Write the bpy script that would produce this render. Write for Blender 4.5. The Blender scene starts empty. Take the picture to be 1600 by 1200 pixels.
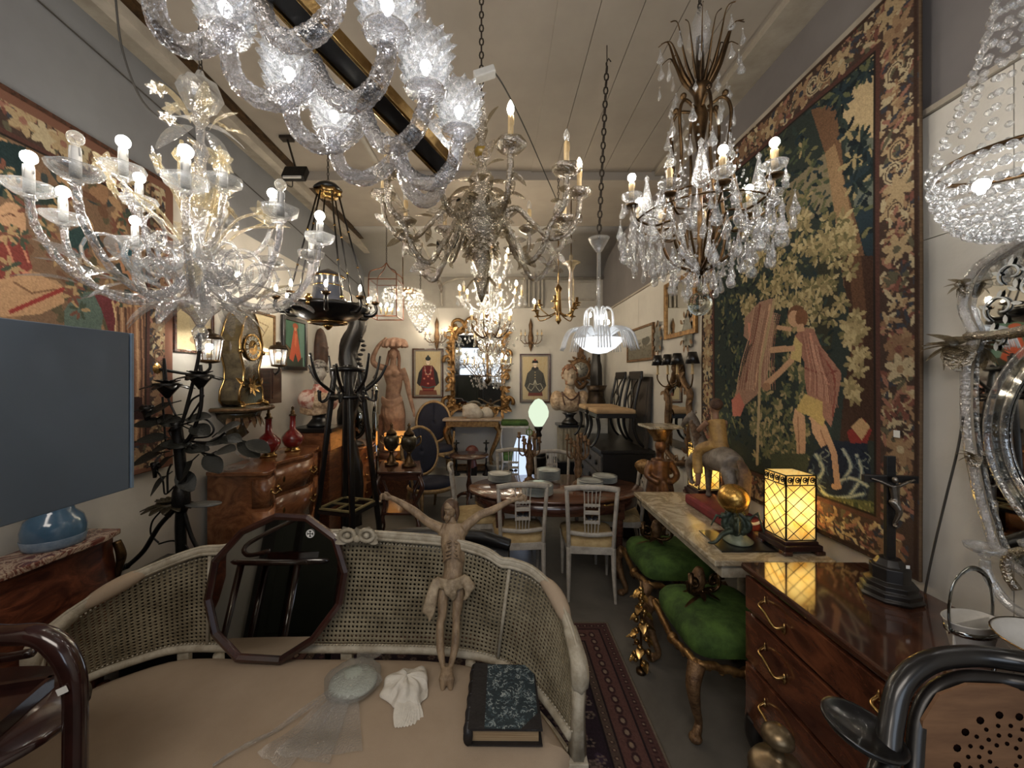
import bpy, math, random
import numpy as np
from mathutils import Vector, Matrix
R = math.radians
random.seed(7); rng = np.random.default_rng(7)
SC = bpy.context.scene; COL = SC.collection
PI = math.pi
# ---------------------------------------------------------------- camera
F, CX, CY, H = 620.0, 780.0, 590.0, 1.8
cam = bpy.data.cameras.new('camera'); camo = bpy.data.objects.new('camera', cam); COL.objects.link(camo)
camo.location = (0, 0, H); camo.rotation_euler = (R(90), 0, 0)
cam.sensor_width = 36; cam.lens = F/1600*36; cam.shift_x = (800-CX)/1600; cam.shift_y = -(600-CY)/1600
cam.clip_start = .02; SC.camera = camo
vs = SC.view_settings; vs.view_transform = 'Standard'; vs.look = 'None'; vs.gamma = 1; vs.use_curve_mapping = False
vs.exposure = 1.9
SC.cycles.use_denoising = True
SC.cycles.max_bounces = 7; SC.cycles.diffuse_bounces = 3; SC.cycles.glossy_bounces = 4
SC.cycles.transmission_bounces = 6; SC.cycles.transparent_max_bounces = 24
SC.cycles.sample_clamp_indirect = 4; SC.cycles.caustics_reflective = False; SC.cycles.caustics_refractive = False
def W(px, py, D): return Vector(((px-CX)/F*D, D, H-(py-CY)/F*D))
def G(px, py, Z=0.0):
    D = (H-Z)*F/(py-CY); return Vector(((px-CX)/F*D, D, Z))
# ---------------------------------------------------------------- light
wd = bpy.data.worlds.new('world'); SC.world = wd; wd.use_nodes = True
wd.node_tree.nodes['Background'].inputs[0].default_value = (.55, .62, .75, 1)
wd.node_tree.nodes['Background'].inputs[1].default_value = .25
def area(name, loc, rot, sx, sy, power, color):
    l = bpy.data.lights.new(name, 'AREA'); l.shape = 'RECTANGLE'; l.size = sx; l.size_y = sy; l.energy = power; l.color = color
    o = bpy.data.objects.new(name, l); COL.objects.link(o); o.location = loc; o.rotation_euler = rot; return o
# added fill lights behind the viewer, warm overhead and cool from the rear
area('overhead_fill_light', (-.6, -1.3, 3.6), (R(20), 0, 0), 2.4, 1.0, 16, (1, .9, .8))
area('rear_cool_fill_light', (.2, -2.9, 2.3), (R(88), 0, 0), 3.6, 1.4, 13, (.76, .86, 1))
BULB = 80.0
# ---------------------------------------------------------------- colours and materials
def lin(v): return ((v/255+.055)/1.055)**2.4 if v > 10 else v/255/12.92
def rgb(*c):
    if len(c) == 1: h = c[0]; c = (h >> 16 & 255, h >> 8 & 255, h & 255)
    return tuple(lin(v) for v in c)
class NT:
    def __init__(s, name):
        s.m = bpy.data.materials.new(name); s.m.use_nodes = True; s.t = s.m.node_tree; s.n = s.t.nodes
        s.n.clear(); s.out = s.n.new('ShaderNodeOutputMaterial')
        s.tc = s.n.new('ShaderNodeTexCoord')
    def N(s, t, **k):
        n = s.n.new(t)
        for a, b in k.items(): setattr(n, a, b)
        return n
    def L(s, a, b): s.t.links.new(a, b)
    def noise(s, scale, detail=4, rough=.6, stretch=None, dist=0, coord='Object'):
        mp = s.N('ShaderNodeMapping'); s.L(s.tc.outputs[coord], mp.inputs[0])
        if stretch: mp.inputs['Scale'].default_value = stretch
        n = s.N('ShaderNodeTexNoise'); n.inputs['Scale'].default_value = scale; n.inputs['Detail'].default_value = detail
        n.inputs['Roughness'].default_value = rough; n.inputs['Distortion'].default_value = dist
        s.L(mp.outputs[0], n.inputs['Vector']); return n
    def ramp(s, src, stops):
        r = s.N('ShaderNodeValToRGB'); e = r.color_ramp.elements
        while len(e) < len(stops): e.new(.5)
        for i, (p, c) in enumerate(stops): e[i].position = p; e[i].color = (*c[:3], 1)
        s.L(src, r.inputs[0]); return r
def ds(c, k):
    g = .3*c[0]+.59*c[1]+.11*c[2]; return tuple(v*(1-k)+g*k for v in c[:3])
def mat(name, c1, rough=.5, metal=0, c2=None, sc=8, stretch=None, bump=0, bsc=None, coat=0, lo=.35, hi=.65, dist=0, spec=.5, c3=None):
    t = NT(name); b = t.N('ShaderNodeBsdfPrincipled')
    b.inputs['Roughness'].default_value = rough; b.inputs['Metallic'].default_value = metal
    b.inputs['Coat Weight'].default_value = coat; b.inputs['Coat Roughness'].default_value = .08
    b.inputs['Specular IOR Level'].default_value = spec
    n = t.noise(sc, 5, .65, stretch, dist)
    if c2 is None: c2 = tuple(v*.78 for v in c1)
    c1, c2, c3 = ds(c1, .14), ds(c2, .14), c3 and ds(c3, .14)
    st = [(lo, c1), (hi, c2)]
    if c3: st = [(lo, c1), ((lo+hi)/2, c2), (hi, c3)]
    r = t.ramp(n.outputs[0], st); t.L(r.outputs[0], b.inputs['Base Color'])
    if bump:
        nb = t.noise(bsc or sc*4, 3, .6, stretch); bm = t.N('ShaderNodeBump'); bm.inputs['Strength'].default_value = bump
        bm.inputs['Distance'].default_value = .01
        t.L(nb.outputs[0], bm.inputs['Height']); t.L(bm.outputs[0], b.inputs['Normal'])
    t.L(b.outputs[0], t.out.inputs[0]); return t.m
def emit(name, c, s):
    t = NT(name); e = t.N('ShaderNodeEmission'); e.inputs[0].default_value = (*c, 1); e.inputs[1].default_value = s
    t.L(e.outputs[0], t.out.inputs[0]); return t.m
def glassy(name, tint=(.95, .96, .97), milk=(.85, .87, .88), body=.10, edge=.75, rough=.06, bump=.4, bsc=60, mk=.35, gc=1):
    """thin clear glass: see-through face on, glossy and slightly milky at the edges"""
    t = NT(name)
    tr = t.N('ShaderNodeBsdfTransparent'); tr.inputs[0].default_value = (*tint, 1)
    gl = t.N('ShaderNodeBsdfGlossy'); gl.inputs['Roughness'].default_value = rough; gl.inputs[0].default_value = (gc, gc*.95, gc*.86, 1) if gc < 1 else (1, 1, 1, 1)
    df = t.N('ShaderNodeBsdfTranslucent'); df.inputs[0].default_value = (*milk, 1)
    d2 = t.N('ShaderNodeBsdfDiffuse'); d2.inputs[0].default_value = (*milk, 1)
    nb = t.noise(bsc, 2, .5); bm = t.N('ShaderNodeBump'); bm.inputs['Strength'].default_value = bump; bm.inputs['Distance'].default_value = .01
    t.L(nb.outputs[0], bm.inputs['Height'])
    for s in (gl, df, d2): t.L(bm.outputs[0], s.inputs['Normal'])
    m0 = t.N('ShaderNodeMixShader'); m0.inputs[0].default_value = .5; t.L(df.outputs[0], m0.inputs[1]); t.L(d2.outputs[0], m0.inputs[2])
    m1 = t.N('ShaderNodeMixShader'); m1.inputs[0].default_value = mk; t.L(gl.outputs[0], m1.inputs[1]); t.L(m0.outputs[0], m1.inputs[2])
    lw = t.N('ShaderNodeLayerWeight'); lw.inputs[0].default_value = .45; t.L(bm.outputs[0], lw.inputs['Normal'])
    mr = t.N('ShaderNodeMapRange'); mr.inputs[3].default_value = body; mr.inputs[4].default_value = edge; t.L(lw.outputs['Facing'], mr.inputs[0])
    m2 = t.N('ShaderNodeMixShader'); t.L(mr.outputs[0], m2.inputs[0]); t.L(tr.outputs[0], m2.inputs[1]); t.L(m1.outputs[0], m2.inputs[2])
    t.L(m2.outputs[0], t.out.inputs[0]); return t.m
def colmat(name, rough=.9, bump=.25, bsc=400, coat=0, stretch=None):
    t = NT(name); b = t.N('ShaderNodeBsdfPrincipled'); b.inputs['Roughness'].default_value = rough; b.inputs['Coat Weight'].default_value = coat
    b.inputs['Specular IOR Level'].default_value = .2
    a = t.N('ShaderNodeAttribute', attribute_name='Col'); t.L(a.outputs['Color'], b.inputs['Base Color'])
    if bump:
        nb = t.noise(bsc, 2, .5, stretch); bm = t.N('ShaderNodeBump'); bm.inputs['Strength'].default_value = bump; bm.inputs['Distance'].default_value = .005
        t.L(nb.outputs[0], bm.inputs['Height']); t.L(bm.outputs[0], b.inputs['Normal'])
    t.L(b.outputs[0], t.out.inputs[0]); return t.m
def marble(name, c1, c2, sc=3, rough=.25, veins=.06):
    t = NT(name); b = t.N('ShaderNodeBsdfPrincipled'); b.inputs['Roughness'].default_value = rough
    n = t.noise(sc, 8, .7, None, 1.5)
    r = t.ramp(n.outputs[0], [(.3, c1), (.5-veins, c1), (.5, c2), (.5+veins, c1), (.75, tuple((a+b_)/2 for a, b_ in zip(c1, c2)))])
    t.L(r.outputs[0], b.inputs['Base Color']); t.L(b.outputs[0], t.out.inputs[0]); return t.m
M = {}
M['wall_white'] = mat('wall_white', rgb(205, 200, 190), .9, c2=rgb(190, 185, 175), sc=1.2, bump=.1, bsc=30)
M['wall_grey'] = mat('wall_grey', rgb(132, 134, 138), .9, c2=rgb(120, 121, 125), sc=1.0, bump=.08, bsc=30)
M['wall_grey_warm'] = mat('wall_grey_warm', rgb(122, 117, 116), .9, c2=rgb(110, 105, 104), sc=1.0)
M['ceil'] = mat('ceiling_paint', rgb(168, 158, 145), .95, c2=rgb(152, 142, 130), sc=.9, bump=.06, bsc=20)
M['trimw'] = mat('trim_cream', rgb(172, 163, 148), .7, c2=rgb(150, 140, 124), sc=5)
M['floor'] = mat('floor_concrete', rgb(112, 107, 98), .34, c2=rgb(92, 87, 79), sc=2.2, bump=.05, bsc=60, dist=.6)
M['dark_wall'] = mat('rear_wall_dark', rgb(40, 38, 36), .8)
M['gold'] = mat('gilt_wood', rgb(170, 128, 66), .38, .75, c2=rgb(112, 76, 34), sc=22, bump=.35, bsc=70)
M['gilt_dull'] = mat('gilt_dull', rgb(140, 104, 62), .5, .45, c2=rgb(88, 60, 34), sc=25, bump=.5, bsc=90)
M['brass'] = mat('brass', rgb(200, 160, 88), .22, 1, c2=rgb(150, 112, 54), sc=12)
M['brass_dark'] = mat('brass_dark', rgb(112, 84, 48), .35, .9, c2=rgb(62, 46, 30), sc=14)
M['bronze'] = mat('bronze', rgb(74, 58, 40), .38, .8, c2=rgb(40, 32, 24), sc=20, bump=.2)
M['iron'] = mat('dark_iron', rgb(34, 32, 30), .42, .6, c2=rgb(20, 19, 18), sc=20, bump=.2)
M['black'] = mat('black_lacquer', rgb(20, 19, 20), .3, c2=rgb(12, 11, 12), sc=9, coat=.3)
M['ebony'] = mat('ebony', rgb(30, 26, 24), .35, c2=rgb(18, 16, 15), sc=9, stretch=(1, 1, 8))
M['glass'] = glassy('clear_glass', body=.16, edge=.8, mk=.3)
M['crystal'] = glassy('crystal', body=.16, edge=.9, rough=.03, bump=.8, bsc=90, mk=.2)
M['glass_twist'] = glassy('twisted_glass', tint=(.84, .84, .86), milk=(.80, .80, .82), body=.12, edge=.9, rough=.04, bump=.9, bsc=90, mk=.16)
M['glass_gold'] = glassy('gold_tinted_glass', tint=(.95, .9, .78), milk=(.85, .72, .45), body=.3, edge=.9, bump=.6, mk=.4)
M['glass_smoke'] = glassy('smoky_gilt_glass', tint=(.55, .48, .38), milk=(.34, .27, .15), body=.55, edge=.97, rough=.08, bump=.9, bsc=120, mk=.35, gc=.85)
M['shade_glass'] = glassy('nubbed_shade_glass', tint=(.9, .91, .93), milk=(.95, .95, .95), body=.34, edge=.95, rough=.05, bump=.5, bsc=120, mk=.45)
M['bulb'] = emit('bulb_lit', (1, .86, .66), BULB)
M['bulb_small'] = emit('bulb_lit_far', (1, .84, .62), BULB*.65)
M['bulb_off'] = glassy('bulb_unlit', tint=(.95, .9, .8), body=.25, edge=.8, mk=.5)
M['candle'] = mat('candle_sleeve', rgb(214, 184, 128), .5, c2=rgb(190, 156, 98), sc=20)
M['candle_w'] = mat('candle_sleeve_white', rgb(200, 198, 194), .5)
M['mahog'] = mat('mahogany', rgb(88, 50, 34), .25, c2=rgb(56, 32, 22), sc=5, stretch=(1, 6, 6), coat=.5, dist=1)
M['walnut'] = mat('walnut_veneer', rgb(138, 84, 46), .28, c2=rgb(100, 58, 32), sc=4, stretch=(3, 1, 5), coat=.5, dist=2.5, c3=rgb(78, 44, 24))
M['walnut_dark'] = mat('walnut_dark', rgb(122, 68, 36), .16, c2=rgb(94, 50, 28), sc=2.5, stretch=(2, 1, 2.5), coat=.7, dist=1.5, c3=rgb(60, 30, 18))
M['cream_wood'] = mat('cream_painted_wood', rgb(186, 176, 154), .6, c2=rgb(150, 138, 114), sc=18, bump=.25, bsc=60)
M['grey_wood'] = mat('grey_painted_wood', rgb(190, 182, 168), .55, c2=rgb(160, 150, 136), sc=18, bump=.2)
M['cane'] = mat('woven_cane', rgb(150, 138, 108), .7, c2=rgb(104, 92, 66), sc=7, bump=.6, bsc=160)
M['fabric'] = mat('cream_upholstery', rgb(178, 156, 130), .95, c2=rgb(168, 146, 120), sc=3, bump=.25, bsc=500, spec=.15)
M['fabric_y'] = mat('yellow_damask', rgb(196, 168, 112), .8, c2=rgb(168, 138, 82), sc=16, bump=.2)
M['velvet'] = mat('green_velvet', rgb(78, 112, 36), .8, c2=rgb(38, 62, 18), sc=7, bump=.25, bsc=90, spec=.3)
M['navy'] = mat('navy_velvet', rgb(20, 24, 48), .8, c2=rgb(13, 15, 32), sc=30)
M['marble'] = marble('white_marble', rgb(190, 178, 154), rgb(140, 126, 102), 5, .22, .1)
M['marble_red'] = marble('red_marble', rgb(108, 62, 54), rgb(190, 170, 150), 7, .15)
M['marble_pink'] = mat('pink_breccia', rgb(212, 184, 166), .35, c2=rgb(172, 92, 74), sc=14, lo=.44, hi=.56)
M['marble_y'] = mat('yellow_breccia', rgb(206, 176, 136), .4, c2=rgb(150, 116, 84), sc=26, lo=.4, hi=.6, bump=.3)
M['stone'] = mat('white_stone', rgb(206, 196, 180), .7, c2=rgb(178, 166, 148), sc=14, bump=.3)
M['terracotta'] = mat('terracotta', rgb(160, 122, 96), .7, c2=rgb(122, 88, 68), sc=10, bump=.3)
M['carved'] = mat('pale_carved_wood', rgb(158, 132, 98), .55, c2=rgb(98, 74, 50), sc=24, stretch=(1, 1, .4), bump=.5, bsc=80, lo=.4, hi=.72)
M['redvase'] = mat('red_glaze', rgb(150, 22, 20), .08, c2=rgb(112, 14, 14), sc=6, coat=.8)
M['paper'] = mat('crumpled_paper', rgb(224, 216, 200), .8, c2=rgb(206, 198, 182), sc=9, bump=.6, bsc=30)
M['mirror'] = mat('mirror_glass', rgb(215, 215, 212), .02, 1, c2=rgb(205, 206, 202), sc=3)
M['mirror_old'] = mat('aged_mirror_glass', rgb(170, 172, 168), .06, 1, c2=rgb(120, 122, 118), sc=9)
M['chain'] = mat('chain_steel', rgb(70, 62, 54), .5, .8)
M['white'] = mat('white_plastic', rgb(205, 202, 195), .5)
M['pipe'] = mat('pipe_cream', rgb(168, 160, 146), .5)
M['wire'] = mat('cable', rgb(60, 56, 50), .6)
M['tagp'] = mat('price_tag', rgb(235, 235, 230), .7)
M['blue_screen'] = mat('blue_grey_panel', rgb(84, 98, 114), .55, c2=rgb(78, 92, 108), sc=2)
M['blueglass'] = mat('blue_glass', rgb(78, 118, 150), .12, c2=rgb(60, 96, 128), sc=3, coat=.6)
M['art'] = colmat('painted_surface', .75, .1, 120)
M['weave'] = colmat('woven_wool', .95, .5, 350)
M['book'] = colmat('marbled_cover', .6, .1, 100)
# ---------------------------------------------------------------- mesh builder
class MB:
    def __init__(s): s.v = []; s.f = []; s.M = None; s.flat = False; s.sm = []
    def add(s, vs, fs, smooth=True):
        o = len(s.v)
        if s.M is not None: vs = [s.M @ Vector(p) for p in vs]
        s.v += [tuple(p) for p in vs]; s.f += [tuple(i+o for i in f) for f in fs]; s.sm += [smooth]*len(fs); return s
    def box(s, c, d, rot=None):
        x, y, z = d[0]/2, d[1]/2, d[2]/2
        P = [Vector((a*x, b*y, e*z)) for a in (-1, 1) for b in (-1, 1) for e in (-1, 1)]
        if rot is not None: P = [rot @ p for p in P]
        c = Vector(c); return s.add([p+c for p in P], [(0, 1, 3, 2), (4, 6, 7, 5), (0, 4, 5, 1), (2, 3, 7, 6), (0, 2, 6, 4), (1, 5, 7, 3)], False)
    def bar(s, a, b, w, h=None):
        a, b = Vector(a), Vector(b); d = b-a; q = d.to_track_quat('Z', 'Y').to_matrix()
        return s.box((a+b)/2, (w, h or w, d.length), q)
    def lathe(s, prof, n=16, c=(0, 0, 0), sx=1, sy=1, rot=None, rib=0, ribn=8, cap=True):
        vs = []; fs = []; c = Vector(c); m = len(prof)
        for (r, z) in prof:
            for k in range(n):
                a = 2*PI*k/n; rr = r*(1+rib*math.cos(ribn*a)); p = Vector((rr*math.cos(a)*sx, rr*math.sin(a)*sy, z))
                if rot is not None: p = rot @ p
                vs.append(p+c)
        for i in range(m-1):
            for k in range(n): fs.append((i*n+k, i*n+(k+1) % n, (i+1)*n+(k+1) % n, (i+1)*n+k))
        if cap:
            if prof[0][0] > 1e-4: fs.append(tuple(range(n))[::-1])
            if prof[-1][0] > 1e-4: fs.append(tuple((m-1)*n+k for k in range(n)))
        return s.add(vs, fs)
    def ball(s, c, r, n=12, m=8, rot=None):
        if not hasattr(r, '__len__'): r = (r, r, r)
        prof = [(math.sin(PI*i/m), -math.cos(PI*i/m)) for i in range(m+1)]
        prof[0] = (.001, -1); prof[-1] = (.001, 1)
        vs = []; fs = []; c = Vector(c)
        for (a, z) in prof:
            for k in range(n):
                t = 2*PI*k/n; p = Vector((a*math.cos(t)*r[0], a*math.sin(t)*r[1], z*r[2]))
                if rot is not None: p = rot @ p
                vs.append(p+c)
        for i in range(m):
            for k in range(n): fs.append((i*n+k, i*n+(k+1) % n, (i+1)*n+(k+1) % n, (i+1)*n+k))
        return s.add(vs, fs)
    def tube(s, path, r, n=8, closed=False, rib=0, ribn=5, tw=0, cap=True, flat=1):
        P = [Vector(p) for p in path]; m = len(P); rr = r if hasattr(r, '__len__') else [r]*m
        if len(rr) != m: rr = [rr[min(len(rr)-1, int(round(i*(len(rr)-1)/(m-1))))] if len(rr) > 2*m else
                              (lambda t: rr[int(t)]*(1-t+int(t))+rr[min(int(t)+1, len(rr)-1)]*(t-int(t)))(i*(len(rr)-1)/(m-1)) for i in range(m)]
        T = []
        for i in range(m):
            a = P[(i-1) % m] if closed else P[max(i-1, 0)]; b = P[(i+1) % m] if closed else P[min(i+1, m-1)]
            d = b-a; T.append(d.normalized() if d.length > 1e-9 else Vector((0, 0, 1)))
        up = Vector((0, 0, 1)) if abs(T[0].z) < .9 else Vector((1, 0, 0))
        U = (up-T[0]*up.dot(T[0])).normalized(); vs = []; fs = []; L = 0
        for i in range(m):
            U = U-T[i]*U.dot(T[i])
            U = U.normalized() if U.length > 1e-6 else T[i].orthogonal().normalized()
            V = T[i].cross(U)
            if i: L += (P[i]-P[i-1]).length
            for k in range(n):
                a = 2*PI*k/n; q = rr[i]*(1+rib*math.cos(ribn*a+tw*L)) if rib else rr[i]
                vs.append(P[i]+U*(q*math.cos(a))+V*(q*math.sin(a)*flat))
        e = m if closed else m-1
        for i in range(e):
            j = (i+1) % m
            for k in range(n): fs.append((i*n+k, i*n+(k+1) % n, j*n+(k+1) % n, j*n+k))
        if cap and not closed: fs.append(tuple(range(n))[::-1]); fs.append(tuple((m-1)*n+k for k in range(n)))
        return s.add(vs, fs)
    def sheet(s, rows, smooth=True):
        n = len(rows[0]); vs = [p for r in rows for p in r]
        fs = [(i*n+j, i*n+j+1, (i+1)*n+j+1, (i+1)*n+j) for i in range(len(rows)-1) for j in range(n-1)]
        return s.add(vs, fs, smooth)
    def prism(s, pts, d, smooth=False):
        """pts: 3-D polygon; d: extrusion vector"""
        n = len(pts); d = Vector(d); P = [Vector(p) for p in pts]
        return s.add(P+[p+d for p in P], [tuple(range(n))[::-1], tuple(range(n, 2*n))]+[(i, (i+1) % n, n+(i+1) % n, n+i) for i in range(n)], smooth)
    def leaf(s, base, d, L, w, up=(0, 0, 1), curl=.2, n=5):
        d = Vector(d).normalized(); u = Vector(up); sd = d.cross(u)
        if sd.length < 1e-4: sd = d.orthogonal()
        sd.normalize(); nn = sd.cross(d); rows = []
        for i in range(n+1):
            t = i/n; c = Vector(base)+d*(L*t)-nn*(curl*L*t*t); ww = w*math.sin(PI*min(1, t*.92+.04))**.8
            rows.append([c-sd*ww, c+nn*(-.25*ww), c+sd*ww])
        return s.sheet(rows)
    def crystal(s, c, r, h, n=6):
        c = Vector(c); vs = [c+Vector((0, 0, 0)), c-Vector((0, 0, h))]
        vs += [c+Vector((r*math.cos(2*PI*k/n), r*math.sin(2*PI*k/n), -h*.62)) for k in range(n)]
        return s.add(vs, [(0, 2+k, 2+(k+1) % n) for k in range(n)]+[(1, 2+(k+1) % n, 2+k) for k in range(n)], False)
    def chain(s, a, b, lr=.012, w=.003, n=None):
        a, b = Vector(a), Vector(b); L = (b-a).length; n = n or max(2, int(L/(lr*2.1)))
        q = (b-a).to_track_quat('Z', 'Y').to_matrix()
        for i in range(n):
            c = a+(b-a)*((i+.5)/n); f = i % 2
            ring = [c+q @ Vector(((lr*.62*math.cos(t)) if not f else 0, (lr*.62*math.cos(t)) if f else 0, lr*1.25*math.sin(t))) for t in [2*PI*k/8 for k in range(8)]]
            s.tube(ring, w, 4, closed=True)
        return s
    def mesh(s, name='mesh'):
        me = bpy.data.meshes.new(name); me.from_pydata(s.v, [], s.f); me.polygons.foreach_set('use_smooth', s.sm); me.update(); return me
def link(o, parent=None):
    COL.objects.link(o)
    if parent is not None: o.parent = parent
    return o
def thing(name, label, cat, loc=(0, 0, 0), rz=0, group=None, kind=None):
    o = bpy.data.objects.new(name, None); o.empty_display_size = .05; link(o); o.location = loc; o.rotation_euler = (0, 0, rz)
    o['label'] = label; o['category'] = cat
    if group: o['group'] = group
    if kind: o['kind'] = kind
    return o
def part(parent, name, mb, m, bev=0, sub=0, solid=0, remesh=0, smooth=0, label=None, kind=None, loc=None, rough=0):
    me = mb if isinstance(mb, bpy.types.Mesh) else mb.mesh(name)
    if m is not None and not me.materials: me.materials.append(M[m] if isinstance(m, str) else m)
    o = bpy.data.objects.new(name, me); link(o, parent)
    if loc is not None: o.location = loc
    if remesh:
        d = o.modifiers.new('r', 'REMESH'); d.mode = 'VOXEL'; d.voxel_size = remesh; d.use_smooth_shade = True
    if smooth:
        d = o.modifiers.new('s', 'SMOOTH'); d.iterations = smooth; d.factor = .6
    if rough:
        tx = bpy.data.textures.new('carve', 'CLOUDS'); tx.noise_scale = rough[0]; d = o.modifiers.new('d', 'DISPLACE'); d.texture = tx; d.strength = rough[1]; d.texture_coords = 'LOCAL'
    if solid: d = o.modifiers.new('so', 'SOLIDIFY'); d.thickness = solid; d.offset = 0
    if bev: d = o.modifiers.new('b', 'BEVEL'); d.width = bev; d.segments = 2; d.limit_method = 'ANGLE'
    if sub: d = o.modifiers.new('su', 'SUBSURF'); d.levels = sub; d.render_levels = sub
    if label: o['label'] = label
    if kind: o['kind'] = kind
    return o
def one(name, label, cat, mb, m, loc=(0, 0, 0), rz=0, group=None, **k):
    o = part(None, name, mb, m, **k); o.location = loc; o.rotation_euler = (0, 0, rz); o['label'] = label; o['category'] = cat
    if group: o['group'] = group
    return o
def struct(name, mb, m, parent=None, **k):
    o = part(parent, name, mb, m, **k)
    if parent is None: o['kind'] = 'structure'
    return o
def dup(root, loc, rz=None, label=None, group=None):
    def cp(o, par):
        c = o.copy(); COL.objects.link(c); c.parent = par
        for ch in kids.get(o, ()): cp(ch, c)
        return c
    kids = {}
    st = [root]
    while st:
        o = st.pop(); kids[o] = list(o.children); st += kids[o]
    r = cp(root, None); r.location = loc
    if rz is not None: r.rotation_euler = (0, 0, rz)
    if label: r['label'] = label
    if group: r['group'] = group
    return r
def smoothpath(pts, k=6):
    """Catmull-Rom through pts"""
    P = [Vector(p) for p in pts]; out = []
    for i in range(len(P)-1):
        a = P[max(i-1, 0)]; b = P[i]; c = P[i+1]; d = P[min(i+2, len(P)-1)]
        for j in range(k):
            t = j/k; out.append(.5*((2*b)+(c-a)*t+(2*a-5*b+4*c-d)*t*t+(3*b-a-3*c+d)*t**3))
    out.append(P[-1]); return out
# ---------------------------------------------------------------- little painter for woven and painted surfaces
class Cv:
    def __init__(s, w, h, base, m=None):
        s.w, s.h = w, h; s.a = np.empty((h, w, 3)); s.a[:] = base; s.m = m or (lambda x, y: (x, y))
    def poly(s, pts, c, var=0):
        P = np.array([s.m(*p) for p in pts]); x0, y0 = np.floor(P.min(0)).astype(int); x1, y1 = np.ceil(P.max(0)).astype(int)+1
        x0, y0 = max(x0, 0), max(y0, 0); x1, y1 = min(x1, s.w), min(y1, s.h)
        if x1 <= x0 or y1 <= y0: return
        X, Y = np.meshgrid(np.arange(x0, x1)+.5, np.arange(y0, y1)+.5); ins = np.zeros(X.shape, bool)
        for i in range(len(P)):
            ax, ay = P[i]; bx, by = P[i-1]
            if ay == by: continue
            ins ^= ((ay > Y) != (by > Y)) & (X < (bx-ax)*(Y-ay)/(by-ay)+ax)
        sub = s.a[y0:y1, x0:x1]; sub[ins] = c
        if var: sub[ins] *= (1+var*rng.standard_normal((ins.sum(), 1))).clip(.4, 1.6)
    def ell(s, cx, cy, rx, ry, c, ang=0, n=14):
        ca, sa = math.cos(ang), math.sin(ang)
        s.poly([(cx+rx*math.cos(t)*ca-ry*math.sin(t)*sa, cy+rx*math.cos(t)*sa+ry*math.sin(t)*ca) for t in [2*PI*k/n for k in range(n)]], c)
    def line(s, pts, w, c):
        for (x0, y0), (x1, y1) in zip(pts, pts[1:]):
            L = math.hypot(x1-x0, y1-y0) or 1; nx, ny = -(y1-y0)/L*w/2, (x1-x0)/L*w/2
            s.poly([(x0+nx, y0+ny), (x1+nx, y1+ny), (x1-nx, y1-ny), (x0-nx, y0-ny)], c)
            s.ell(x1, y1, w/2, w/2, c, n=8)
    def curve(s, pts, w, c): s.line([(p.x, p.y) for p in smoothpath([(x, y, 0) for x, y in pts], 6)], w, c)
    def spray(s, cx, cy, R_, n, cols, L=7, w=2.4):
        a0 = random.random()*6
        for k in range(n):
            a = a0+2*PI*k/n+random.uniform(-.3, .3); r = R_*random.uniform(.5, 1); x, y = cx+r*.5*math.cos(a), cy+r*.5*math.sin(a)
            s.ell(x, y, L/2*random.uniform(.8, 1.2), w/2, random.choice(cols), a, 8)
    def grain(s, k=.12):
        s.a *= (1+k*rng.standard_normal((s.h, s.w, 1))).clip(.5, 1.5)
def painted(parent, name, cv, org, du, dv, m, bow=None, **k):
    """a grid whose vertices carry the canvas; row 0 at the top: org top-left corner, du along the width, dv down"""
    h, w = cv.h, cv.w; org, du, dv = Vector(org), Vector(du), Vector(dv); n = du.cross(dv).normalized()
    U, V = np.meshgrid(np.linspace(0, 1, w), np.linspace(0, 1, h))
    P = np.array(org)[None, None]+U[..., None]*np.array(du)+V[..., None]*np.array(dv)
    if bow: P = P+np.array(n)*(bow*np.sin(U*17+V*3)*np.sin(V*4+1))[..., None]
    me = bpy.data.meshes.new(name); me.vertices.add(w*h); me.vertices.foreach_set('co', P.reshape(-1))
    I = np.arange(w*h).reshape(h, w); q = np.stack([I[:-1, :-1], I[1:, :-1], I[1:, 1:], I[:-1, 1:]], -1).reshape(-1)
    nf = (w-1)*(h-1); me.loops.add(nf*4); me.loops.foreach_set('vertex_index', q); me.polygons.add(nf)
    me.polygons.foreach_set('loop_start', np.arange(nf)*4); me.update(calc_edges=True)
    ca = me.color_attributes.new('Col', 'FLOAT_COLOR', 'POINT'); rgba = np.ones((h*w, 4)); A = cv.a.reshape(-1, 3); g = A @ np.array([.3, .59, .11]); rgba[:, :3] = A*.76+g[:, None]*.24*np.array([1.04, 1, .92])
    ca.data.foreach_set('color', rgba.reshape(-1)); me.validate()
    return part(parent, name, me, m, **k)
# ================================================================ the room
XL, XR, YB, ZC, YR = -2.28, 1.75, 6.7, 3.86, -3.1
def slab(name, a, b, m, parent=None, **k):
    c = [(p+q)/2 for p, q in zip(a, b)]; d = [abs(q-p) for p, q in zip(a, b)]
    return struct(name, MB().box(c, d), m, parent, **k)
slab('floor', (XL-.1, YR-.1, -.1), (XR+.1, YB+.1, 0), 'floor')
ceil = slab('ceiling', (XL-.1, YR-.1, ZC), (XR+.1, YB+.1, ZC+.1), 'ceil')
wl = slab('wall_left', (XL-.1, YR, 0), (XL, YB, 3.09), 'wall_white')
slab('upper_wall', (XL-.1, YR, 3.09), (XL, YB, ZC), 'wall_grey', wl)
wr = slab('wall_right', (XR, YR, 0), (XR+.1, YB, ZC), 'wall_grey_warm')
wb = slab('wall_back', (XL-.1, YB, 0), (XR+.1, YB+.1, ZC), mat('back_upper_paint', rgb(180, 174, 162), .9, c2=rgb(160, 154, 144), sc=1.5))
slab('wall_rear', (XL-.1, YR-.1, 0), (XR+.1, YR, ZC), 'dark_wall')
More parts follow.
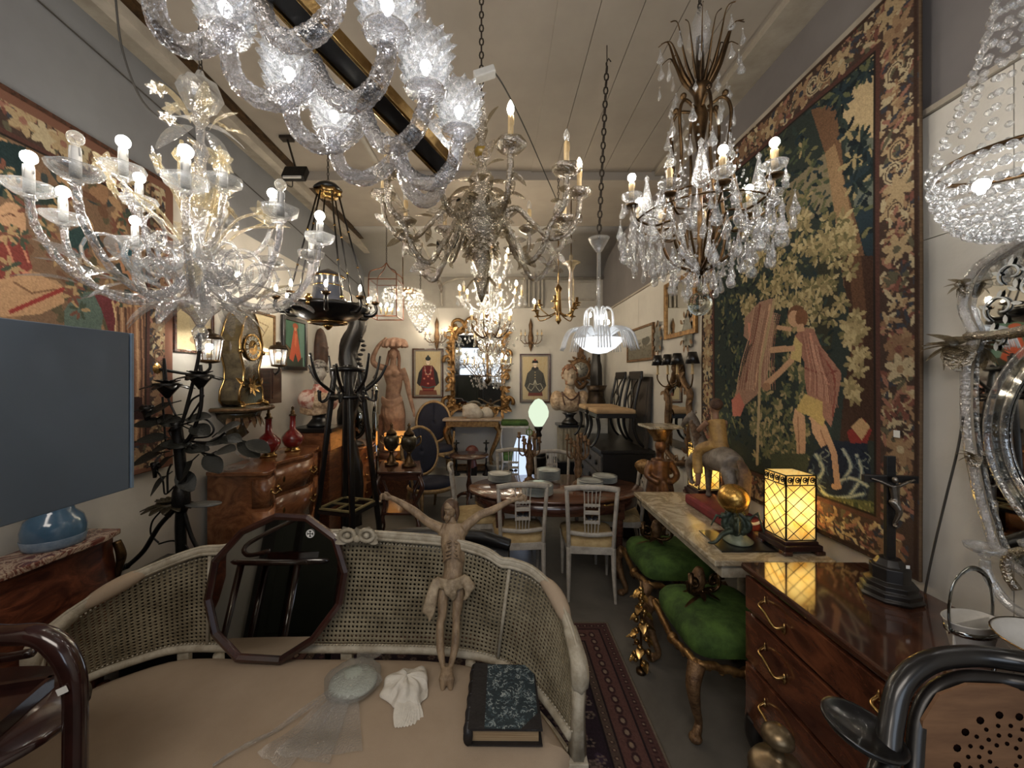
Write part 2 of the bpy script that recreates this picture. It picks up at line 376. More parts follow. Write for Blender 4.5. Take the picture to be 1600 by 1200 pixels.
# right wall: white boards with open joints
ys = [-1.9, -.65, .55, 1.34, 2.55, 3.75, 4.95, YB]
for i in range(7):
    for z0, z1 in ((0, 2.36), (2.363, 2.86)):
        slab('wall_panel', (XR-.012, ys[i]+.002, z0), (XR+.001, ys[i+1]-.002, z1), 'wall_white', wr)
struct('ledge', MB().box((XR-.012, 1.8, 2.875), (.03, 9.7, .022)), 'trimw', wr)
# back wall: white boarding, pipes and cable trunking above it
for a, b in ((XL, -1.02), (-1.018, .22), (.222, 1.46), (1.462, XR)):
    slab('wall_panel', (a, YB-.02, 0), (b, YB+.001, 2.97), 'wall_white', wb)
mb = MB()
for x in (.44, .50, .58, .66, .72): mb.box((x, YB-.03, 3.42), (.035, .06, .88))
struct('cable_trunking', mb, 'pipe', wb)
mb = MB(); mb.tube(smoothpath([(-.97, 2.2, 3.5), (-.97, 4.2, 3.5), (-.97, 6.4, 3.42), (-.97, 6.6, 3.2), (-.96, 6.62, 3.0)], 5), .022, 8)
mb.tube([(-.97, 6.62, 3.36), (-.7, 6.62, 3.46), (1.74, 6.62, 3.46)], .022, 8)
struct('trim_1', mb, 'pipe', label='cream conduit pipe running under the ceiling and along the back wall')
slab('frame_panel', (.95, YB-.025, 3.1), (1.6, YB, 3.13), 'pipe', wb); slab('frame_panel', (.95, YB-.025, 3.4), (1.6, YB, 3.43), 'pipe', wb)
# ceiling boards to the right, cornices and the cross beam
for i in range(5):
    slab('ceiling_board', (.32+i*.24, YR, ZC-.010), (.555+i*.24, 3.96, ZC+.001), 'ceil', ceil)
slab('cornice', (XR-.2, YR, ZC-.05), (XR, 3.96, ZC), 'trimw', ceil)
slab('cornice', (XL, YR, ZC-.045), (XL+.16, YB, ZC), 'trimw', ceil)
slab('cornice', (XL+.16, YR, ZC-.10), (XL+.24, YB, ZC), mat('cornice_edge', rgb(186, 176, 160), .7), ceil)
slab('cornice', (XL+.24, YR, ZC-.03), (XL+.3, YB, ZC), 'brass_dark', ceil)
slab('ceiling_beam', (XL+.3, 3.96, ZC-.09), (XR, 4.12, ZC), 'ceil', ceil)
mb = MB(); rows = []
for k in range(9):
    a = k/8*PI/2; rows.append([(XL, 5.4+1.3*math.sin(a), ZC-.36*(1-math.cos(a))), (XR, 5.4+1.3*math.sin(a), ZC-.36*(1-math.cos(a)))])
mb.sheet(rows); struct('ceiling_vault', mb, 'wall_white', ceil, solid=.02)
slab('baseboard_back', (-1.3, YB-.05, .3), (XR, YB-.02, .36), 'wall_white')
# low white platform along the back
pl = slab('trim_2', (-1.34, 6.0, 0), (XR, YB-.02, .3), 'wall_white', label='low white platform along the back wall')
# stove pipe elbow
mb = MB(); mb.tube(smoothpath([(-.44, 4.6, 3.62), (-.45, 4.6, 3.5), (-.46, 4.6, 3.38), (-.54, 4.6, 3.33), (-.72, 4.6, 3.33)], 5), .055, 12)
mb.tube([(-.44, 4.6, ZC-.005), (-.44, 4.6, 3.6)], .058, 12)
one('stove_pipe', 'dark elbow pipe hanging from the ceiling behind the smoky gilt chandelier', 'pipe', mb, 'iron')
# floodlight at the left cornice
t = thing('floodlight', 'small black rectangular floodlight fixed high at the left cornice', 'light', (-1.72, 3.35, 3.5))
part(t, 'housing', MB().box((0, 0, .02), (.19, .06, .13), Matrix.Rotation(R(-30), 3, 'X')), 'iron', bev=.008)
part(t, 'lens', MB().box((0, -.035, .0), (.15, .012, .1), Matrix.Rotation(R(-30), 3, 'X')), 'white')
part(t, 'bracket', MB().bar((0, .02, .05), (-.10, .05, ZC-3.5-.0), .012, .012).box((-.10, .05, ZC-3.5-.012), (.10, .07, .024)), 'chain')
# cables
def cable(label, pts, r=.004, name='cable'):
    one(name, label, 'cable', MB().tube(smoothpath(pts, 6), r, 5), 'wire')
cable('thin grey cable sagging down the left wall behind the glass flower chandelier', [W(178, -60, 1.5), W(182, 10, 1.52), W(192, 80, 1.55), W(218, 150, 1.58), W(250, 185, 1.6), W(285, 198, 1.62)])
cable('straight dark cable stretched along the upper left wall', [(XL+.012, 1.0, 3.72), (XL+.012, 3.4, 3.55), (XL+.012, 6.4, 3.3)])
cable('black loop of cable hanging under the floodlight', [W(452, 262, 3.4), W(443, 270, 3.4), W(445, 285, 3.4), W(456, 292, 3.4), W(458, 280, 3.4), W(468, 262, 3.4)], .005)
cable('white flex running from the junction box down to the brass chandelier', [W(772, 112, 1.9), W(790, 140, 2.0), W(820, 200, 2.4), W(850, 268, 2.9), W(872, 320, 3.3), W(874, 345, 3.78)], .004)
cable('long grey flex hanging on the white wall beside the tapestry', [W(1505, 650, 1.46), W(1497, 700, 1.47), W(1480, 770, 1.50), W(1463, 840, 1.54), W(1449, 905, 1.57), W(1440, 960, 1.6)], .004)
one('junction_box', 'white plastic junction box on the chain of the smoky gilt chandelier', 'junction box', MB().box((0, 0, 0), (.10, .05, .035), Matrix.Rotation(R(-18), 3, 'Y')), 'white', W(757, 116, 1.82), bev=.006)
# ================================================================ tapestries
LF = [rgb(158, 138, 88), rgb(134, 118, 72), rgb(178, 158, 106), rgb(104, 98, 58)]
DK = [rgb(34, 52, 60), rgb(28, 42, 44), rgb(46, 62, 58), rgb(24, 34, 40)]
MD = [rgb(92, 96, 60), rgb(66, 78, 56), rgb(112, 106, 64)]
BR = [rgb(96, 62, 44), rgb(128, 88, 58), rgb(70, 44, 34), rgb(150, 118, 74)]
def border(cv, x0, y0, x1, y1, t):
    """carved-looking scroll border of flowers and leaves, in canvas pixels"""
    m, cv.m = cv.m, (lambda x, y: (x, y))
    base = rgb(70, 52, 44)
    for (a, b, c, d) in ((x0, y0, x1, y0+t), (x0, y1-t, x1, y1), (x0, y0, x0+t, y1), (x1-t, y0, x1, y1)):
        cv.poly([(a, b), (c, b), (c, d), (a, d)], base)
    cols = [rgb(166, 140, 98), rgb(146, 114, 78), rgb(116, 66, 54), rgb(56, 60, 70), rgb(176, 158, 120), rgb(130, 96, 66), rgb(88, 84, 64), rgb(146, 96, 76)]
    L = [((x0+i, y0+t/2), 0) for i in range(int(t/2), int(x1-x0-t/3), int(t*.45))]+[((x0+i, y1-t/2), 0) for i in range(int(t/2), int(x1-x0-t/3), int(t*.45))]
    L += [((x0+t/2, y0+i), 1) for i in range(int(t), int(y1-y0-t), int(t*.45))]+[((x1-t/2, y0+i), 1) for i in range(int(t), int(y1-y0-t), int(t*.45))]
    for (c, v) in L*2:
        cx, cy = c
        for q in range(7): a = random.uniform(0, 6.28); cv.ell(cx+random.uniform(-.36, .36)*t, cy+random.uniform(-.36, .36)*t, t*random.uniform(.1, .2), t*random.uniform(.04, .08), random.choice(cols), a)
    for i, (c, v) in enumerate(L):
        k = random.randrange(6); cx, cy = c[0]+random.uniform(-3, 3)*v, c[1]+random.uniform(-3, 3)*(1-v)
        if k in (0, 4):
            col = random.choice(cols[:2]+cols[4:6]); cc = random.choice(cols)
            for q in range(6):
                a = q*PI/3+.3; cv.ell(cx+t*.2*math.cos(a), cy+t*.2*math.sin(a), t*.17, t*.09, col, a)
            cv.ell(cx, cy, t*.09, t*.09, cc)
        elif k == 1:
            pts = [(cx+t*.32*math.cos(a)*(1-a/9), cy+t*.32*math.sin(a)*(1-a/9)) for a in np.arange(0, 7, .5)]
            cv.line(pts, t*.11, random.choice([cols[0], cols[1], cols[4], cols[5]])); cv.line(pts, t*.03, base)
        else:
            for q in range(10):
                a = random.uniform(0, 6.28); cv.ell(cx+random.uniform(-.32, .32)*t, cy+random.uniform(-.3, .3)*t, t*.17, t*.05, random.choice(cols), a)
                cv.ell(cx+random.uniform(-.35, .35)*t, cy+random.uniform(-.3, .3)*t, t*.1, t*.035, base, a+.8)
    for o, c in ((0, rgb(104, 80, 54)), (t*.09, rgb(60, 40, 30))):
        cv.line([(x0+o, y0+o), (x1-o, y0+o), (x1-o, y1-o), (x0+o, y1-o), (x0+o, y0+o)], t*.07, c)
    i = t*.97; cv.line([(x0+i, y0+i), (x1-i, y0+i), (x1-i, y1-i), (x0+i, y1-i), (x0+i, y0+i)], t*.12, rgb(84, 50, 42))
    i = t*1.06; cv.line([(x0+i, y0+i), (x1-i, y0+i), (x1-i, y1-i), (x0+i, y1-i), (x0+i, y0+i)], t*.07, rgb(38, 30, 26))
    cv.m = m
def tap_right():
    XT = 1.705; Y0, Y1, Z0, Z1 = 1.60, 3.33, .975, 3.475; w, h = 330, 470
    def mp(px, py):
        D = XT*F/(px-CX); Z = H-(py-CY)/F*D; return ((Y1-D)/(Y1-Y0)*w, (Z1-Z)/(Z1-Z0)*h)
    cv = Cv(w, h, rgb(44, 54, 50), mp)
    P = lambda l: [(1080+x/2.4, 400+y/2.4) for x, y in l]      # crop of the lower part
    Q = lambda l: [(1080+x/2.667, y/2.667) for x, y in l]      # crop of the upper part
    cv.poly(Q([(600, 300), (826, 170), (830, 620), (700, 640), (640, 520)]), rgb(186, 160, 112), .04)
    cv.poly(Q([(380, 800), (560, 640), (600, 860), (420, 960)]), rgb(128, 114, 84))
    cv.poly(Q([(640, 600), (830, 560), (830, 880), (690, 900)]), rgb(98, 104, 92))
    cv.poly(Q([(690, 860), (830, 860), (820, 1200), (740, 1200)]), rgb(34, 52, 62))
    cv.poly(P([(480, 0), (570, 0), (520, 420), (470, 300)]), rgb(52, 52, 40))
    # dark foliage masses
    for n, box, cols, L, wd_ in ((700, (1105, 230, 1300, 700), DK+MD, 9, 3.4), (110, (1200, 60, 1320, 330), DK+MD, 11, 4), (420, (1110, 200, 1230, 480), MD+DK, 9, 3),
                                 (70, (1322, 230, 1372, 420), DK+MD, 11, 4)):
        for _ in range(n):
            x, y = random.uniform(box[0], box[2]), random.uniform(box[1], box[3])
            if y < 235-(x-1150)*.98+30: continue
            u = cv.m(x, y); mm, cv.m = cv.m, (lambda a, b: (a, b)); cv.ell(u[0], u[1], L/2, wd_/2, random.choice(cols), random.uniform(-1.2, 1.2), 8); cv.m = mm
    # trunk
    cv.poly(Q([(505, 460), (600, 430), (625, 600), (640, 760), (700, 960), (760, 1200), (640, 1200), (600, 900), (560, 640)]), rgb(112, 78, 50), .1)
    cv.poly(Q([(560, 640), (600, 600), (650, 800), (690, 1000), (700, 1200), (650, 1200), (600, 900)]), rgb(150, 116, 74), .1)
    cv.poly(P([(560, 0), (715, 0), (700, 690), (560, 700), (580, 480), (610, 300)]), rgb(66, 42, 30), .12)
    cv.poly(P([(590, 0), (640, 0), (660, 200), (640, 420), (600, 420), (610, 200)]), rgb(92, 60, 38), .1)
    def cl(x, y, cols, n=10, R_=16, L=9, w_=4):
        u = cv.m(x, y); mm, cv.m = cv.m, (lambda a, b: (a, b)); cv.spray(u[0], u[1], R_, n, cols, L, w_); cv.m = mm
    for _ in range(95):
        cl(random.uniform(1160, 1330), random.uniform(340, 520), LF)
    for _ in range(60): cl(random.uniform(1170, 1265), random.uniform(560, 720), MD+LF[:1], 8, 13)
    for _ in range(16): u_ = random.random(); cl(1300+60*u_+random.uniform(-14, 14), 165-75*u_+random.uniform(-14, 14), DK+MD[:1], 10, 18, 11, 4)
    for _ in range(12): cl(random.uniform(1322, 1366), random.uniform(205, 300), DK+LF[:1], 9, 16, 12, 4.5)
    for _ in range(34): cl(random.uniform(1150, 1260), random.uniform(230, 360), MD+LF[:2], 9, 15, 10, 3.5)
    for _ in range(14): cl(random.uniform(1325, 1350), random.uniform(490, 620), LF[:3], 7, 12)
    for _ in range(30): cl(random.uniform(1125, 1160), random.uniform(440, 690), DK+MD, 8, 12)
    skin, skd = rgb(196, 148, 106), rgb(160, 112, 76)
    # hanging pink drapery figure
    cv.poly(P([(205, 230), (262, 170), (316, 158), (312, 300), (286, 460), (250, 520), (205, 560), (160, 590), (168, 520), (196, 430), (232, 330), (200, 300)]), rgb(160, 118, 94), .08)
    for l, c in (([(262, 180), (240, 330), (210, 470)], rgb(128, 74, 60)), ([(300, 180), (270, 340), (240, 500)], rgb(204, 156, 116)), ([(220, 250), (225, 330)], rgb(206, 130, 104))): cv.curve(P(l), 3.2, c)
    for k in range(16):
        x = 215+k*6.5; cv.curve(P([(x+25, 190+k*2), (x+6, 300), (x-22+k*1.5, 400), (x-40+k*3, 500)]), 1.3, random.choice([rgb(128, 84, 68), rgb(186, 142, 112), rgb(148, 100, 80)]))
    cv.poly(P([(155, 540), (185, 510), (205, 560), (190, 600), (160, 600)]), rgb(186, 102, 84))
    cv.line(P([(316, 158), (262, 420), (250, 780)]), 4, rgb(176, 150, 104))
    # legs
    cv.poly(P([(392, 570), (432, 600), (436, 700), (428, 782), (398, 782), (400, 700), (384, 620)]), skin, .06)
    cv.poly(P([(452, 600), (502, 640), (520, 700), (560, 800), (566, 862), (532, 874), (540, 800), (490, 712), (460, 660)]), skin, .06)
    cv.line(P([(404, 600), (412, 770)]), 2, skd); cv.line(P([(490, 650), (545, 800)]), 2, skd)
    # ground, cloak and border of flowers at the foot
    cv.poly(P([(300, 740), (440, 740), (470, 900), (300, 900)]), rgb(70, 76, 52), .1)
    cv.poly(P([(540, 690), (660, 700), (676, 820), (660, 910), (540, 905), (450, 880), (440, 800), (470, 730)]), rgb(30, 40, 58), .08)
    for l in ([(450, 800), (520, 900), (650, 890)], [(470, 740), (500, 800), (460, 860)], [(570, 720), (600, 790), (560, 850)], [(620, 740), (640, 820), (600, 890)], [(540, 850), (600, 830), (660, 860)]):
        cv.curve(P(l), 7, rgb(96, 112, 112)); cv.curve(P(l), 3.4, rgb(164, 168, 148))
    for k in range(26):
        x, y = random.uniform(460, 660), random.uniform(720, 890); cv.curve(P([(x, y), (x+random.uniform(-24, 24), y+18), (x+random.uniform(-30, 30), y+40)]), 1.6, random.choice([rgb(66, 84, 98), rgb(20, 28, 44), rgb(120, 130, 120)]))
    cv.line(P([(452, 600), (502, 640), (540, 740), (552, 862)]), 9, skin)
    cv.ell(*P([(548, 862)])[0], 8, 5, skin)
    cv.poly(P([(585, 660), (650, 610), (678, 650), (660, 700), (600, 700)]), rgb(140, 34, 28)); cv.poly(P([(600, 640), (640, 604), (672, 640), (640, 690)]), rgb(190, 150, 96))
    cv.poly(P([(440, 890), (690, 920), (690, 1040), (640, 1030), (440, 950)]), rgb(92, 96, 50), .12)
    for k in range(60): x = 445+k*4; cv.line(P([(x, 960+(x-440)*.3), (x+6, 905+(x-440)*.1)]), 1.2, random.choice([rgb(130, 126, 66), rgb(60, 70, 40)]))
    cv.poly(P([(430, 950), (690, 1035), (690, 1200), (430, 1150)]), rgb(150, 84, 46), .1)
    for (x, y) in ((500, 985), (560, 1020), (530, 1090), (620, 1080), (600, 1140), (470, 1060)):
        c = P([(x, y)])[0]; cv.ell(*c, 13, 8, rgb(190, 140, 70), .4); cv.ell(*c, 7, 4, rgb(164, 56, 36), .4); cv.line(P([(x-30, y+40), (x, y+15), (x+35, y+30)]), 3, rgb(196, 172, 110))
    # tunic, arms and head
    cv.poly(P([(430, 515), (490, 530), (520, 560), (500, 640), (450, 600), (396, 578)]), rgb(190, 158, 74), .06)
    cv.poly(P([(392, 300), (415, 268), (462, 272), (492, 340), (540, 400), (568, 440), (560, 500), (530, 640), (500, 600), (498, 545), (440, 520), (428, 450), (430, 400), (408, 360)]), rgb(160, 106, 84), .07)
    for l, c in (([(450, 290), (470, 380), (520, 480)], rgb(206, 136, 106)), ([(430, 420), (500, 440), (550, 430)], rgb(130, 60, 48)), ([(480, 360), (540, 450), (535, 600)], rgb(136, 64, 52)), ([(440, 330), (450, 400)], rgb(200, 120, 94))): cv.curve(P(l), 3, c)
    for k in range(18):
        x = 415+k*5; cv.curve(P([(x, 285+k*4), (x+14, 360+k*3), (x+24+k, 430+k*3), (x+20+k*2, 500+k*4)]), 1.3, random.choice([rgb(132, 80, 64), rgb(184, 132, 106), rgb(146, 94, 74)]))
    cv.line(P([(398, 330), (380, 390), (330, 440), (284, 480)]), 9, skin); cv.poly(P([(392, 300), (420, 330), (415, 400), (375, 385)]), rgb(196, 168, 92))
    cv.line(P([(392, 345), (305, 352)]), 9, skin); cv.line(P([(380, 275), (330, 268)]), 7, skin)
    cv.ell(*P([(285, 490)])[0], 6, 7, skd); cv.ell(*P([(400, 225)])[0], 15, 17, rgb(112, 72, 44)); cv.ell(*P([(390, 235)])[0], 10, 13, skin)
    cv.ell(*P([(418, 232)])[0], 10, 14, rgb(126, 80, 48)); cv.poly(P([(400, 255), (425, 255), (430, 280), (400, 285)]), skin)
    border(cv, 0, 0, w, h, 36); cv.grain(.09)
    t = thing('tapestry', 'tall verdure tapestry with a pink-tunicked figure under a tree, right wall', 'tapestry', (XT, Y1, 0))
    painted(t, 'woven_field', cv, (0, 0, Z1), (0, Y0-Y1, 0), (0, 0, Z0-Z1), 'weave', bow=.004, solid=.012)
    part(t, 'hanging_batten', MB().box((.012, (Y0-Y1)/2, Z1+.015), (.03, Y1-Y0, .03)), 'trimw')
    part(t, 'price_tag', MB().box((-.012, Y0-Y1+.09, 1.56), (.002, .026, .03)), 'tagp')
tap_right()
def tap_left():
    XT = -2.245; Y0, Y1, Z0, Z1 = .55, 2.72, 1.2, 3.10; w, h = 400, 350
    def mp(px, py):
        D = XT*F/(px-CX); Z = H-(py-CY)/F*D; return ((D-Y0)/(Y1-Y0)*w, (Z1-Z)/(Z1-Z0)*h)
    cv = Cv(w, h, rgb(122, 92, 66), mp)
    for _ in range(500):
        cv.m = lambda a, b: (a, b); cv.ell(random.uniform(30, w-30), random.uniform(30, h-30), random.uniform(4, 14), random.uniform(3, 6), random.choice([rgb(150, 108, 70), rgb(110, 74, 50), rgb(88, 80, 56), rgb(168, 128, 84), rgb(56, 66, 66)]), random.uniform(0, 3))
    cv.m = mp; S = lambda l: [(x/3.333, 170+y/3.333) for x, y in l]
    cv.poly(S([(-60, 150), (120, 200), (160, 330), (60, 470), (-60, 450)]), rgb(32, 52, 54), .1)
    cv.poly(S([(150, 380), (360, 420), (330, 520), (200, 500)]), rgb(44, 60, 52), .1)
    cv.poly(S([(340, 640), (440, 600), (460, 740), (380, 780), (330, 720)]), rgb(42, 70, 70), .1)
    cv.poly(S([(620, 640), (700, 740), (660, 800), (600, 740)]), rgb(36, 84, 96), .1)
    skin = rgb(192, 144, 100)
    cv.ell(*S([(110, 400)])[0], 17, 15, rgb(170, 126, 84)); cv.ell(*S([(40, 600)])[0], 26, 34, skin)
    cv.line(S([(0, 560), (40, 548), (70, 560)]), 2, rgb(110, 70, 50)); cv.line(S([(20, 640), (60, 650)]), 2, rgb(120, 60, 50))
    cv.poly(S([(-80, 780), (0, 690), (120, 690), (160, 830), (80, 900), (-80, 900)]), rgb(132, 52, 44), .08)
    for l in ([(20, 700), (60, 800), (120, 860)], [(0, 820), (80, 830), (150, 860)], [(100, 700), (140, 800)]): cv.line(S(l), 3.4, rgb(196, 120, 86))
    cv.poly(S([(-80, 900), (180, 850), (320, 930), (330, 1010), (200, 1070), (-80, 1090)]), rgb(184, 138, 92), .06)
    cv.line(S([(40, 1060), (180, 1000), (320, 940)]), 7, rgb(150, 40, 34)); cv.line(S([(60, 900), (160, 960), (280, 940)]), 3, rgb(130, 90, 58))
    cv.poly(S([(330, 1050), (380, 960), (480, 950), (540, 1030), (520, 1150), (330, 1150)]), rgb(84, 104, 94), .08)
    cv.poly(S([(480, 960), (580, 980), (640, 1060), (640, 1170), (560, 1160), (520, 1040)]), rgb(112, 44, 50), .08)
    for x in range(580, 780, 28): cv.line(S([(x, 1000), (x+20, 1100), (x+10, 1190)]), 3.2, random.choice([rgb(190, 140, 88), rgb(140, 82, 52), rgb(206, 164, 110)]))
    for l in ([(600, 700), (640, 850), (740, 880)], [(660, 840), (700, 960), (760, 1000)]): cv.line(S(l), 5, rgb(176, 120, 78))
    for _ in range(70):
        u = (random.uniform(60, w-60), random.uniform(60, h-60)); cv.m = lambda a, b: (a, b); cv.spray(*u, 15, 8, [rgb(170, 136, 86), rgb(66, 78, 62), rgb(120, 70, 52)], 9, 3.4); cv.m = mp
    # figures standing near the right border, drapery in vertical folds
    T2 = lambda l: [(200+x/2.857, 480+y/2.857) for x, y in l]
    cv.poly(T2([(-60, 0), (100, 0), (90, 700), (-60, 760)]), rgb(150, 104, 70), .07)
    for x in range(-50, 100, 16): cv.line(T2([(x, 0), (x+12, 300), (x, 700)]), 3.2, random.choice([rgb(120, 76, 52), rgb(186, 140, 94), rgb(90, 60, 44)]))
    cv.poly(T2([(20, 400), (60, 400), (70, 500), (20, 500)]), rgb(52, 30, 28))
    border(cv, 0, 0, w, h, 36); cv.grain(.09)
    # brick coloured outer band
    cv.m = lambda a, b: (a, b)
    for (a, b, c, d) in ((0, 0, w, 9), (0, h-6, w, h), (w-12, 0, w, h), (0, 0, 6, h)): cv.poly([(a, b), (c, b), (c, d), (a, d)], rgb(122, 78, 58))
    t = thing('tapestry', 'wide figural tapestry with a red-robed figure on the left wall', 'tapestry', (XT, Y0, 0))
    painted(t, 'woven_field', cv, (0, 0, Z1), (0, Y1-Y0, 0), (0, 0, Z0-Z1), 'weave', bow=.004, solid=.012)
    part(t, 'hanging_batten', MB().box((-.012, (Y1-Y0)/2, Z1+.012), (.03, Y1-Y0, .03)), 'mahog')
tap_left()
# ================================================================ carpet
def carpet():
    X0, X1, Y0, Y1 = -1.45, .79, 1.0, 2.90; w, h = 420, 360
    cv = Cv(w, h, rgb(62, 34, 38))
    def frame(i, t, c):
        for (a, b, e, d) in ((i, i, w-i, i+t), (i, h-i-t, w-i, h-i), (i, i, i+t, h-i), (w-i-t, i, w-i, h-i)): cv.poly([(a, b), (e, b), (e, d), (a, d)], c)
    frame(0, 3, rgb(112, 100, 84)); frame(3, 12, rgb(84, 52, 48)); frame(15, 2, rgb(34, 24, 30)); frame(17, 22, rgb(96, 60, 54)); frame(39, 2, rgb(34, 24, 30)); frame(41, 8, rgb(84, 66, 56)); frame(49, 2, rgb(30, 22, 28))
    for i, st, r_ in ((9, 9, 3.4), (28, 13, 6.2), (45, 8, 2.6)):
        for k in range(i, w-i, st):
            for y in (i, h-i): cv.ell(k, y, r_, r_*.7, rgb(58, 32, 36)); cv.ell(k, y, r_*.45, r_*.4, rgb(134, 110, 90))
        for k in range(i, h-i, st):
            for x in (i, w-i): cv.ell(x, k, r_*.7, r_, rgb(58, 32, 36)); cv.ell(x, k, r_*.4, r_*.45, rgb(134, 110, 90))
    cv.poly([(51, 51), (w-51, 51), (w-51, h-51), (51, h-51)], rgb(44, 30, 42))
    for _ in range(900):
        x, y = random.uniform(56, w-56), random.uniform(56, h-56); r_ = random.uniform(2, 6)
        cv.ell(x, y, r_, r_*.8, random.choice([rgb(84, 52, 54), rgb(60, 44, 66), rgb(78, 66, 60), rgb(30, 22, 34)]))
        if r_ > 3.6:
            for q in range(6): cv.ell(x+r_*.7*math.cos(q*1.05), y+r_*.7*math.sin(q*1.05), 1.4, 1.2, rgb(108, 90, 82))
    cv.grain(.12)
    t = thing('carpet', 'dark red and navy patterned wool carpet under the cane sofa', 'carpet', (X0, Y1, .008))
    painted(t, 'pile', cv, (0, 0, 0), (X1-X0, 0, 0), (0, Y0-Y1, 0), 'weave', solid=.012)
carpet()
# ================================================================ chandelier pieces
CACHE = {}
def shared(key, fn, m):
    if key not in CACHE:
        me = fn().mesh(key); me.materials.append(M[m] if isinstance(m, str) else m); CACHE[key] = me
    return CACHE[key]
def put(parent, name, me, loc, rot=None, s=1, **k):
    o = part(parent, name, me, None, loc=loc, **k)
    if rot is not None: o.rotation_euler = rot
    if s != 1: o.scale = (s, s, s) if not hasattr(s, '__len__') else s
    return o
def bulb_mb(r=.011, h=.045):
    return MB().lathe([(r*.5, 0), (r*.8, h*.15), (r, h*.35), (r*.85, h*.6), (r*.4, h*.85), (.0006, h)], 10)
def globe_mb(r=.02): return MB().lathe([(r*.4, 0), (r*.5, r*.3)]+[(r*math.sin(a), r*1.3-r*math.cos(a)) for a in np.linspace(.5, 3.1, 8)], 12)
def candle_mb(r, h):
    m = MB().lathe([(r, 0), (r*1.02, h*.5), (r*.96, h*.9), (r*.8, h), (r*.4, h)], 9)
    for k in range(3): a = k*2.3; m.tube([(r*math.cos(a), r*math.sin(a), h*.98), (r*1.1*math.cos(a), r*1.1*math.sin(a), h*.8), (r*1.05*math.cos(a), r*1.05*math.sin(a), h*(.7-.1*k))], r*.2, 5)
    return m
def cup_mb(r, h=None, wav=0, n=20):
    h = h or r*.55
    return MB().lathe([(r*.12, -h*.5), (r*.3, -h*.3), (r*.22, -.05*h), (r*.6, h*.1), (r*.92, h*.5), (r, h), (r*.93, h*.95), (r*.55, h*.2), (r*.15, h*.1)], n, rib=wav, ribn=6, cap=False)
def flower_mb(r):
    m = MB()
    for k in range(6):
        a = k*PI/3; m.leaf((0, 0, 0), (math.cos(a), math.sin(a), .6), r, r*.35, curl=.5, n=4)
    m.ball((0, 0, r*.2), r*.22, 8, 5); return m
def leafm(L, w): return MB().leaf((0, 0, 0), (1, 0, .5), L, w, curl=.55, n=7)
def unit(arm, key, top, cup, cupm, ch, cr, cm, lit, bkey='flame', lm='bulb', boff='bulb_off', pan=True):
    """drip pan, candle sleeve and bulb on one arm"""
    x, y, z = top
    if pan: put(arm, 'drip_pan', shared(key+'_pan', lambda: cup_mb(cup, wav=.06 if 'glass' in str(cupm) else 0), cupm), (x, y, z))
    put(arm, 'candle', shared(key+'_candle', lambda: candle_mb(cr, ch), cm), (x, y, z+cup*.12))
    b = bulb_mb(cr*1.25, cr*5) if bkey == 'flame' else globe_mb(cr*1.5)
    o = put(arm, 'bulb', shared(key+bkey+('1' if lit else '0'), lambda: b, lm if lit else boff), (x, y, z+cup*.12+ch))
    return o
def ctop(t, z0, z1, lr=.014, name='chain', m='chain'):
    return part(t, name, MB().chain((0, 0, z0), (0, 0, z1), lr, lr*.24), m)
def hookplate(t, z): part(t, 'ceiling_hook', MB().lathe([(.03, 0), (.03, -.006), (.012, -.02), (.006, -.03)], 12, (0, 0, z)).tube([(0, 0, z-.02), (.012, 0, z-.04), (0, 0, z-.055), (-.01, 0, z-.045)], .003, 6), 'chain')
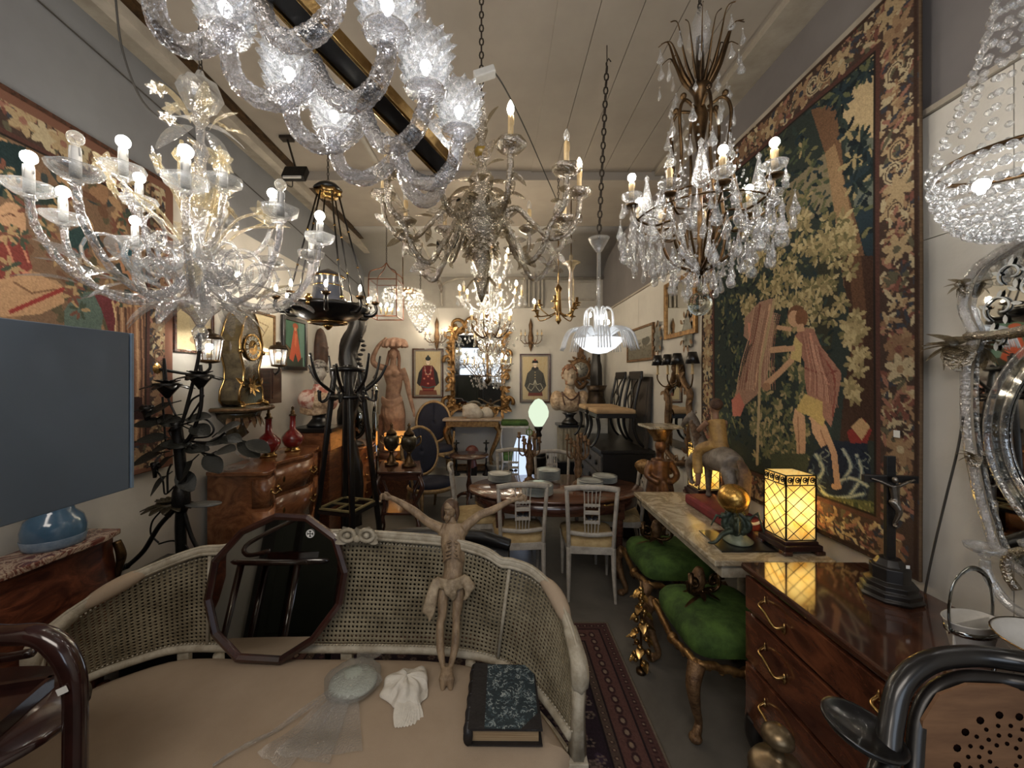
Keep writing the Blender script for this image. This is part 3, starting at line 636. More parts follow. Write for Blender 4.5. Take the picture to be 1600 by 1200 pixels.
# ---------------------------------------------------------------- 1. big twisted glass chandelier near the viewer
def big_glass():
    A0, A1 = W(398, -60, .80), W(700, 262, 1.27)
    t = thing('glass_chandelier', 'big twisted clear glass chandelier with nubbed shades on a brass bar, overhead', 'chandelier', (A0+A1)/2)
    o = (A0+A1)/2; L = lambda p: p-o
    B0, B1 = L(A0), L(A1); d = (B1-B0).normalized()
    part(t, 'channel', MB().bar(B0, B1, .062, .03), 'black', bev=.003)
    sd = d.cross(Vector((0, 0, 1))).normalized()
    for s in (-1, 1): part(t, 'brass_edge', MB().bar(B0+sd*.036*s-Vector((0, 0, .006)), B1+sd*.036*s-Vector((0, 0, .006)), .010, .034), 'brass', bev=.002)
    for f in (.25, .8):
        p = B0.lerp(B1, f); part(t, 'hanging_rod', MB().tube([p, (p.x, p.y, ZC-o.z-.02)], .012, 12, rib=.1, ribn=5, tw=200).lathe([(.05, 0), (.05, .015), (.02, .02)], 16, (p.x, p.y, ZC-o.z-.02)), 'glass_twist')
    def bud():
        m = MB(); prof = [(.016, 0), (.034, .002), (.043, .008), (.047, .03), (.057, .08), (.062, .108), (.059, .108), (.046, .04), (.038, .012)]
        return m.lathe(prof, 24, cap=False)
    def nubs():
        m = MB()
        for j in range(7):
            z = .012+j*.0155; r = .044+.018*j/6
            for k in range(15):
                a = 2*PI*(k+.5*(j % 2))/15; c = Vector((r*math.cos(a), r*math.sin(a), z)); out = Vector((math.cos(a), math.sin(a), .25)).normalized()
                u = out.cross(Vector((0, 0, 1))).normalized()*.0098; v = out.cross(u).normalized()*.0088; tip = c+out*.017
                m.add([c+u, c+v, c-u, c-v, tip], [(0, 1, 4), (1, 2, 4), (2, 3, 4), (3, 0, 4)], False)
        return m
    bm_, nm_ = shared('shade_bowl', bud, 'shade_glass'), shared('shade_nubs', nubs, 'shade_glass')
    arms = [ # pixel path, depth start, depth end, shade?
        ([(369, -30), (369, 15), (357, 45), (324, 68), (286, 71), (256, 49), (240, 8), (240, -40)], .92, .74, 1),
        ([(440, -30), (410, 0), (425, 50), (462, 66), (507, 38), (526, 0), (530, -40)], .86, .80, 1),
        ([(492, 101), (470, 139), (440, 158), (402, 152), (369, 124), (357, 85), (352, 60)], .98, .90, 1),
        ([(490, 95), (511, 142), (545, 161), (582, 142), (603, 94), (605, 60)], .95, .82, 1),
        ([(572, 172), (556, 203), (526, 225), (492, 225), (462, 199), (452, 157)], 1.10, 1.0, 1),
        ([(569, 170), (586, 214), (616, 229), (646, 210), (663, 172), (665, 148)], 1.06, .96, 1),
        ([(624, 236), (600, 264), (567, 279), (537, 266), (522, 232), (522, 218)], 1.22, 1.14, 1),
        ([(620, 232), (639, 272), (676, 287), (706, 261), (716, 221), (717, 212)], 1.2, 1.12, 1),
        ([(626, 238), (636, 290), (663, 315), (685, 296), (690, 272), (690, 262)], 1.26, 1.30, 1)]
    for px, d0, d1, sh in arms:
        n = len(px); P = smoothpath([L(W(x, y, d0+(d1-d0)*i/(n-1))) for i, (x, y) in enumerate(px)], 9)
        a = part(t, 'arm', MB().tube(P, [.019, .02, .02, .019, .017], 24, rib=.17, ribn=7, tw=130), 'glass_twist')
        e = P[-1]
        part(a, 'collar', MB().lathe([(.015, -.024), (.021, -.016), (.019, -.006), (.026, 0), (.046, .004), (.050, .009), (.03, .012)], 20, e), 'glass_twist')
        put(a, 'shade', bm_, e+Vector((0, 0, .012))); put(a, 'shade', nm_, e+Vector((0, 0, .012)))
        part(a, 'bulb', globe_mb(.014).mesh('globe'), 'bulb_shade', loc=e+Vector((0, 0, .05)))
M['bulb_near'] = emit('bulb_soft', (1, .93, .82), 50)
M['bulb_shade'] = emit('bulb_in_shade', (1, .97, .92), 12)
big_glass()
# ---------------------------------------------------------------- 2. floral glass chandelier, left
def floral():
    c = Vector((-1.19, 1.58, 0)); t = thing('flower_chandelier', 'clear and gold blown glass chandelier with flowers and white candles, beside the left tapestry', 'chandelier', c)
    part(t, 'stem', MB().lathe([(.01, 2.0), (.03, 2.04), (.06, 2.07), (.075, 2.10), (.03, 2.14), (.05, 2.17), (.12, 2.2), (.13, 2.24), (.05, 2.27), (.02, 2.30), (.025, 2.4), (.05, 2.45), (.02, 2.5), (.018, 2.66), (.03, 2.7), (.012, 2.74), (.015, 2.8), (.03, 2.83), (.015, 2.86)], 20, rib=.06, ribn=10), 'glass_twist')
    part(t, 'top_bowl', MB().lathe([(.01, 2.84), (.05, 2.87), (.075, 2.93), (.06, 2.97), (.02, 2.99), (.01, 3.02)], 16, rib=.08, ribn=8), 'glass')
    ctop(t, 3.02, ZC-.05, .012); hookplate(t, ZC)
    arm_m = 'glass_twist'; lf = shared('f_leaf', lambda: leafm(.13, .028), 'glass_gold'); lfc = shared('f_leafc', lambda: leafm(.15, .03), 'glass'); fl = shared('f_flower', lambda: flower_mb(.045), 'glass_gold')
    for k in range(10):
        a = k*2*PI/10+.25; ca, sa = math.cos(a), math.sin(a); r = .44
        pts = [(.03, 2.22), (.10, 2.13), (.22, 2.09), (.34, 2.14), (.42, 2.26), (r, 2.36)]
        arm = part(t, 'arm', MB().tube(smoothpath([(x*ca, x*sa, z) for x, z in pts], 6), .0115, 10, rib=.1, ribn=4, tw=140), arm_m)
        curl = [(.14+.08*math.cos(b)*(1-b/14), 2.25+.08*math.sin(b)*(1-b/14)) for b in np.arange(-1.6, 6.5, .5)]
        part(arm, 'scroll', MB().tube([(x*ca, x*sa, z) for x, z in curl], .007, 8), 'glass')
        unit(arm, 'fl', (r*ca, r*sa, 2.37), .062, 'glass', .085, .0135, 'candle_w', k in (0, 4, 5, 6, 8), 'globe', lm='bulb_near')
        put(t, 'glass_leaf', lfc if k % 2 else lf, (.2*ca, .2*sa, 2.12), (0, -.5, a)); put(t, 'glass_leaf', lfc, (.33*ca, .33*sa, 2.18), (0, -.2, a+.9))
        put(t, 'glass_leaf', lfc, (.1*ca, .1*sa, 2.1), (0, .7, a+.3)); put(t, 'glass_leaf', lf, (.04*ca, .04*sa, 2.45), (0, -1.0, a+.3))
        part(t, 'flower_stem', MB().tube(smoothpath([(.05*math.cos(a+.3), .05*math.sin(a+.3), 2.30), (.15*math.cos(a+.3), .15*math.sin(a+.3), 2.42), (.27*math.cos(a+.3), .27*math.sin(a+.3), 2.45+.06*(k % 3))], 5), .005, 7), 'glass_gold')
        put(t, 'glass_flower', fl, (.27*math.cos(a+.3), .27*math.sin(a+.3), 2.45+.06*(k % 3)), (.5, .3*k, a))
    for k in range(14):
        a = k*2*PI/14; ca, sa = math.cos(a), math.sin(a); q = .12+.16*(k % 3)/2
        part(t, 'scroll', MB().tube([((q+.07*math.cos(b)*(1-b/9))*ca, (q+.07*math.cos(b)*(1-b/9))*sa, 2.17+.05*(k % 3)+.07*math.sin(b)*(1-b/9)) for b in np.arange(-2, 6, .5)], .006, 7), 'glass_twist' if k % 2 else 'glass')
        put(t, 'glass_leaf', lfc, ((q+.08)*ca, (q+.08)*sa, 2.14), (0, .5-.25*(k % 3), a+.5), .9)
    for k in range(5):
        a = k*2*PI/5+.6; ca, sa = math.cos(a), math.sin(a)
        arm = part(t, 'arm', MB().tube(smoothpath([(.02*ca, .02*sa, 2.36), (.1*ca, .1*sa, 2.30), (.2*ca, .2*sa, 2.34), (.25*ca, .25*sa, 2.46)], 6), .01, 10, rib=.1, ribn=4, tw=140), arm_m)
        unit(arm, 'fl', (.25*ca, .25*sa, 2.48), .062, 'glass', .085, .0135, 'candle_w', k in (0, 2, 3), 'globe', lm='bulb_near')
    for k in range(8):   # crown of leaves and flowers under the chain
        a = k*PI/4; put(t, 'glass_leaf', lf if k % 2 else lfc, (.03*math.cos(a), .03*math.sin(a), 2.80), (0, -.9 if k % 2 else .5, a))
        put(t, 'glass_flower', fl, (.13*math.cos(a), .13*math.sin(a), 2.78+.05*(k % 3)), (.4, 0, a), .7)
    mb = MB()
    for k in range(3):
        a = 2*k+.4; mb.tube([(.06*math.cos(a), .06*math.sin(a), 2.45), (.07*math.cos(a), .07*math.sin(a), 2.62)], .014, 10, rib=.12, ribn=5, tw=160)
        mb.lathe([(.01, 0), (.03, .02), (.02, .045), (.008, .06), (.006, .085)], 12, (.07*math.cos(a), .07*math.sin(a), 2.62), rib=.1, ribn=6)
    part(t, 'spire', mb, 'glass_gold')
    part(t, 'finial', MB().lathe([(.001, 1.93), (.02, 1.95), (.03, 1.98), (.012, 2.01)], 14, rib=.08, ribn=8).ball((0, 0, 1.92), .014), 'glass')
floral()
# ---------------------------------------------------------------- 3. smoky gilt floral chandelier, centre
def smoky():
    t = thing('smoky_chandelier', 'smoky gilt glass chandelier with long tapered candles, hung from the middle of the ceiling', 'chandelier', (-.085, 1.9, 0))
    part(t, 'stem', MB().lathe([(.004, 2.16), (.02, 2.2), (.035, 2.26), (.02, 2.30), (.045, 2.36), (.03, 2.42), (.07, 2.46), (.1, 2.53), (.03, 2.6), (.025, 2.66), (.05, 2.7), (.055, 2.76), (.022, 2.8), (.02, 2.86), (.035, 2.9), (.015, 2.93), (.03, 2.98), (.012, 3.06)], 20, rib=.07, ribn=10), 'glass_smoke')
    part(t, 'bowl', MB().lathe([(.02, 2.5), (.08, 2.52), (.12, 2.57), (.13, 2.61), (.122, 2.61), (.1, 2.57), (.03, 2.55)], 24, rib=.03, ribn=12, cap=False), 'glass_smoke')
    part(t, 'amber_knop', MB().lathe([(.01, 2.845), (.03, 2.86), (.036, 2.885), (.022, 2.91)], 16, rib=.06, ribn=10), mat('amber', rgb(150, 120, 20), .15, c2=rgb(110, 86, 14), coat=.5))
    ctop(t, 3.07, ZC-.05, .015); hookplate(t, ZC)
    lf = shared('s_leaf', lambda: leafm(.07, .018), 'glass_smoke'); big = shared('s_leafb', lambda: leafm(.12, .026), 'glass_smoke')
    fl = shared('s_flower', lambda: flower_mb(.04), 'glass_smoke')
    angs = [-74, -41, -8, 24, 56, 88, 120, 152, 185, 218, 252]
    for i, ad in enumerate(angs):
        a = R(ad); ca, sa = math.cos(a), math.sin(a)
        pts = [(.1, 2.58), (.15, 2.50), (.22, 2.38), (.28, 2.30), (.35, 2.34), (.40, 2.44), (.46, 2.50), (.47, 2.60)] if i % 2 else [(.1, 2.58), (.17, 2.6), (.25, 2.52), (.33, 2.45), (.40, 2.47), (.45, 2.54), (.46, 2.62)]
        P = smoothpath([(x*ca, x*sa, z) for x, z in pts], 5); arm = part(t, 'arm', MB().tube(P, [.013, .012, .011, .011, .012], 12, rib=.2, ribn=4, tw=170), 'glass_smoke')
        for q in range(4, len(P)-3, 2):
            put(arm, 'leaf', lf, P[q], (random.uniform(-2, 2), random.uniform(-1, 1), a+random.choice((-1.3, 1.3, 0, 3))), random.uniform(.7, 1.2))
        unit(arm, 'sm', (P[-1].x, P[-1].y, P[-1].z+.01), .058, 'glass_smoke', .13, .0105, 'candle', i in (0, 2), 'flame', lm='bulb_near')
        put(arm, 'flower', fl, P[len(P)*3//5]+Vector((0, 0, .02)), (.6, .2, a), .9)
    for k in range(12):
        a = k*PI/6; put(t, 'crown_leaf', big, (.02*math.cos(a), .02*math.sin(a), 2.99-.18*(k % 3)), (0, -1.1+.5*(k % 3), a), .9)
        if k % 2: put(t, 'crown_leaf', big, (.04*math.cos(a), .04*math.sin(a), 2.72), (0, .2, a+.2), 1.0)
        put(t, 'flower', fl, (.07*math.cos(a), .07*math.sin(a), 2.44-.04*(k % 2)), (.2, 1.2, a), 1.0)
        if k % 3 == 0: put(t, 'crown_leaf', big, (.02*math.cos(a), .02*math.sin(a), 2.28), (0, .9, a), .8)
smoky()
# ---------------------------------------------------------------- 4. bronze and crystal drop chandelier, right
def cdrop_mb(r=.012, h=.05): return MB().crystal((0, 0, 0), r, h, 6).ball((0, 0, .004), .004, 6, 4)
def pear_mb(r=.016, h=.06): return MB().lathe([(.0008, 0), (r*.25, -h*.2), (r*.5, -h*.45), (r, -h*.75), (r*.75, -h*.93), (.001, -h)], 8, sy=.5).ball((0, 0, .003), .004, 6, 4)
def crystal_ch():
    c = (.885, 1.75, 0); t = thing('crystal_chandelier', 'bronze cage chandelier thick with cut crystal drops and a ball, before the right tapestry', 'chandelier', c)
    part(t, 'stem', MB().lathe([(.012, 2.25), (.03, 2.3), (.012, 2.36), (.01, 2.7), (.02, 2.74), (.012, 2.8), (.035, 2.95), (.02, 3.0), (.028, 3.05), (.045, 3.08), (.02, 3.1), (.015, 3.3)], 16), 'brass_dark')
    part(t, 'gilt_cup', MB().lathe([(.005, 2.84), (.018, 2.88), (.026, 2.91), (.034, 2.95), (.02, 2.97)], 14), 'brass')
    ctop(t, 3.42, ZC-.05, .014); hookplate(t, ZC)
    part(t, 'top_crystals', MB().lathe([(.02, 3.22), (.05, 3.28), (.035, 3.36), (.01, 3.43)], 10, rib=.15, ribn=5), 'crystal')
    for k in range(16):
        a = k*PI/8; ca, sa = math.cos(a), math.sin(a)
        P = smoothpath([(.03*ca, .03*sa, 3.08), (.07*ca, .07*sa, 3.14), (.10*ca, .10*sa, 3.22), (.13*ca, .13*sa, 3.28+.04*(k % 2)), (.17*ca, .17*sa, 3.27+.04*(k % 2))], 4)
        part(t, 'crown_frond', MB().tube(P, [.012, .010, .006, .003, .0025], 6, flat=.5), 'brass_dark')
    pr = shared('c_pear', pear_mb, 'crystal'); dr = shared('c_drop', cdrop_mb, 'crystal'); bg = shared('c_big', lambda: pear_mb(.022, .085), 'crystal')
    def hang(r, z, n, me, ph=0, s=1, jit=.008):
        for k in range(n):
            a = 2*PI*k/n+ph; put(t, 'crystal_drop', me, (r*math.cos(a)+random.uniform(-jit, jit), r*math.sin(a)+random.uniform(-jit, jit), z+random.uniform(-jit, jit)), (0, 0, random.uniform(0, 6)), s*random.uniform(.85, 1.15))
    for k in range(6):     # cage ribs
        a = k*PI/3+.4; ca, sa = math.cos(a), math.sin(a)
        P = smoothpath([(.03*ca, .03*sa, 2.98), (.09*ca, .09*sa, 3.0), (.12*ca, .12*sa, 2.93), (.11*ca, .11*sa, 2.75), (.14*ca, .14*sa, 2.6), (.16*ca, .16*sa, 2.45), (.12*ca, .12*sa, 2.33), (.02*ca, .02*sa, 2.27)], 5)
        rb = part(t, 'cage_rib', MB().tube(P, .007, 8).ball(P[6]+Vector((0, 0, .02)), .014, 8, 6), 'brass_dark')
    part(t, 'ring', MB().tube([(.13*math.cos(x), .13*math.sin(x), 2.60) for x in np.arange(0, 6.28, .26)], .005, 6, closed=True).tube([(.27*math.cos(x), .27*math.sin(x), 2.50) for x in np.arange(0, 6.28, .16)], .004, 6, closed=True), 'brass_dark')
    lit = (0, 1, 3, 6, 7)
    for k in range(9):
        a = k*2*PI/9-1.75; ca, sa = math.cos(a), math.sin(a); r = .30 if k % 2 else .27; z = 2.56 if k % 2 else 2.53
        P = smoothpath([(.03*ca, .03*sa, 2.30), (.08*ca, .08*sa, 2.40), (.12*ca, .12*sa, 2.49), (.2*ca, .2*sa, 2.47), (r*.93*ca, r*.93*sa, 2.5), (r*ca, r*sa, z)], 5)
        arm = part(t, 'arm', MB().tube(P, .0055, 8).lathe([(.005, -.012), (.03, -.006), (.032, 0), (.01, .006)], 14, (r*ca, r*sa, z)), 'brass_dark')
        unit(arm, 'cr', (r*ca, r*sa, z+.02), .045, 'crystal', .075, .0115, 'candle', k in lit, 'globe', lm='bulb_near')
        for q in range(5):
            b = q*2*PI/5; put(arm, 'crystal_drop', pr, (r*ca+.042*math.cos(b), r*sa+.042*math.sin(b), z+.01), (0, 0, b))
    sp = shared('c_spire', lambda: MB().lathe([(.02, 0), (.035, .02), (.028, .05), (.018, .1), (.008, .15), (.006, .16), (.012, .175), (.001, .19)], 10, rib=.07, ribn=5), 'crystal')
    for k in range(4):
        a = k*PI/2-.45; put(t, 'crystal_spire', sp, (.22*math.cos(a), .22*math.sin(a), 2.55))
    hang(.17, 3.25, 10, pr); hang(.16, 3.14, 8, pr, .3); hang(.12, 3.03, 8, dr, .2)
    hang(.13, 2.93, 8, bg, .1); hang(.12, 2.82, 9, bg, .4); hang(.13, 2.72, 9, pr, .2)
    hang(.27, 2.49, 22, pr, .1, 1.1); hang(.25, 2.43, 20, bg, .2); hang(.21, 2.40, 16, pr); hang(.2, 2.34, 16, bg, .15); hang(.16, 2.30, 14, pr, .1); hang(.12, 2.26, 10, bg, .3); hang(.07, 2.21, 7, pr)
    hang(.31, 2.45, 26, bg, .05, 1.25); hang(.34, 2.50, 16, bg, .3, 1.15); hang(.27, 2.36, 18, bg, .2, 1.2)
    mb = MB()     # strings of small beads
    for k in range(18):
        a = k*PI/9
        for q in range(16):
            u = q/15; r = .12+.17*u; mb.ball((r*math.cos(a+u*.3), r*math.sin(a+u*.3), 2.85-.36*u-.12*math.sin(PI*u)), .0055, 5, 4)
        for q in range(9):
            u = q/8; r = .29*(1-u)+.06*u; mb.ball((r*math.cos(a), r*math.sin(a), 2.46-.22*u-.06*math.sin(PI*u)), .006, 5, 4)
    part(t, 'bead_string', mb, 'crystal', kind='stuff')
    part(t, 'crystal_ball', MB().ball((0, 0, 2.125), .052, 12, 9).lathe([(.004, 2.17), (.012, 2.19), (.004, 2.25)], 8), 'crystal_ball')
t_ = NT('crystal_ball'); g_ = t_.N('ShaderNodeBsdfGlass'); g_.inputs['IOR'].default_value = 1.5; g_.inputs[0].default_value = (.85, .87, .84, 1); t_.L(g_.outputs[0], t_.out.inputs[0]); M['crystal_ball'] = t_.m
crystal_ch()
# ---------------------------------------------------------------- 5. black and gilt lamp chandelier
def empire():
    c = Vector((-1.51, 3.5, 0)); t = thing('empire_chandelier', 'black and gilt bowl chandelier on six rods with small lit candles, near the left wall', 'chandelier', c)
    part(t, 'canopy', MB().lathe([(.10, 3.44), (.12, 3.46), (.08, 3.5), (.03, 3.52)], 24), 'black')
    part(t, 'canopy_leaves', MB().lathe([(.06, 3.38), (.1, 3.41), (.115, 3.44), (.09, 3.445)], 24, rib=.12, ribn=8), 'brass')
    ctop(t, 3.52, ZC-.04, .014); hookplate(t, ZC)
    for k in range(6):
        a = k*PI/3+.2; ca, sa = math.cos(a), math.sin(a); p, q = Vector((.09*ca, .09*sa, 3.41)), Vector((.33*ca, .33*sa, 2.46))
        r_ = part(t, 'rod', MB().tube([p, q], .008, 6), 'black')
        part(r_, 'gilt_link', MB().ball(p.lerp(q, .33), .012, 6, 4).ball(p.lerp(q, .66), .012, 6, 4).ball(q, .016, 8, 5), 'brass')
    part(t, 'bowl', MB().lathe([(.02, 2.26), (.13, 2.28), (.25, 2.33), (.345, 2.40), (.35, 2.43), (.31, 2.44), (.12, 2.40)], 40, cap=False), 'black')
    part(t, 'gilt_band', MB().lathe([(.125, 2.268), (.16, 2.276), (.165, 2.29), (.13, 2.285)], 40, rib=.03, ribn=20, cap=False).lathe([(.01, 2.22), (.03, 2.24), (.05, 2.265), (.02, 2.27)], 16), 'brass')
    part(t, 'oil_font', MB().lathe([(.20, 2.43), (.15, 2.47), (.125, 2.55), (.12, 2.66), (.14, 2.68), (.13, 2.70), (.05, 2.74), (.01, 2.76)], 32), mat('slate_lacquer', rgb(54, 58, 70), .25, c2=rgb(44, 48, 60), coat=.4))
    part(t, 'gilt_rim', MB().lathe([(.142, 2.675), (.147, 2.685), (.138, 2.69)], 32, cap=False).lathe([(.124, 2.60), (.128, 2.605), (.124, 2.61)], 32, cap=False), 'brass')
    for k in range(9):
        a = k*2*PI/9-1.9; ca, sa = math.cos(a), math.sin(a)
        arm = part(t, 'arm', MB().tube(smoothpath([(.3*ca, .3*sa, 2.36), (.37*ca, .37*sa, 2.36), (.41*ca, .41*sa, 2.40), (.40*ca, .40*sa, 2.45)], 4), [.022, .02, .016, .014], 8), 'black')
        part(arm, 'gilt_cup', MB().lathe([(.01, 0), (.03, .012), (.036, .03), (.02, .03)], 12, (.40*ca, .40*sa, 2.45), rib=.12, ribn=6), 'brass_dark')
        unit(arm, 'em', (.40*ca, .40*sa, 2.46), .03, 'brass', .055, .011, 'candle_w', k != 3, 'flame', pan=False, lm='bulb')
    part(t, 'gilt_mount', MB().ball((.0, -.36, 2.44), (.03, .02, .03)).ball((0, -.37, 2.39), .018), 'brass')
empire()
# ---------------------------------------------------------------- 6. crystal chandelier far centre
def far_crystal():
    t = thing('crystal_chandelier', 'tall two-tier crystal chandelier with lit candles hanging before the big gilt mirror', 'chandelier', (-.10, 4.6, 0))
    ctop(t, 3.5, ZC-.05, .014); hookplate(t, ZC)
    part(t, 'stem', MB().lathe([(.01, 2.2), (.04, 2.25), (.02, 2.32), (.06, 2.40), (.02, 2.46), (.015, 2.9), (.05, 2.95), (.07, 3.02), (.03, 3.06), (.02, 3.3), (.06, 3.36), (.04, 3.42), (.01, 3.5)], 14), 'crystal')
    pr = shared('fc_drop', lambda: pear_mb(.022, .075), 'crystal')
    for tier, (n, r, z, lit) in enumerate(((10, .36, 2.72, (0, 1, 2, 4, 5, 7, 8)), (6, .22, 3.12, (0, 1, 2, 4)), (8, .24, 2.42, (0, 1, 3, 4, 6)))):
        for k in range(n):
            a = k*2*PI/n-1.9+tier*.4; ca, sa = math.cos(a), math.sin(a)
            arm = part(t, 'arm', MB().tube(smoothpath([(.02*ca, .02*sa, z-.1), (r*.4*ca, r*.4*sa, z-.16), (r*.8*ca, r*.8*sa, z-.10), (r*ca, r*sa, z)], 4), .008, 6), 'crystal' if tier < 2 else 'brass_dark')
            unit(arm, 'fc', (r*ca, r*sa, z), .045, 'crystal', .09, .012, 'candle', k in lit, 'flame', lm='bulb_small')
            for q in range(3): put(arm, 'crystal_drop', pr, (r*ca+.04*math.cos(q*2.1), r*sa+.04*math.sin(q*2.1), z-.01))
    mb = MB()
    for _ in range(420):
        z = random.uniform(2.1, 3.35); rr = (.26+.1*math.sin((z-2.1)*9))*(1.0 if z < 2.9 else .62)*random.uniform(.25, 1); a = random.uniform(0, 6.28)
        mb.crystal((rr*math.cos(a), rr*math.sin(a), z), .013, random.uniform(.04, .07), 4)
    part(t, 'hanging_crystals', mb, 'crystal', kind='stuff')
    # second, lower chandelier just in front of the mirror
    t = thing('crystal_chandelier', 'low crystal chandelier with warm lit candles, right against the gilt mirror', 'chandelier', (-.17, 5.75, 0))
    ctop(t, 3.3, 3.845, .014)
    part(t, 'stem', MB().lathe([(.01, 1.7), (.05, 1.75), (.02, 1.8), (.015, 2.6), (.05, 2.7), (.02, 2.8), (.01, 3.3)], 12), 'brass_dark')
    for n, r, z, lit in ((8, .34, 1.98, (0, 1, 3, 4, 6)), (6, .2, 2.35, (0, 2, 3, 5))):
        for k in range(n):
            a = k*2*PI/n-1.7; ca, sa = math.cos(a), math.sin(a)
            arm = part(t, 'arm', MB().tube(smoothpath([(.02*ca, .02*sa, z-.14), (r*.5*ca, r*.5*sa, z-.16), (r*ca, r*sa, z)], 4), .007, 6), 'brass_dark')
            unit(arm, 'fc', (r*ca, r*sa, z), .045, 'crystal', .09, .012, 'candle', k in lit, 'flame', lm='bulb_small')
    mb = MB()
    for _ in range(420):
        z = random.uniform(1.68, 2.7); rr = (.30 if z < 2.1 else .2)*random.uniform(.3, 1); a = random.uniform(0, 6.28)
        mb.crystal((rr*math.cos(a), rr*math.sin(a), z), .014, random.uniform(.04, .07), 4)
    part(t, 'hanging_crystals', mb, 'crystal', kind='stuff')
far_crystal()
# ---------------------------------------------------------------- 7. glass palm chandelier with a white bowl
def palm():
    c = Vector((.615, 2.45, 0)); t = thing('palm_chandelier', 'glass palm chandelier with drooping frosted fronds over a glowing white bowl', 'chandelier', c)
    part(t, 'chain', MB().chain((.0, 0, 2.66), (.05, 0, 3.72), .02, .005), 'chain')
    part(t, 'hook', MB().tube([(.05, 0, 3.70), (.045, 0, 3.74), (.06, 0, 3.77), (.075, 0, 3.75)], .004, 6).tube([(.05, 0, 3.72), (.05, 0, ZC)], .003, 5), 'chain')
    part(t, 'ceiling_rose', MB().lathe([(.02, 2.58), (.055, 2.64), (.065, 2.66), (.02, 2.66)], 18), 'glass')
    part(t, 'glass_rod', MB().tube([(0, 0, 2.08), (0, 0, 2.60)], .012, 12), 'glass')
    part(t, 'bowl', MB().lathe([(.001, 1.945), (.05, 1.953), (.10, 1.98), (.14, 2.02), (.15, 2.04), (.144, 2.04), (.1, 1.99)], 32, cap=False), M['bowl_glow'])
    part(t, 'finial', MB().lathe([(.001, 1.93), (.008, 1.938), (.004, 1.948)], 8), 'iron')
    fr = shared('p_frond', lambda: (lambda m: [m.tube([(x, y, z) for x, y, z in smoothpath([(0, yy*.3, .01), (.07, yy*.8, .05), (.13, yy, .02), (.165, yy*1.1, -.08)], 5)], [.007, .007, .006, .003], 6) for yy in (-.03, -.015, 0, .015, .03)] and m)(MB()), 'frost')
    for k in range(10):
        a = k*PI/5+.2; put(t, 'glass_frond', fr, (.07*math.cos(a), .07*math.sin(a), 2.05), (0, 0, a))
    ho = shared('p_hoop', lambda: MB().tube(smoothpath([(.02, 0, 0), (.025, 0, .12), (.05, 0, .16), (.085, 0, .13), (.09, 0, .02)], 6), .005, 8), 'frost')
    for k in range(9):
        a = k*2*PI/9; o = put(t, 'glass_hoop', ho, (0, 0, 2.07), (0, 0, a))
        if k in (0, 2, 5, 7): put(t, 'bulb', shared('p_bulb', lambda: bulb_mb(.008, .028), 'bulb_shade'), (.06*math.cos(a), .06*math.sin(a), 2.13+.02*(k % 3)))
M['frost'] = glassy('frosted_glass', milk=(.9, .92, .94), body=.6, edge=.95, rough=.25, mk=.7)
t_ = NT('glowing_bowl'); e_ = t_.N('ShaderNodeEmission'); e_.inputs[0].default_value = (.92, .96, 1, 1); e_.inputs[1].default_value = .3
d_ = t_.N('ShaderNodeBsdfDiffuse'); a_ = t_.N('ShaderNodeAddShader'); t_.L(e_.outputs[0], a_.inputs[0]); t_.L(d_.outputs[0], a_.inputs[1]); t_.L(a_.outputs[0], t_.out.inputs[0]); M['bowl_glow'] = t_.m
palm()
# ---------------------------------------------------------------- 8. brass candle chandelier
t = thing('brass_chandelier', 'unlit brass chandelier of curved arms, just left of the glass palm chandelier', 'chandelier', (.56, 3.75, 0))
part(t, 'stem', MB().tube([(0, 0, 2.35), (0, 0, 3.4)], .006, 8).lathe([(.001, 2.3), (.03, 2.34), (.015, 2.38), (.03, 2.42), (.02, 2.6), (.035, 2.64), (.01, 2.68)], 14).lathe([(.01, 2.95), (.02, 3.0), (.012, 3.04)], 10), 'brass')
part(t, 'chain', MB().chain((0, 0, 3.4), (0, 0, ZC-.03), .014, .0035), 'chain')
for k in range(9):
    a = k*2*PI/9+.2; ca, sa = math.cos(a), math.sin(a); r = .27 if k % 2 else .18; z = 2.40 if k % 2 else 2.48
    arm = part(t, 'arm', MB().tube(smoothpath([(.02*ca, .02*sa, 2.42), (r*.4*ca, r*.4*sa, 2.38), (r*.85*ca, r*.85*sa, z-.04), (r*ca, r*sa, z)], 4), .006, 7).lathe([(.01, 0), (.04, .008), (.03, .014), (.012, .02), (.014, .06), (.01, .062)], 12, (r*ca, r*sa, z)), 'brass')
put(t, 'bulb', shared('bc_bulb', lambda: bulb_mb(.013, .04), 'bulb_small'), (-.24, -.12, 2.48))
t = thing('glass_chandelier', 'slender pendant of smoky glass cups on a rod, right of the gilt chandelier stem', 'chandelier', (.78, 4.3, 0))
part(t, 'rod', MB().tube([(0, 0, 2.5), (0, 0, ZC)], .006, 6), 'brass_dark')
part(t, 'glass_stem', MB().lathe([(.001, 2.48), (.02, 2.54), (.03, 2.6), (.035, 2.8), (.02, 2.95), (.05, 3.02), (.10, 3.04), (.09, 3.05), (.02, 3.06), (.02, 3.12), (.001, 3.14)], 16), 'glass_gold')
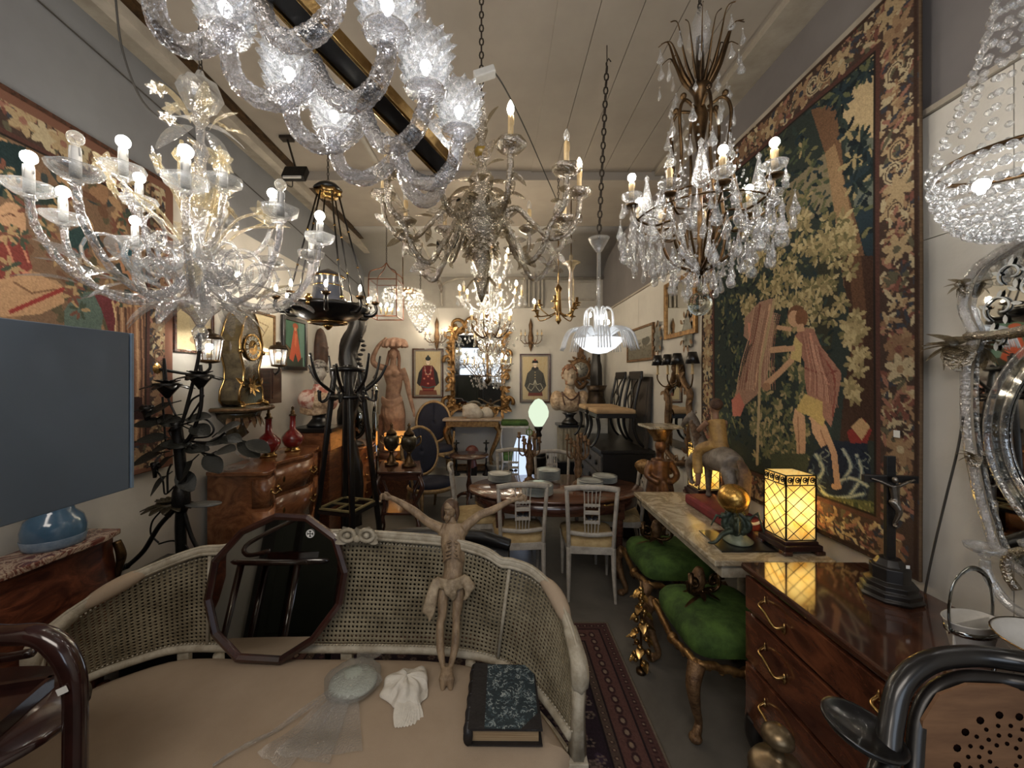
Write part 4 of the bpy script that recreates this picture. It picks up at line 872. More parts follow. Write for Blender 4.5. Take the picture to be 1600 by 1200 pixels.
# ---------------------------------------------------------------- 9. lantern and small lights at the back left
t = thing('lantern', 'copper framed glass lantern with four lit candles at the back left', 'lantern', (-1.42, 5.0, 0))
mb = MB(); r, z0, z1 = .17, 2.55, 3.0
for sx in (-1, 1):
    for sy in (-1, 1):
        mb.bar((sx*r, sy*r, z0), (sx*r, sy*r, z1), .012)
        mb.tube(smoothpath([(sx*r, sy*r, z1), (sx*r*.9, sy*r*.9, z1+.1), (sx*.05, sy*.05, z1+.17), (0, 0, z1+.25)], 4), .006, 5)
for z in (z0, z1):
    for s in (-1, 1): mb.bar((-r, s*r, z), (r, s*r, z), .012).bar((s*r, -r, z), (s*r, r, z), .012)
part(t, 'frame', mb, mat('copper', rgb(150, 92, 60), .35, .9, c2=rgb(104, 62, 42)))
for sx, sy in ((1, 0), (-1, 0), (0, 1), (0, -1)): part(t, 'pane', MB().box((sx*r, sy*r, (z0+z1)/2), (.003 if sx else 2*r-.012, .003 if sy else 2*r-.012, z1-z0-.012)), glassy('pane_glass', body=.05, edge=.4, bump=0) if 'pane' not in CACHE else CACHE['pane'])
part(t, 'chain', MB().chain((0, 0, z1+.25), (0, 0, ZC), .012, .003), 'chain')
for k in range(4):
    a = k*PI/2+.4; p = (.07*math.cos(a), .07*math.sin(a), 2.6)
    cn = part(t, 'candle', MB().lathe([(.012, 0), (.012, .09)], 8, p).tube([(0, 0, 2.58), (p[0], p[1], 2.6)], .004, 5), 'candle')
    put(cn, 'bulb', shared('ln_bulb', lambda: bulb_mb(.013, .045), 'bulb_small'), (p[0], p[1], 2.69))
def beads(n_, rr, z0_, z1_, m_, r_=.012):
    mb = MB(); rows = int((z1_-z0_)/(r_*2))
    for j in range(rows):
        u = j/max(1, rows-1); R_ = rr(u)
        for k in range(n_): a = 2*PI*(k+.5*(j % 2))/n_; mb.ball((R_*math.cos(a), R_*math.sin(a), z1_-(z1_-z0_)*u), r_, 6, 4)
    return mb
t = thing('flower_ceiling_light', 'flat crystal flower light glowing behind the copper lantern', 'ceiling light', (-1.36, 5.6, 0))
part(t, 'rod', MB().tube([(0, 0, 3.05), (0, 0, 3.72)], .008, 6).lathe([(.05, 3.74), (.05, 3.76), (.01, 3.78)], 12), 'brass_dark')
part(t, 'crystal_rim', beads(30, lambda u: .25+.03*math.sin(u*PI), 2.86, 3.02, 'crystal', .017), 'shade_glass')
for k in range(5): a = k*2*PI/5; put(t, 'bulb', shared('fcl_bulb', lambda: globe_mb(.018), 'bulb_small'), (.16*math.cos(a), .16*math.sin(a), 2.93))
part(t, 'plate', MB().lathe([(.22, 3.02), (.22, 3.035), (.02, 3.06)], 24), 'brass_dark')
t = thing('basket_chandelier', 'small crystal basket chandelier left of the gilt mirror', 'chandelier', (-1.17, 5.9, 0))
part(t, 'crystal_basket', beads(22, lambda u: .20*(1-u)**.7+.02, 2.48, 2.86, 'crystal', .015), 'crystal')
part(t, 'crystal_fountain', MB().lathe([(.04, 3.12), (.05, 3.0), (.12, 2.93), (.2, 2.88)], 16, cap=False, rib=.1, ribn=8), 'crystal')
part(t, 'chain', MB().chain((0, 0, 3.1), (0, 0, 3.78), .016, .004), 'chain')
put(t, 'bulb', shared('bs_bulb', lambda: globe_mb(.024), 'bulb_small'), (0, 0, 2.68))
# the crystal basket near the right edge
t = thing('basket_chandelier', 'crystal bead basket chandelier hanging before the white right wall', 'chandelier', (1.53, 1.17, .03))
part(t, 'gilt_ring', MB().tube([(  .165*math.cos(x),   .165*math.sin(x), 2.415) for x in np.arange(0, 6.28, .2)], .008, 6, closed=True), 'brass_dark')
mb = MB()
for j in range(9):
    u = j/8; R_ =   .165*math.cos(u*1.35)+.012; z = 2.40-.21*math.sin(u*1.45)
    n = max(6, int(R_*2*PI/.026))
    for k in range(n): a = 2*PI*(k+.5*(j % 2))/n; mb.ball((R_*math.cos(a), R_*math.sin(a), z), (.0135, .0135, .0125), 8, 6)
part(t, 'crystal_beads', mb, 'crystal', kind='stuff')
mb = MB()
for j in range(12):
    u = j/11; R_ = .14*(1-u)**1.4+.04; z = 2.44+.5*u
    for k in range(16): a = 2*PI*k/16; mb.ball((R_*math.cos(a), R_*math.sin(a), z), .011, 6, 4)
part(t, 'crystal_chains', mb, 'crystal', kind='stuff')
part(t, 'crown', MB().lathe([(.05, 2.95), (.06, 2.99), (.02, 3.02)], 16), 'brass_dark')
part(t, 'chain', MB().chain((0, 0, 3.02), (0, 0, ZC-.03), .014, .0035), 'chain')
for k in range(3): a = k*2.1; put(t, 'bulb', shared('bk_bulb', lambda: globe_mb(.02), 'bulb_shade'), (.07*math.cos(a), .07*math.sin(a), 2.34))
# ================================================================ the cane sofa and what lies on it
def resample(P, n):
    P = [Vector(p) for p in P]; L = [0]
    for a, b in zip(P, P[1:]): L.append(L[-1]+(b-a).length)
    out = []; j = 0
    for i in range(n):
        s = L[-1]*i/(n-1)
        while j < len(P)-2 and L[j+1] < s: j += 1
        u = (s-L[j])/max(1e-9, L[j+1]-L[j]); out.append(P[j].lerp(P[j+1], min(1, max(0, u))))
    return out
def sofa():
    o = Vector((-.7, 1.55, 0)); L = lambda p: p-o
    t = thing('cane_sofa', 'curved cream sofa with a cane back, carved rail and beige seat, in the foreground', 'sofa', o)
    top = [(903, 1030, .75), (893, 990, .80), (868, 930, .87), (834, 894, .92), (800, 880, .945), (783, 878, .95), (757, 862, .98), (700, 846, 1.0), (640, 840, 1.01), (560, 835, 1.012), (480, 835, 1.012), (410, 840, 1.0),
           (375, 848, .98), (352, 858, .96), (310, 862, .95), (240, 888, .92), (172, 922, .88), (105, 965, .82), (66, 1000, .77)]
    bot = [(893, 1150, .5), (845, 1085, .5), (785, 1036, .5), (700, 1018, .5), (600, 1014, .5), (400, 1013, .5), (285, 1013, .5), (200, 1035, .5), (130, 1062, .5), (85, 1090, .5)]
    T = resample(smoothpath([L(G(*p)) for p in top], 5), 121); B = resample(smoothpath([L(G(*p)) for p in bot], 5), 121)
    part(t, 'top_rail', MB().tube(T, .026, 10, flat=.8), 'cream_wood')
    part(t, 'rail_moulding', MB().tube([p+Vector((0, -.016, -.012)) for p in T], .009, 6).tube([p+Vector((0, -.012, .02)) for p in T], .007, 6), 'cream_wood')
    part(t, 'bottom_rail', MB().tube(B, .02, 8), 'cream_wood')
    mb = MB()     # bead row along the rails
    for q in resample(T, 170): mb.ball(q+Vector((0, -.012, -.036)), .0045, 5, 4)
    for q in resample(B, 150): mb.ball(q+Vector((0, -.01, .026)), .0045, 5, 4)
    part(t, 'beading', mb, 'cream_wood', kind='stuff')
    # cane: an open lattice with holes
    nu, nv = 124, 23; Tr = resample(T, nu+1); Br = resample(B, nu+1); mb = MB(); V = {}
    def P(i, j):
        u, v = i, j/nv; i0 = min(int(u), nu-1); f = u-i0
        a = Br[i0].lerp(Br[i0+1], f); b = Tr[i0].lerp(Tr[i0+1], f); return a.lerp(b, .05+.9*v)
    vs = []; fs = []; posts = [nu*.195, nu*.77]
    def vid(i, j):
        if (i, j) not in V: V[(i, j)] = len(vs); vs.append(P(i, j))
        return V[(i, j)]
    for i in range(nu):
        for j in range(nv):
            c = [vid(i, j), vid(i+1, j), vid(i+1, j+1), vid(i, j+1)]; n0 = len(vs)
            for k in range(8):
                a = (k+.5)*PI/4+PI; vs.append(P(i+.5+.29*math.cos(a), j+.5+.29*math.sin(a)))
            # corners at angles 225,315,45,135 degrees
            h = [n0+k for k in range(8)]
            # h[k] angle = 180+22.5+45k
            fs += [(c[0], c[1], h[1], h[0]) if 0 else (c[0], h[1], h[0]), (c[0], c[1], h[2], h[1]), (c[1], h[3], h[2]), (c[1], c[2], h[4], h[3]), (c[2], h[5], h[4]), (c[2], c[3], h[6], h[5]), (c[3], h[7], h[6]), (c[3], c[0], h[0], h[7])]
    mb.add(vs, fs); part(t, 'cane_back', mb, 'cane', solid=.004)
    for i in posts:
        part(t, 'back_stile', MB().tube([P(i, 0)+Vector((0, -.01, 0)), P(i, nv)+Vector((0, -.01, 0))], .009, 6), 'cream_wood')
    # short posts carrying the back on the seat frame
    for px in (290, 543, 783):
        p = L(G(px, 1010 if px < 700 else 1035, .5)); part(t, 'back_post', MB().box(p+Vector((0, -.005, -.05)), (.055, .03, .12)), 'cream_wood', bev=.005)
    # arm fronts: padded cuff, scrolled end and fluted post
    for side in (1, -1):
        e = T[0] if side > 0 else T[-1]; b = Vector((e.x-.01*side, e.y-.035, .43)); i = 0 if side > 0 else -1
        seg = T[6:17] if side > 0 else T[-17:-6]
        part(t, 'arm_pad', MB().tube(seg, [.018, .03, .034, .034, .03, .018], 12), 'fabric')
        part(t, 'arm_scroll', MB().tube(smoothpath([T[5 if side > 0 else -6], e, e+Vector((0, -.03, -.03)), e+Vector((0, -.03, -.07)), e+Vector((0, -.01, -.075))], 5), [.026, .032, .034, .03, .02], 12, rib=.1, ribn=7), 'cream_wood')
        part(t, 'arm_post', MB().tube([e+Vector((0, -.02, -.06)), e.lerp(b, .5)+Vector((0, -.018, 0)), b], [.026, .022, .032], 12, rib=.1, ribn=6), 'cream_wood')
        part(t, 'post_block', MB().box(b+Vector((0, 0, -.05)), (.07, .07, .09)).box(b+Vector((0, -.036, -.05)), (.045, .006, .06)), 'cream_wood', bev=.004)
        part(t, 'front_leg', MB().lathe([(.022, 0), (.018, .03), (.03, .2), (.034, .27), (.03, .3)], 12, (b.x, b.y, .035), rib=.06, ribn=8), 'cream_wood')
    for q in (30, 90): part(t, 'back_leg', MB().tube([B[q]+Vector((0, 0, -.03)), Vector((B[q].x, B[q].y+.03, .035))], [.024, .018], 8), 'cream_wood')
    # seat
    out = [p.copy() for p in resample(B, 40)]
    front = [Vector((out[-1].x, out[-1].y-.10, 0)), Vector((-1.0, -.30, 0)), Vector((-.5, -.36, 0)), Vector((0, -.37, 0)), Vector((.5, -.34, 0)), Vector((.92, -.22, 0)), Vector((out[0].x, out[0].y-.06, 0))]
    ring = [Vector((p.x, p.y-.012, 0)) for p in out]+resample(smoothpath(front, 4), 20)[1:-1]
    c = sum(ring, Vector())/len(ring); rows = []
    for s, z in ((1, .36), (1.0, .40), (.99, .44), (.965, .462), (.92, .470), (.8, .476), (.5, .482), (.2, .484), (.0005, .484)):
        r = [(c+(p-c)*s)+Vector((0, 0, z)) for p in ring]; rows.append(r+[r[0]])
    part(t, 'seat_cushion', MB().sheet(rows), 'fabric')
    part(t, 'seat_rail', MB().tube([Vector((p.x, p.y, .375)) for p in ring], .04, 8, closed=True), 'cream_wood')
    # carved bow in the middle of the crest
    m = MB(); cc = L(G(563, 834, 1.03)); m.M = Matrix.Translation(cc) @ Matrix.Scale(1.55, 4) @ Matrix.Translation(-cc)
    for k in range(-7, 8):
        a = k*.33; m.leaf(cc+Vector((.018*math.copysign(1, k) if k else 0, -.02, -.006)), (math.sin(a)*1.3, -.15, abs(math.cos(a))*.8 if abs(k) < 5 else -.2), .05 if k else .04, .012, up=(0, -1, 0), curl=-.15)
    for s in (-1, 1):
        m.tube([cc+Vector((s*.03+.022*math.cos(x), -.028, .006+.018*math.sin(x))) for x in np.arange(0, 6.28, .5)], .007, 6, closed=True)
        m.ball(cc+Vector((s*.03, -.028, .006)), .010, 8, 6)
    m.ball(cc+Vector((0, -.03, -.004)), .012, 8, 6)
    part(t, 'carved_crest', m, 'cream_wood', label='carved bow and flower crest in the middle of the rail')
sofa()
def dodecagon_mirror():
    pts = [(434, 801), (484, 804), (529, 837), (546, 892), (537, 943), (493, 1002), (441, 1035), (372, 1031), (335, 991), (323, 936), (335, 874), (379, 826)]
    def P(px, py, off=0):
        # plane leaning on the sofa back: D = 1.86 + .16 (Z - .49)
        D = (1.835+.19*(H-.487))/(1+.19*(py-CY)/F); p = W(px, py, D); return p+Vector((0, -.98, .19))*off
    V = [P(*p) for p in pts]; c = sum(V, Vector())/12; o = Vector((c.x, c.y, .487))
    t = thing('twelve_sided_mirror', 'twelve-sided mirror in a dark wooden frame leaning on the cane sofa back', 'mirror', o)
    n = Vector((0, -.98, .19)).normalized(); mb = MB(); rows = []
    for s, d in ((1, 0), (1, .022), (.955, .03), (.91, .022), (.90, .012)):
        r = [c+(p-c)*s+n*d-o for p in V]; rows.append(r+[r[0]])
    mb.sheet(rows, False); part(t, 'frame', mb, mat('mirror_frame_wood', rgb(66, 30, 24), .2, c2=rgb(34, 16, 14), sc=6, coat=.6))
    g = [c+(p-c)*.905+n*.010-o for p in V]; part(t, 'glass', MB().prism(g, n*.003), 'mirror')
    part(t, 'back_board', MB().prism([c+(p-c)*.98-o for p in V], -n*.008), 'mahog')
    q = P(487, 833, .016)-o; m = MB(); m.tube([q+Vector((.018*math.cos(a), 0, .018*math.sin(a))) for a in np.arange(0, 6.28, .3)], .003, 5, closed=True)
    for k in range(4): a = k*PI/2; m.leaf(q+Vector((.018*math.cos(a+PI/4), 0, .018*math.sin(a+PI/4))), (-math.cos(a+PI/4), 0, -math.sin(a+PI/4)), .015, .005, up=(0, -1, 0), curl=0)
    part(t, 'sticker', m, 'tagp', label='round pale sticker on the glass')
dodecagon_mirror()
def crucifix():
    def P(px, py, dd=0):
        k = .42; D = (1.725+k*(H-.49))/(1+k*(py-CY)/F); return W(px, py, D+dd)
    o = P(697, 1078); o.z = .484
    t = thing('christ_figure', 'carved pale wooden figure with outstretched arms leaning on the cane sofa', 'sculpture', o)
    L = lambda x, y, d=0: P(x, y, d)-o
    m = MB()
    m.tube(smoothpath([L(708, 818), L(707, 840), L(710, 865), L(709, 888), L(706, 910)], 5), [.045, .062, .058, .045, .05], 14, flat=.72)        # trunk
    m.ball(L(694, 832, -.0), (.032, .03, .03)).ball(L(722, 830), (.032, .03, .03))
    m.tube([L(708, 826), L(704, 808)], [.026, .022], 10)
    for sh, pts, rr in ((-1, [(690, 826), (668, 815), (645, 797), (622, 783), (612, 778)], [.027, .022, .020, .014, .012]), (1, [(724, 826), (748, 806), (770, 797), (792, 785), (806, 780)], [.027, .022, .020, .014, .012])):
        m.tube(smoothpath([L(x, y, -.01) for x, y in pts], 5), rr, 10)
    for pts, rr in (([(697, 905), (692, 935), (691, 962), (688, 975), (688, 1010), (692, 1040), (696, 1052)], [.030, .027, .020, .018, .019, .012, .013]), ([(716, 905), (716, 935), (713, 962), (713, 975), (711, 1010), (704, 1040), (700, 1050)], [.030, .027, .020, .018, .019, .012, .013])):
        m.tube(smoothpath([L(x, y, -.005) for x, y in pts], 5), rr, 10)
    for x in (692, 704): m.tube([L(698+(x-698)*.3, 1044, -.01), L(x, 1062, -.035), L(x, 1078, -.03)], [.016, .019, .010], 8)
    for k in range(5):      # ribs
        for s in (-1, 1): m.tube([L(707+s*2, 846+k*6, -.052), L(707+s*10, 849+k*6, -.043), L(707+s*15, 855+k*6, -.02)], .0052, 6)
    body = part(t, 'body', m, 'carved', remesh=.0042, smooth=2)
    h = MB(); hc = L(703, 795, -.02); h.ball(hc, (.030, .034, .042), rot=Matrix.Rotation(R(-14), 3, 'Y'))
    h.ball(hc+Vector((-.006, -.028, -.012)), (.008, .012, .014)); h.ball(hc+Vector((-.010, -.022, -.036)), (.018, .018, .018)).ball(hc+Vector((-.012, -.024, -.05)), (.01, .01, .014))
    h.ball(hc+Vector((-.018, -.026, .0)), (.007, .006, .004)).ball(hc+Vector((.008, -.029, .002)), (.007, .006, .004)).ball(hc+Vector((-.004, -.03, .012)), (.022, .008, .005))
    part(t, 'head', h, 'carved', remesh=.0035, smooth=2)
    hr = MB(); hr.ball(hc+Vector((.004, .008, .014)), (.035, .035, .036))
    for k in range(9):
        s = -1 if k % 2 else 1; x = .028*s+.003*k; hr.tube(smoothpath([hc+Vector((x*.6, .0, .035)), hc+Vector((s*.034, -.006+.004*k, 0)), hc+Vector((s*.036, -.004+.005*k, -.04)), hc+Vector((s*.026, -.002+.004*k, -.062))], 4), [.009, .011, .009, .004], 6)
    part(t, 'hair', hr, mat('carved_hair', rgb(98, 70, 46), .6, c2=rgb(60, 42, 28), sc=30), remesh=.004, smooth=1)
    for sx, (x, y) in ((-1, (612, 778)), (1, (806, 780))):   # hands
        hd = MB(); w_ = L(x, y, -.01); d = Vector((sx*.9, 0, .2)).normalized(); up = Vector((-.2*sx, 0, .9)); pc = w_+d*.022
        hd.ball(pc, (.022, .010, .018)); hd.tube([w_-d*.01, pc], [.012, .012], 8)
        for k in range(4):
            b = pc+d*.014+up*(.013-.0085*k); l = (.026, .03, .028, .022)[k]
            hd.tube([b, b+d*l*.5+Vector((0, -.010, 0)), b+d*l*.6+Vector((0, -.022, 0)), b+d*l*.2+Vector((0, -.028, 0))], [.0052, .005, .0046, .004], 6)
        hd.tube([pc-d*.008+up*.012+Vector((0, -.004, 0)), pc+up*.026+d*.004+Vector((0, -.010, 0)), pc+up*.026+d*.018+Vector((0, -.014, 0))], [.007, .006, .0048], 6)
        part(t, 'hand', hd, 'carved', remesh=.0028, smooth=1)
    c = MB(); 
    for k in range(7): c.tube(smoothpath([L(682+k*1.2, 903+k*2.5, -.03), L(706, 908+k*2.2, -.064), L(728-k, 899+k*3, -.03)], 5), .0085, 7)
    for k in range(6): c.tube(smoothpath([L(684-k, 905, -.035), L(680-k*2, 930, -.04), L(676-k*2.5, 955, -.03), L(670-k+4*(k % 2), 972-4*k, -.02)], 5), [.010, .013, .012, .005], 7)
    for k in range(6): c.tube(smoothpath([L(720+k*2, 902, -.035), L(728+k*2, 915, -.045), L(730+k, 930-2*k, -.04), L(724+k, 938-3*k, -.03)], 5), [.010, .014, .012, .005], 7)
    for k in range(5): c.tube(smoothpath([L(694+k*5, 908, -.05), L(698+k*3, 925, -.055), L(702+k*3, 938-abs(k-2)*4, -.03)], 4), [.010, .012, .006], 7)
    part(t, 'loincloth', c, mat('carved_cloth', rgb(176, 156, 124), .6, c2=rgb(128, 108, 80), sc=26, bump=.3), remesh=.005, smooth=2)
crucifix()
# old book in marbled boards
def book():
    A, B, C, D = G(742, 1037, .545), G(834, 1039, .545), G(848, 1141, .545), G(731, 1140, .545)
    o = (A+B+C+D)/4; o.z = .484; L = lambda p, z: Vector((p.x-o.x, p.y-o.y, z))
    t = thing('old_book', 'thick old book with blue marbled boards and dark leather spine on the sofa', 'book', o)
    cv = Cv(150, 190, rgb(46, 60, 66))
    for _ in range(700):
        x, y = random.uniform(0, 150), random.uniform(0, 190); a = math.sin(x*.06)*2+math.cos(y*.05)*2; r_ = random.uniform(3, 8)
        cv.line([(x+r_*math.cos(a+q*.5)*(1-q*.1), y+r_*math.sin(a+q*.5)*(1-q*.1)) for q in range(6)], random.uniform(.8, 2), random.choice([rgb(98, 118, 124), rgb(132, 150, 152), rgb(34, 44, 52), rgb(70, 90, 100), rgb(160, 172, 170)]))
    painted(t, 'marbled_cover', cv, L(A, .0625)+Vector((.0, -.004, 0)), (B-A).xyz*.985, (D-A).xyz*.975, 'book')
    def slabp(a, b, c, d, z0, z1): return MB().prism([L(a, z0), L(d, z0), L(c, z0), L(b, z0)][::-1], (0, 0, z1-z0))
    lt = mat('dark_leather', rgb(38, 34, 36), .5, c2=rgb(24, 22, 24), sc=20, bump=.2)
    part(t, 'cover_board', slabp(A, B, C, D, .056, .061), lt); part(t, 'cover_board', slabp(A, B, C, D, .002, .007), lt)
    i = lambda p, q, f: p.lerp(q, f)
    part(t, 'page_block', slabp(i(A, C, .03), i(B, D, .05), i(C, A, .05), i(D, B, .05), .007, .056), mat('old_paper', rgb(178, 150, 108), .8, c2=rgb(140, 112, 74), sc=3, stretch=(1, 1, 60), bump=.3))
    sp = MB().tube([L(A, .0315), L(D, .0315)], .031, 14, flat=.55)
    for k in range(5): q = L(i(A, D, .1+.2*k), .0315); sp.tube([q+Vector((0, .004, 0)), q-Vector((0, .004, 0))], .033, 14, flat=.6)
    part(t, 'spine', sp, lt)
    s = .22; part(t, 'leather_strip', slabp(A, i(A, B, s), i(D, C, s), D, .061, .0645), lt)
    part(t, 'leather_corner', MB().prism([L(C, .061), L(i(C, B, .25), .061), L(i(C, D, .3), .061)][::-1], (0, 0, .003)), lt)
book()
# crumpled cloths and bubble wrapped dish
def crumple(r, n, seed, sx=1, sy=1, sz=.5):
    rs = random.Random(seed); ph = [rs.uniform(0, 6) for _ in range(12)]; m = MB(); rows = []
    for j in range(n+1):
        row = []
        for k in range(2*n+1):
            a = 2*PI*(k % (2*n))/(2*n); b = PI*j/n
            w_ = 1+.12*math.sin(3*a+ph[0]+2*b)+.09*math.sin(7*a+ph[1]-3*b)+.07*math.sin(5*b+ph[2]+a)+.05*math.sin(13*a+ph[3])
            z = -math.cos(b)*sz*(1 if math.cos(b) < 0 else .25)
            row.append((r*sx*w_*math.sin(b)*math.cos(a), r*sy*w_*math.sin(b)*math.sin(a), r*w_*z+r*.13))
        rows.append(row)
    return m.sheet(rows)
p = G(636, 1080, .484); t = thing('white_cloth', 'bunched white cloth on the sofa beside the carved figure', 'cloth', (p.x, p.y, .482))
m = crumple(.088, 18, 4, 1.05, 1.1, .65)
for k in range(9): a = -1.6+.13*k; m.leaf((.0, -.04, .04), (math.cos(a)*.6, math.sin(a), -.16), .14, .024, curl=.1, n=6)
part(t, 'cloth', m, 'paper', rough=(.03, .012), sub=1)
p = G(552, 1075, .484); t = thing('wrapped_dish', 'white dish wrapped in clear bubble film on the sofa', 'dish', (p.x, p.y, .484))
part(t, 'dish', MB().lathe([(.03, .004), (.06, .006), (.098, .025), (.096, .034), (.06, .045), (.001, .05)], 32), mat('pale_jade', rgb(196, 204, 192), .35, c2=rgb(176, 186, 174), sc=12, bump=.5, bsc=40))
film = glassy('bubble_film', tint=(.94, .94, .93), milk=(.85, .85, .82), body=.18, edge=.6, rough=.12, bump=.9, bsc=160, mk=.5)
m = MB(); rows = []
for j in range(9):
    u = j/8; r_ = .118*(1-.0*u); rows.append([(r_*math.sin(PI*(.1+.8*u))*1.0*math.cos(2*PI*k/28)*(1+.06*math.sin(5*k)), r_*math.sin(PI*(.1+.8*u))*1.02*math.sin(2*PI*k/28), .004+.066*(1-math.cos(PI*u))/2*(1+.1*math.sin(3*k+j))) for k in range(29)])
m.sheet(rows)
for (a, L_, w_) in ((-2.0, .30, .05), (-1.75, .26, .07), (-1.45, .24, .07), (-2.35, .42, .02), (1.55, .2, .05)):
    c0 = Vector((.07*math.cos(a), .07*math.sin(a), .03)); rows = []
    for i in range(11):
        u = i/10; q = c0+Vector((math.cos(a), math.sin(a), 0))*(L_*u)+Vector((0, 0, -.024*u+.01*math.sin(u*9))); s_ = Vector((-math.sin(a), math.cos(a), 0))*w_*(.5+1.0*u if w_ > .03 else 1-.8*u)
        rows.append([q+s_*v+Vector((0, 0, .006*math.sin(v*9+i))) for v in (-1, -.6, -.2, .2, .6, 1)])
    m.sheet([[Vector((x[0], x[1], max(.004, x[2]))) for x in r] for r in rows])
part(t, 'bubble_film', m, film)
# dark low piece behind the sofa
p = Vector((-.25, 2.62, 0)); t = thing('black_settee', 'black curved settee standing behind the cane sofa, only its rail showing', 'settee', p)
rows = [Vector((-.85, -.05, .50)), Vector((-.7, .02, .66)), Vector((-.45, .04, .735)), Vector((-.1, .0, .76)), Vector((.1, .03, .74)), Vector((.22, .05, .70)), Vector((.32, .05, .67))]
part(t, 'top_rail', MB().tube(smoothpath(rows, 6), [.03, .045, .05, .05, .045, .04], 10), 'black')
part(t, 'back', MB().sheet([[q for q in smoothpath(rows, 5)], [Vector((q.x, q.y-.03, .42)) for q in smoothpath(rows, 5)]]), 'black', solid=.03)
part(t, 'seat', MB().box((-.22, -.2, .40), (1.1, .4, .08)), 'black', bev=.02)
for x in (-.72, .28):
    for y in (-.36, -.03): part(t, 'leg', MB().tube([(x, y, .38), (x*1.02, y, .0)], [.022, .014], 8), 'black')
# ================================================================ dining table group
t = thing('dining_table', 'oval mahogany dining table set with stacked plates and gilt candelabra', 'table', (.535, 3.80, 0))
part(t, 'table_top', MB().lathe([(.80, -.014), (.83, -.006), (.83, .006), (.815, .014)], 64, (0, 0, .746), sy=.58), mat('table_mahogany', rgb(112, 70, 46), .18, c2=rgb(84, 50, 34), sc=3.5, stretch=(1, 5, 1), coat=.7, dist=1))
part(t, 'apron', MB().lathe([(.76, .615), (.77, .62), (.77, .73), (.74, .73), (.74, .615)], 64, sy=.57, cap=False), 'mahog')
for x, y in ((-.53, -.28), (.53, -.28), (-.53, .28), (.53, .28)):
    part(t, 'leg', MB().box((x, y, .64), (.075, .075, .18)).tube([(x, y, .56), (x, y, .02)], [.036, .024], 10), 'mahog', bev=.004)
def plate_mb(): return MB().lathe([(.045, 0), (.05, .003), (.085, .009), (.12, .017), (.121, .019), (.085, .012), (.001, .008)], 28, cap=False)
PM = mat('porcelain', rgb(200, 202, 196), .15, c2=rgb(186, 190, 184), sc=20, coat=.4)
def stack(px, py, n, label, s=1):
    p = G(px, py, .764)
    for i in range(n):
        o = part(None, 'plate', shared('plate', plate_mb, PM), None); o.location = (p.x, p.y, .7605+i*.0125); o.scale = (s, s, 1)
        o.rotation_euler = (0, 0, i*.7); o['category'] = 'plate'; o['group'] = label[0]; o['label'] = ('top white plate of ' if i == n-1 else 'bottom white plate of ' if i == 0 else ('second', 'third', 'fourth', 'fifth', 'sixth', 'seventh')[n-2-i]+' white plate down in ')+label[1]
stack(781, 751, 6, ('plates in the stack at the left end', 'the stack at the left end of the dining table'))
stack(857, 749, 8, ('plates in the stack behind the left candelabra', 'the stack just right of the left candelabra'))
stack(840, 772, 7, ('plates in the wide front stack', 'the wide stack behind the left dining chair back'), 1.15)
stack(922, 765, 7, ('plates in the right front stack', 'the front stack right of the second candelabra'))
stack(945, 753, 5, ('plates in the right back stack', 'the stack farthest right on the dining table'))
def candelabra(px, py, label, hgt, seed):
    p = G(px, py, .764); t = thing('candelabra', label, 'candelabra', (p.x, p.y, .761)); rs = random.Random(seed)
    part(t, 'foot', MB().lathe([(.07, 0), (.072, .01), (.05, .02), (.055, .035), (.03, .05), (.02, .07)], 12, rib=.12, ribn=3), 'gilt_dull')
    part(t, 'figure_stem', MB().lathe([(.02, .06), (.028, .1), (.04, .15), (.03, .2), (.036, .25), (.02, .3), (.026, .34), (.03, .37), (.015, .4), (.02, hgt*.85), (.008, hgt)], 10, rib=.12, ribn=5), 'gilt_dull')
    for k in range(7):
        a = k*2*PI/6; ca, sa = math.cos(a), math.sin(a); r = .10 if k < 6 else 0; z = .40+.05*(k % 2)
        if k < 6: part(t, 'arm', MB().tube(smoothpath([(.02*ca, .02*sa, .32), (.06*ca, .06*sa, .27), (.10*ca, .10*sa, .31), (r*ca, r*sa, z)], 4), .008, 6).leaf((.05*ca, .05*sa, .3), (ca, sa, .4), .06, .014).lathe([(.01, -.01), (.026, .0), (.02, .01), (.014, .02), (.017, .05), (.01, .052)], 8, (r*ca, r*sa, z)), 'gilt_dull')
    return t
t = candelabra(827, 754, 'gilt figural candelabra at the left of the dining table, glowing lamp behind', .47, 1)
part(t, 'finial_wheel', MB().tube([(.03*math.cos(a), 0, .50+.03*math.sin(a)) for a in np.arange(0, 6.28, .5)], .005, 6, closed=True).bar((0, 0, .46), (0, 0, .56), .008), mat('green_brass', rgb(96, 140, 30), .3, .4))
candelabra(903, 760, 'gilt figural candelabra at the right of the dining table before the bust', .50, 2)
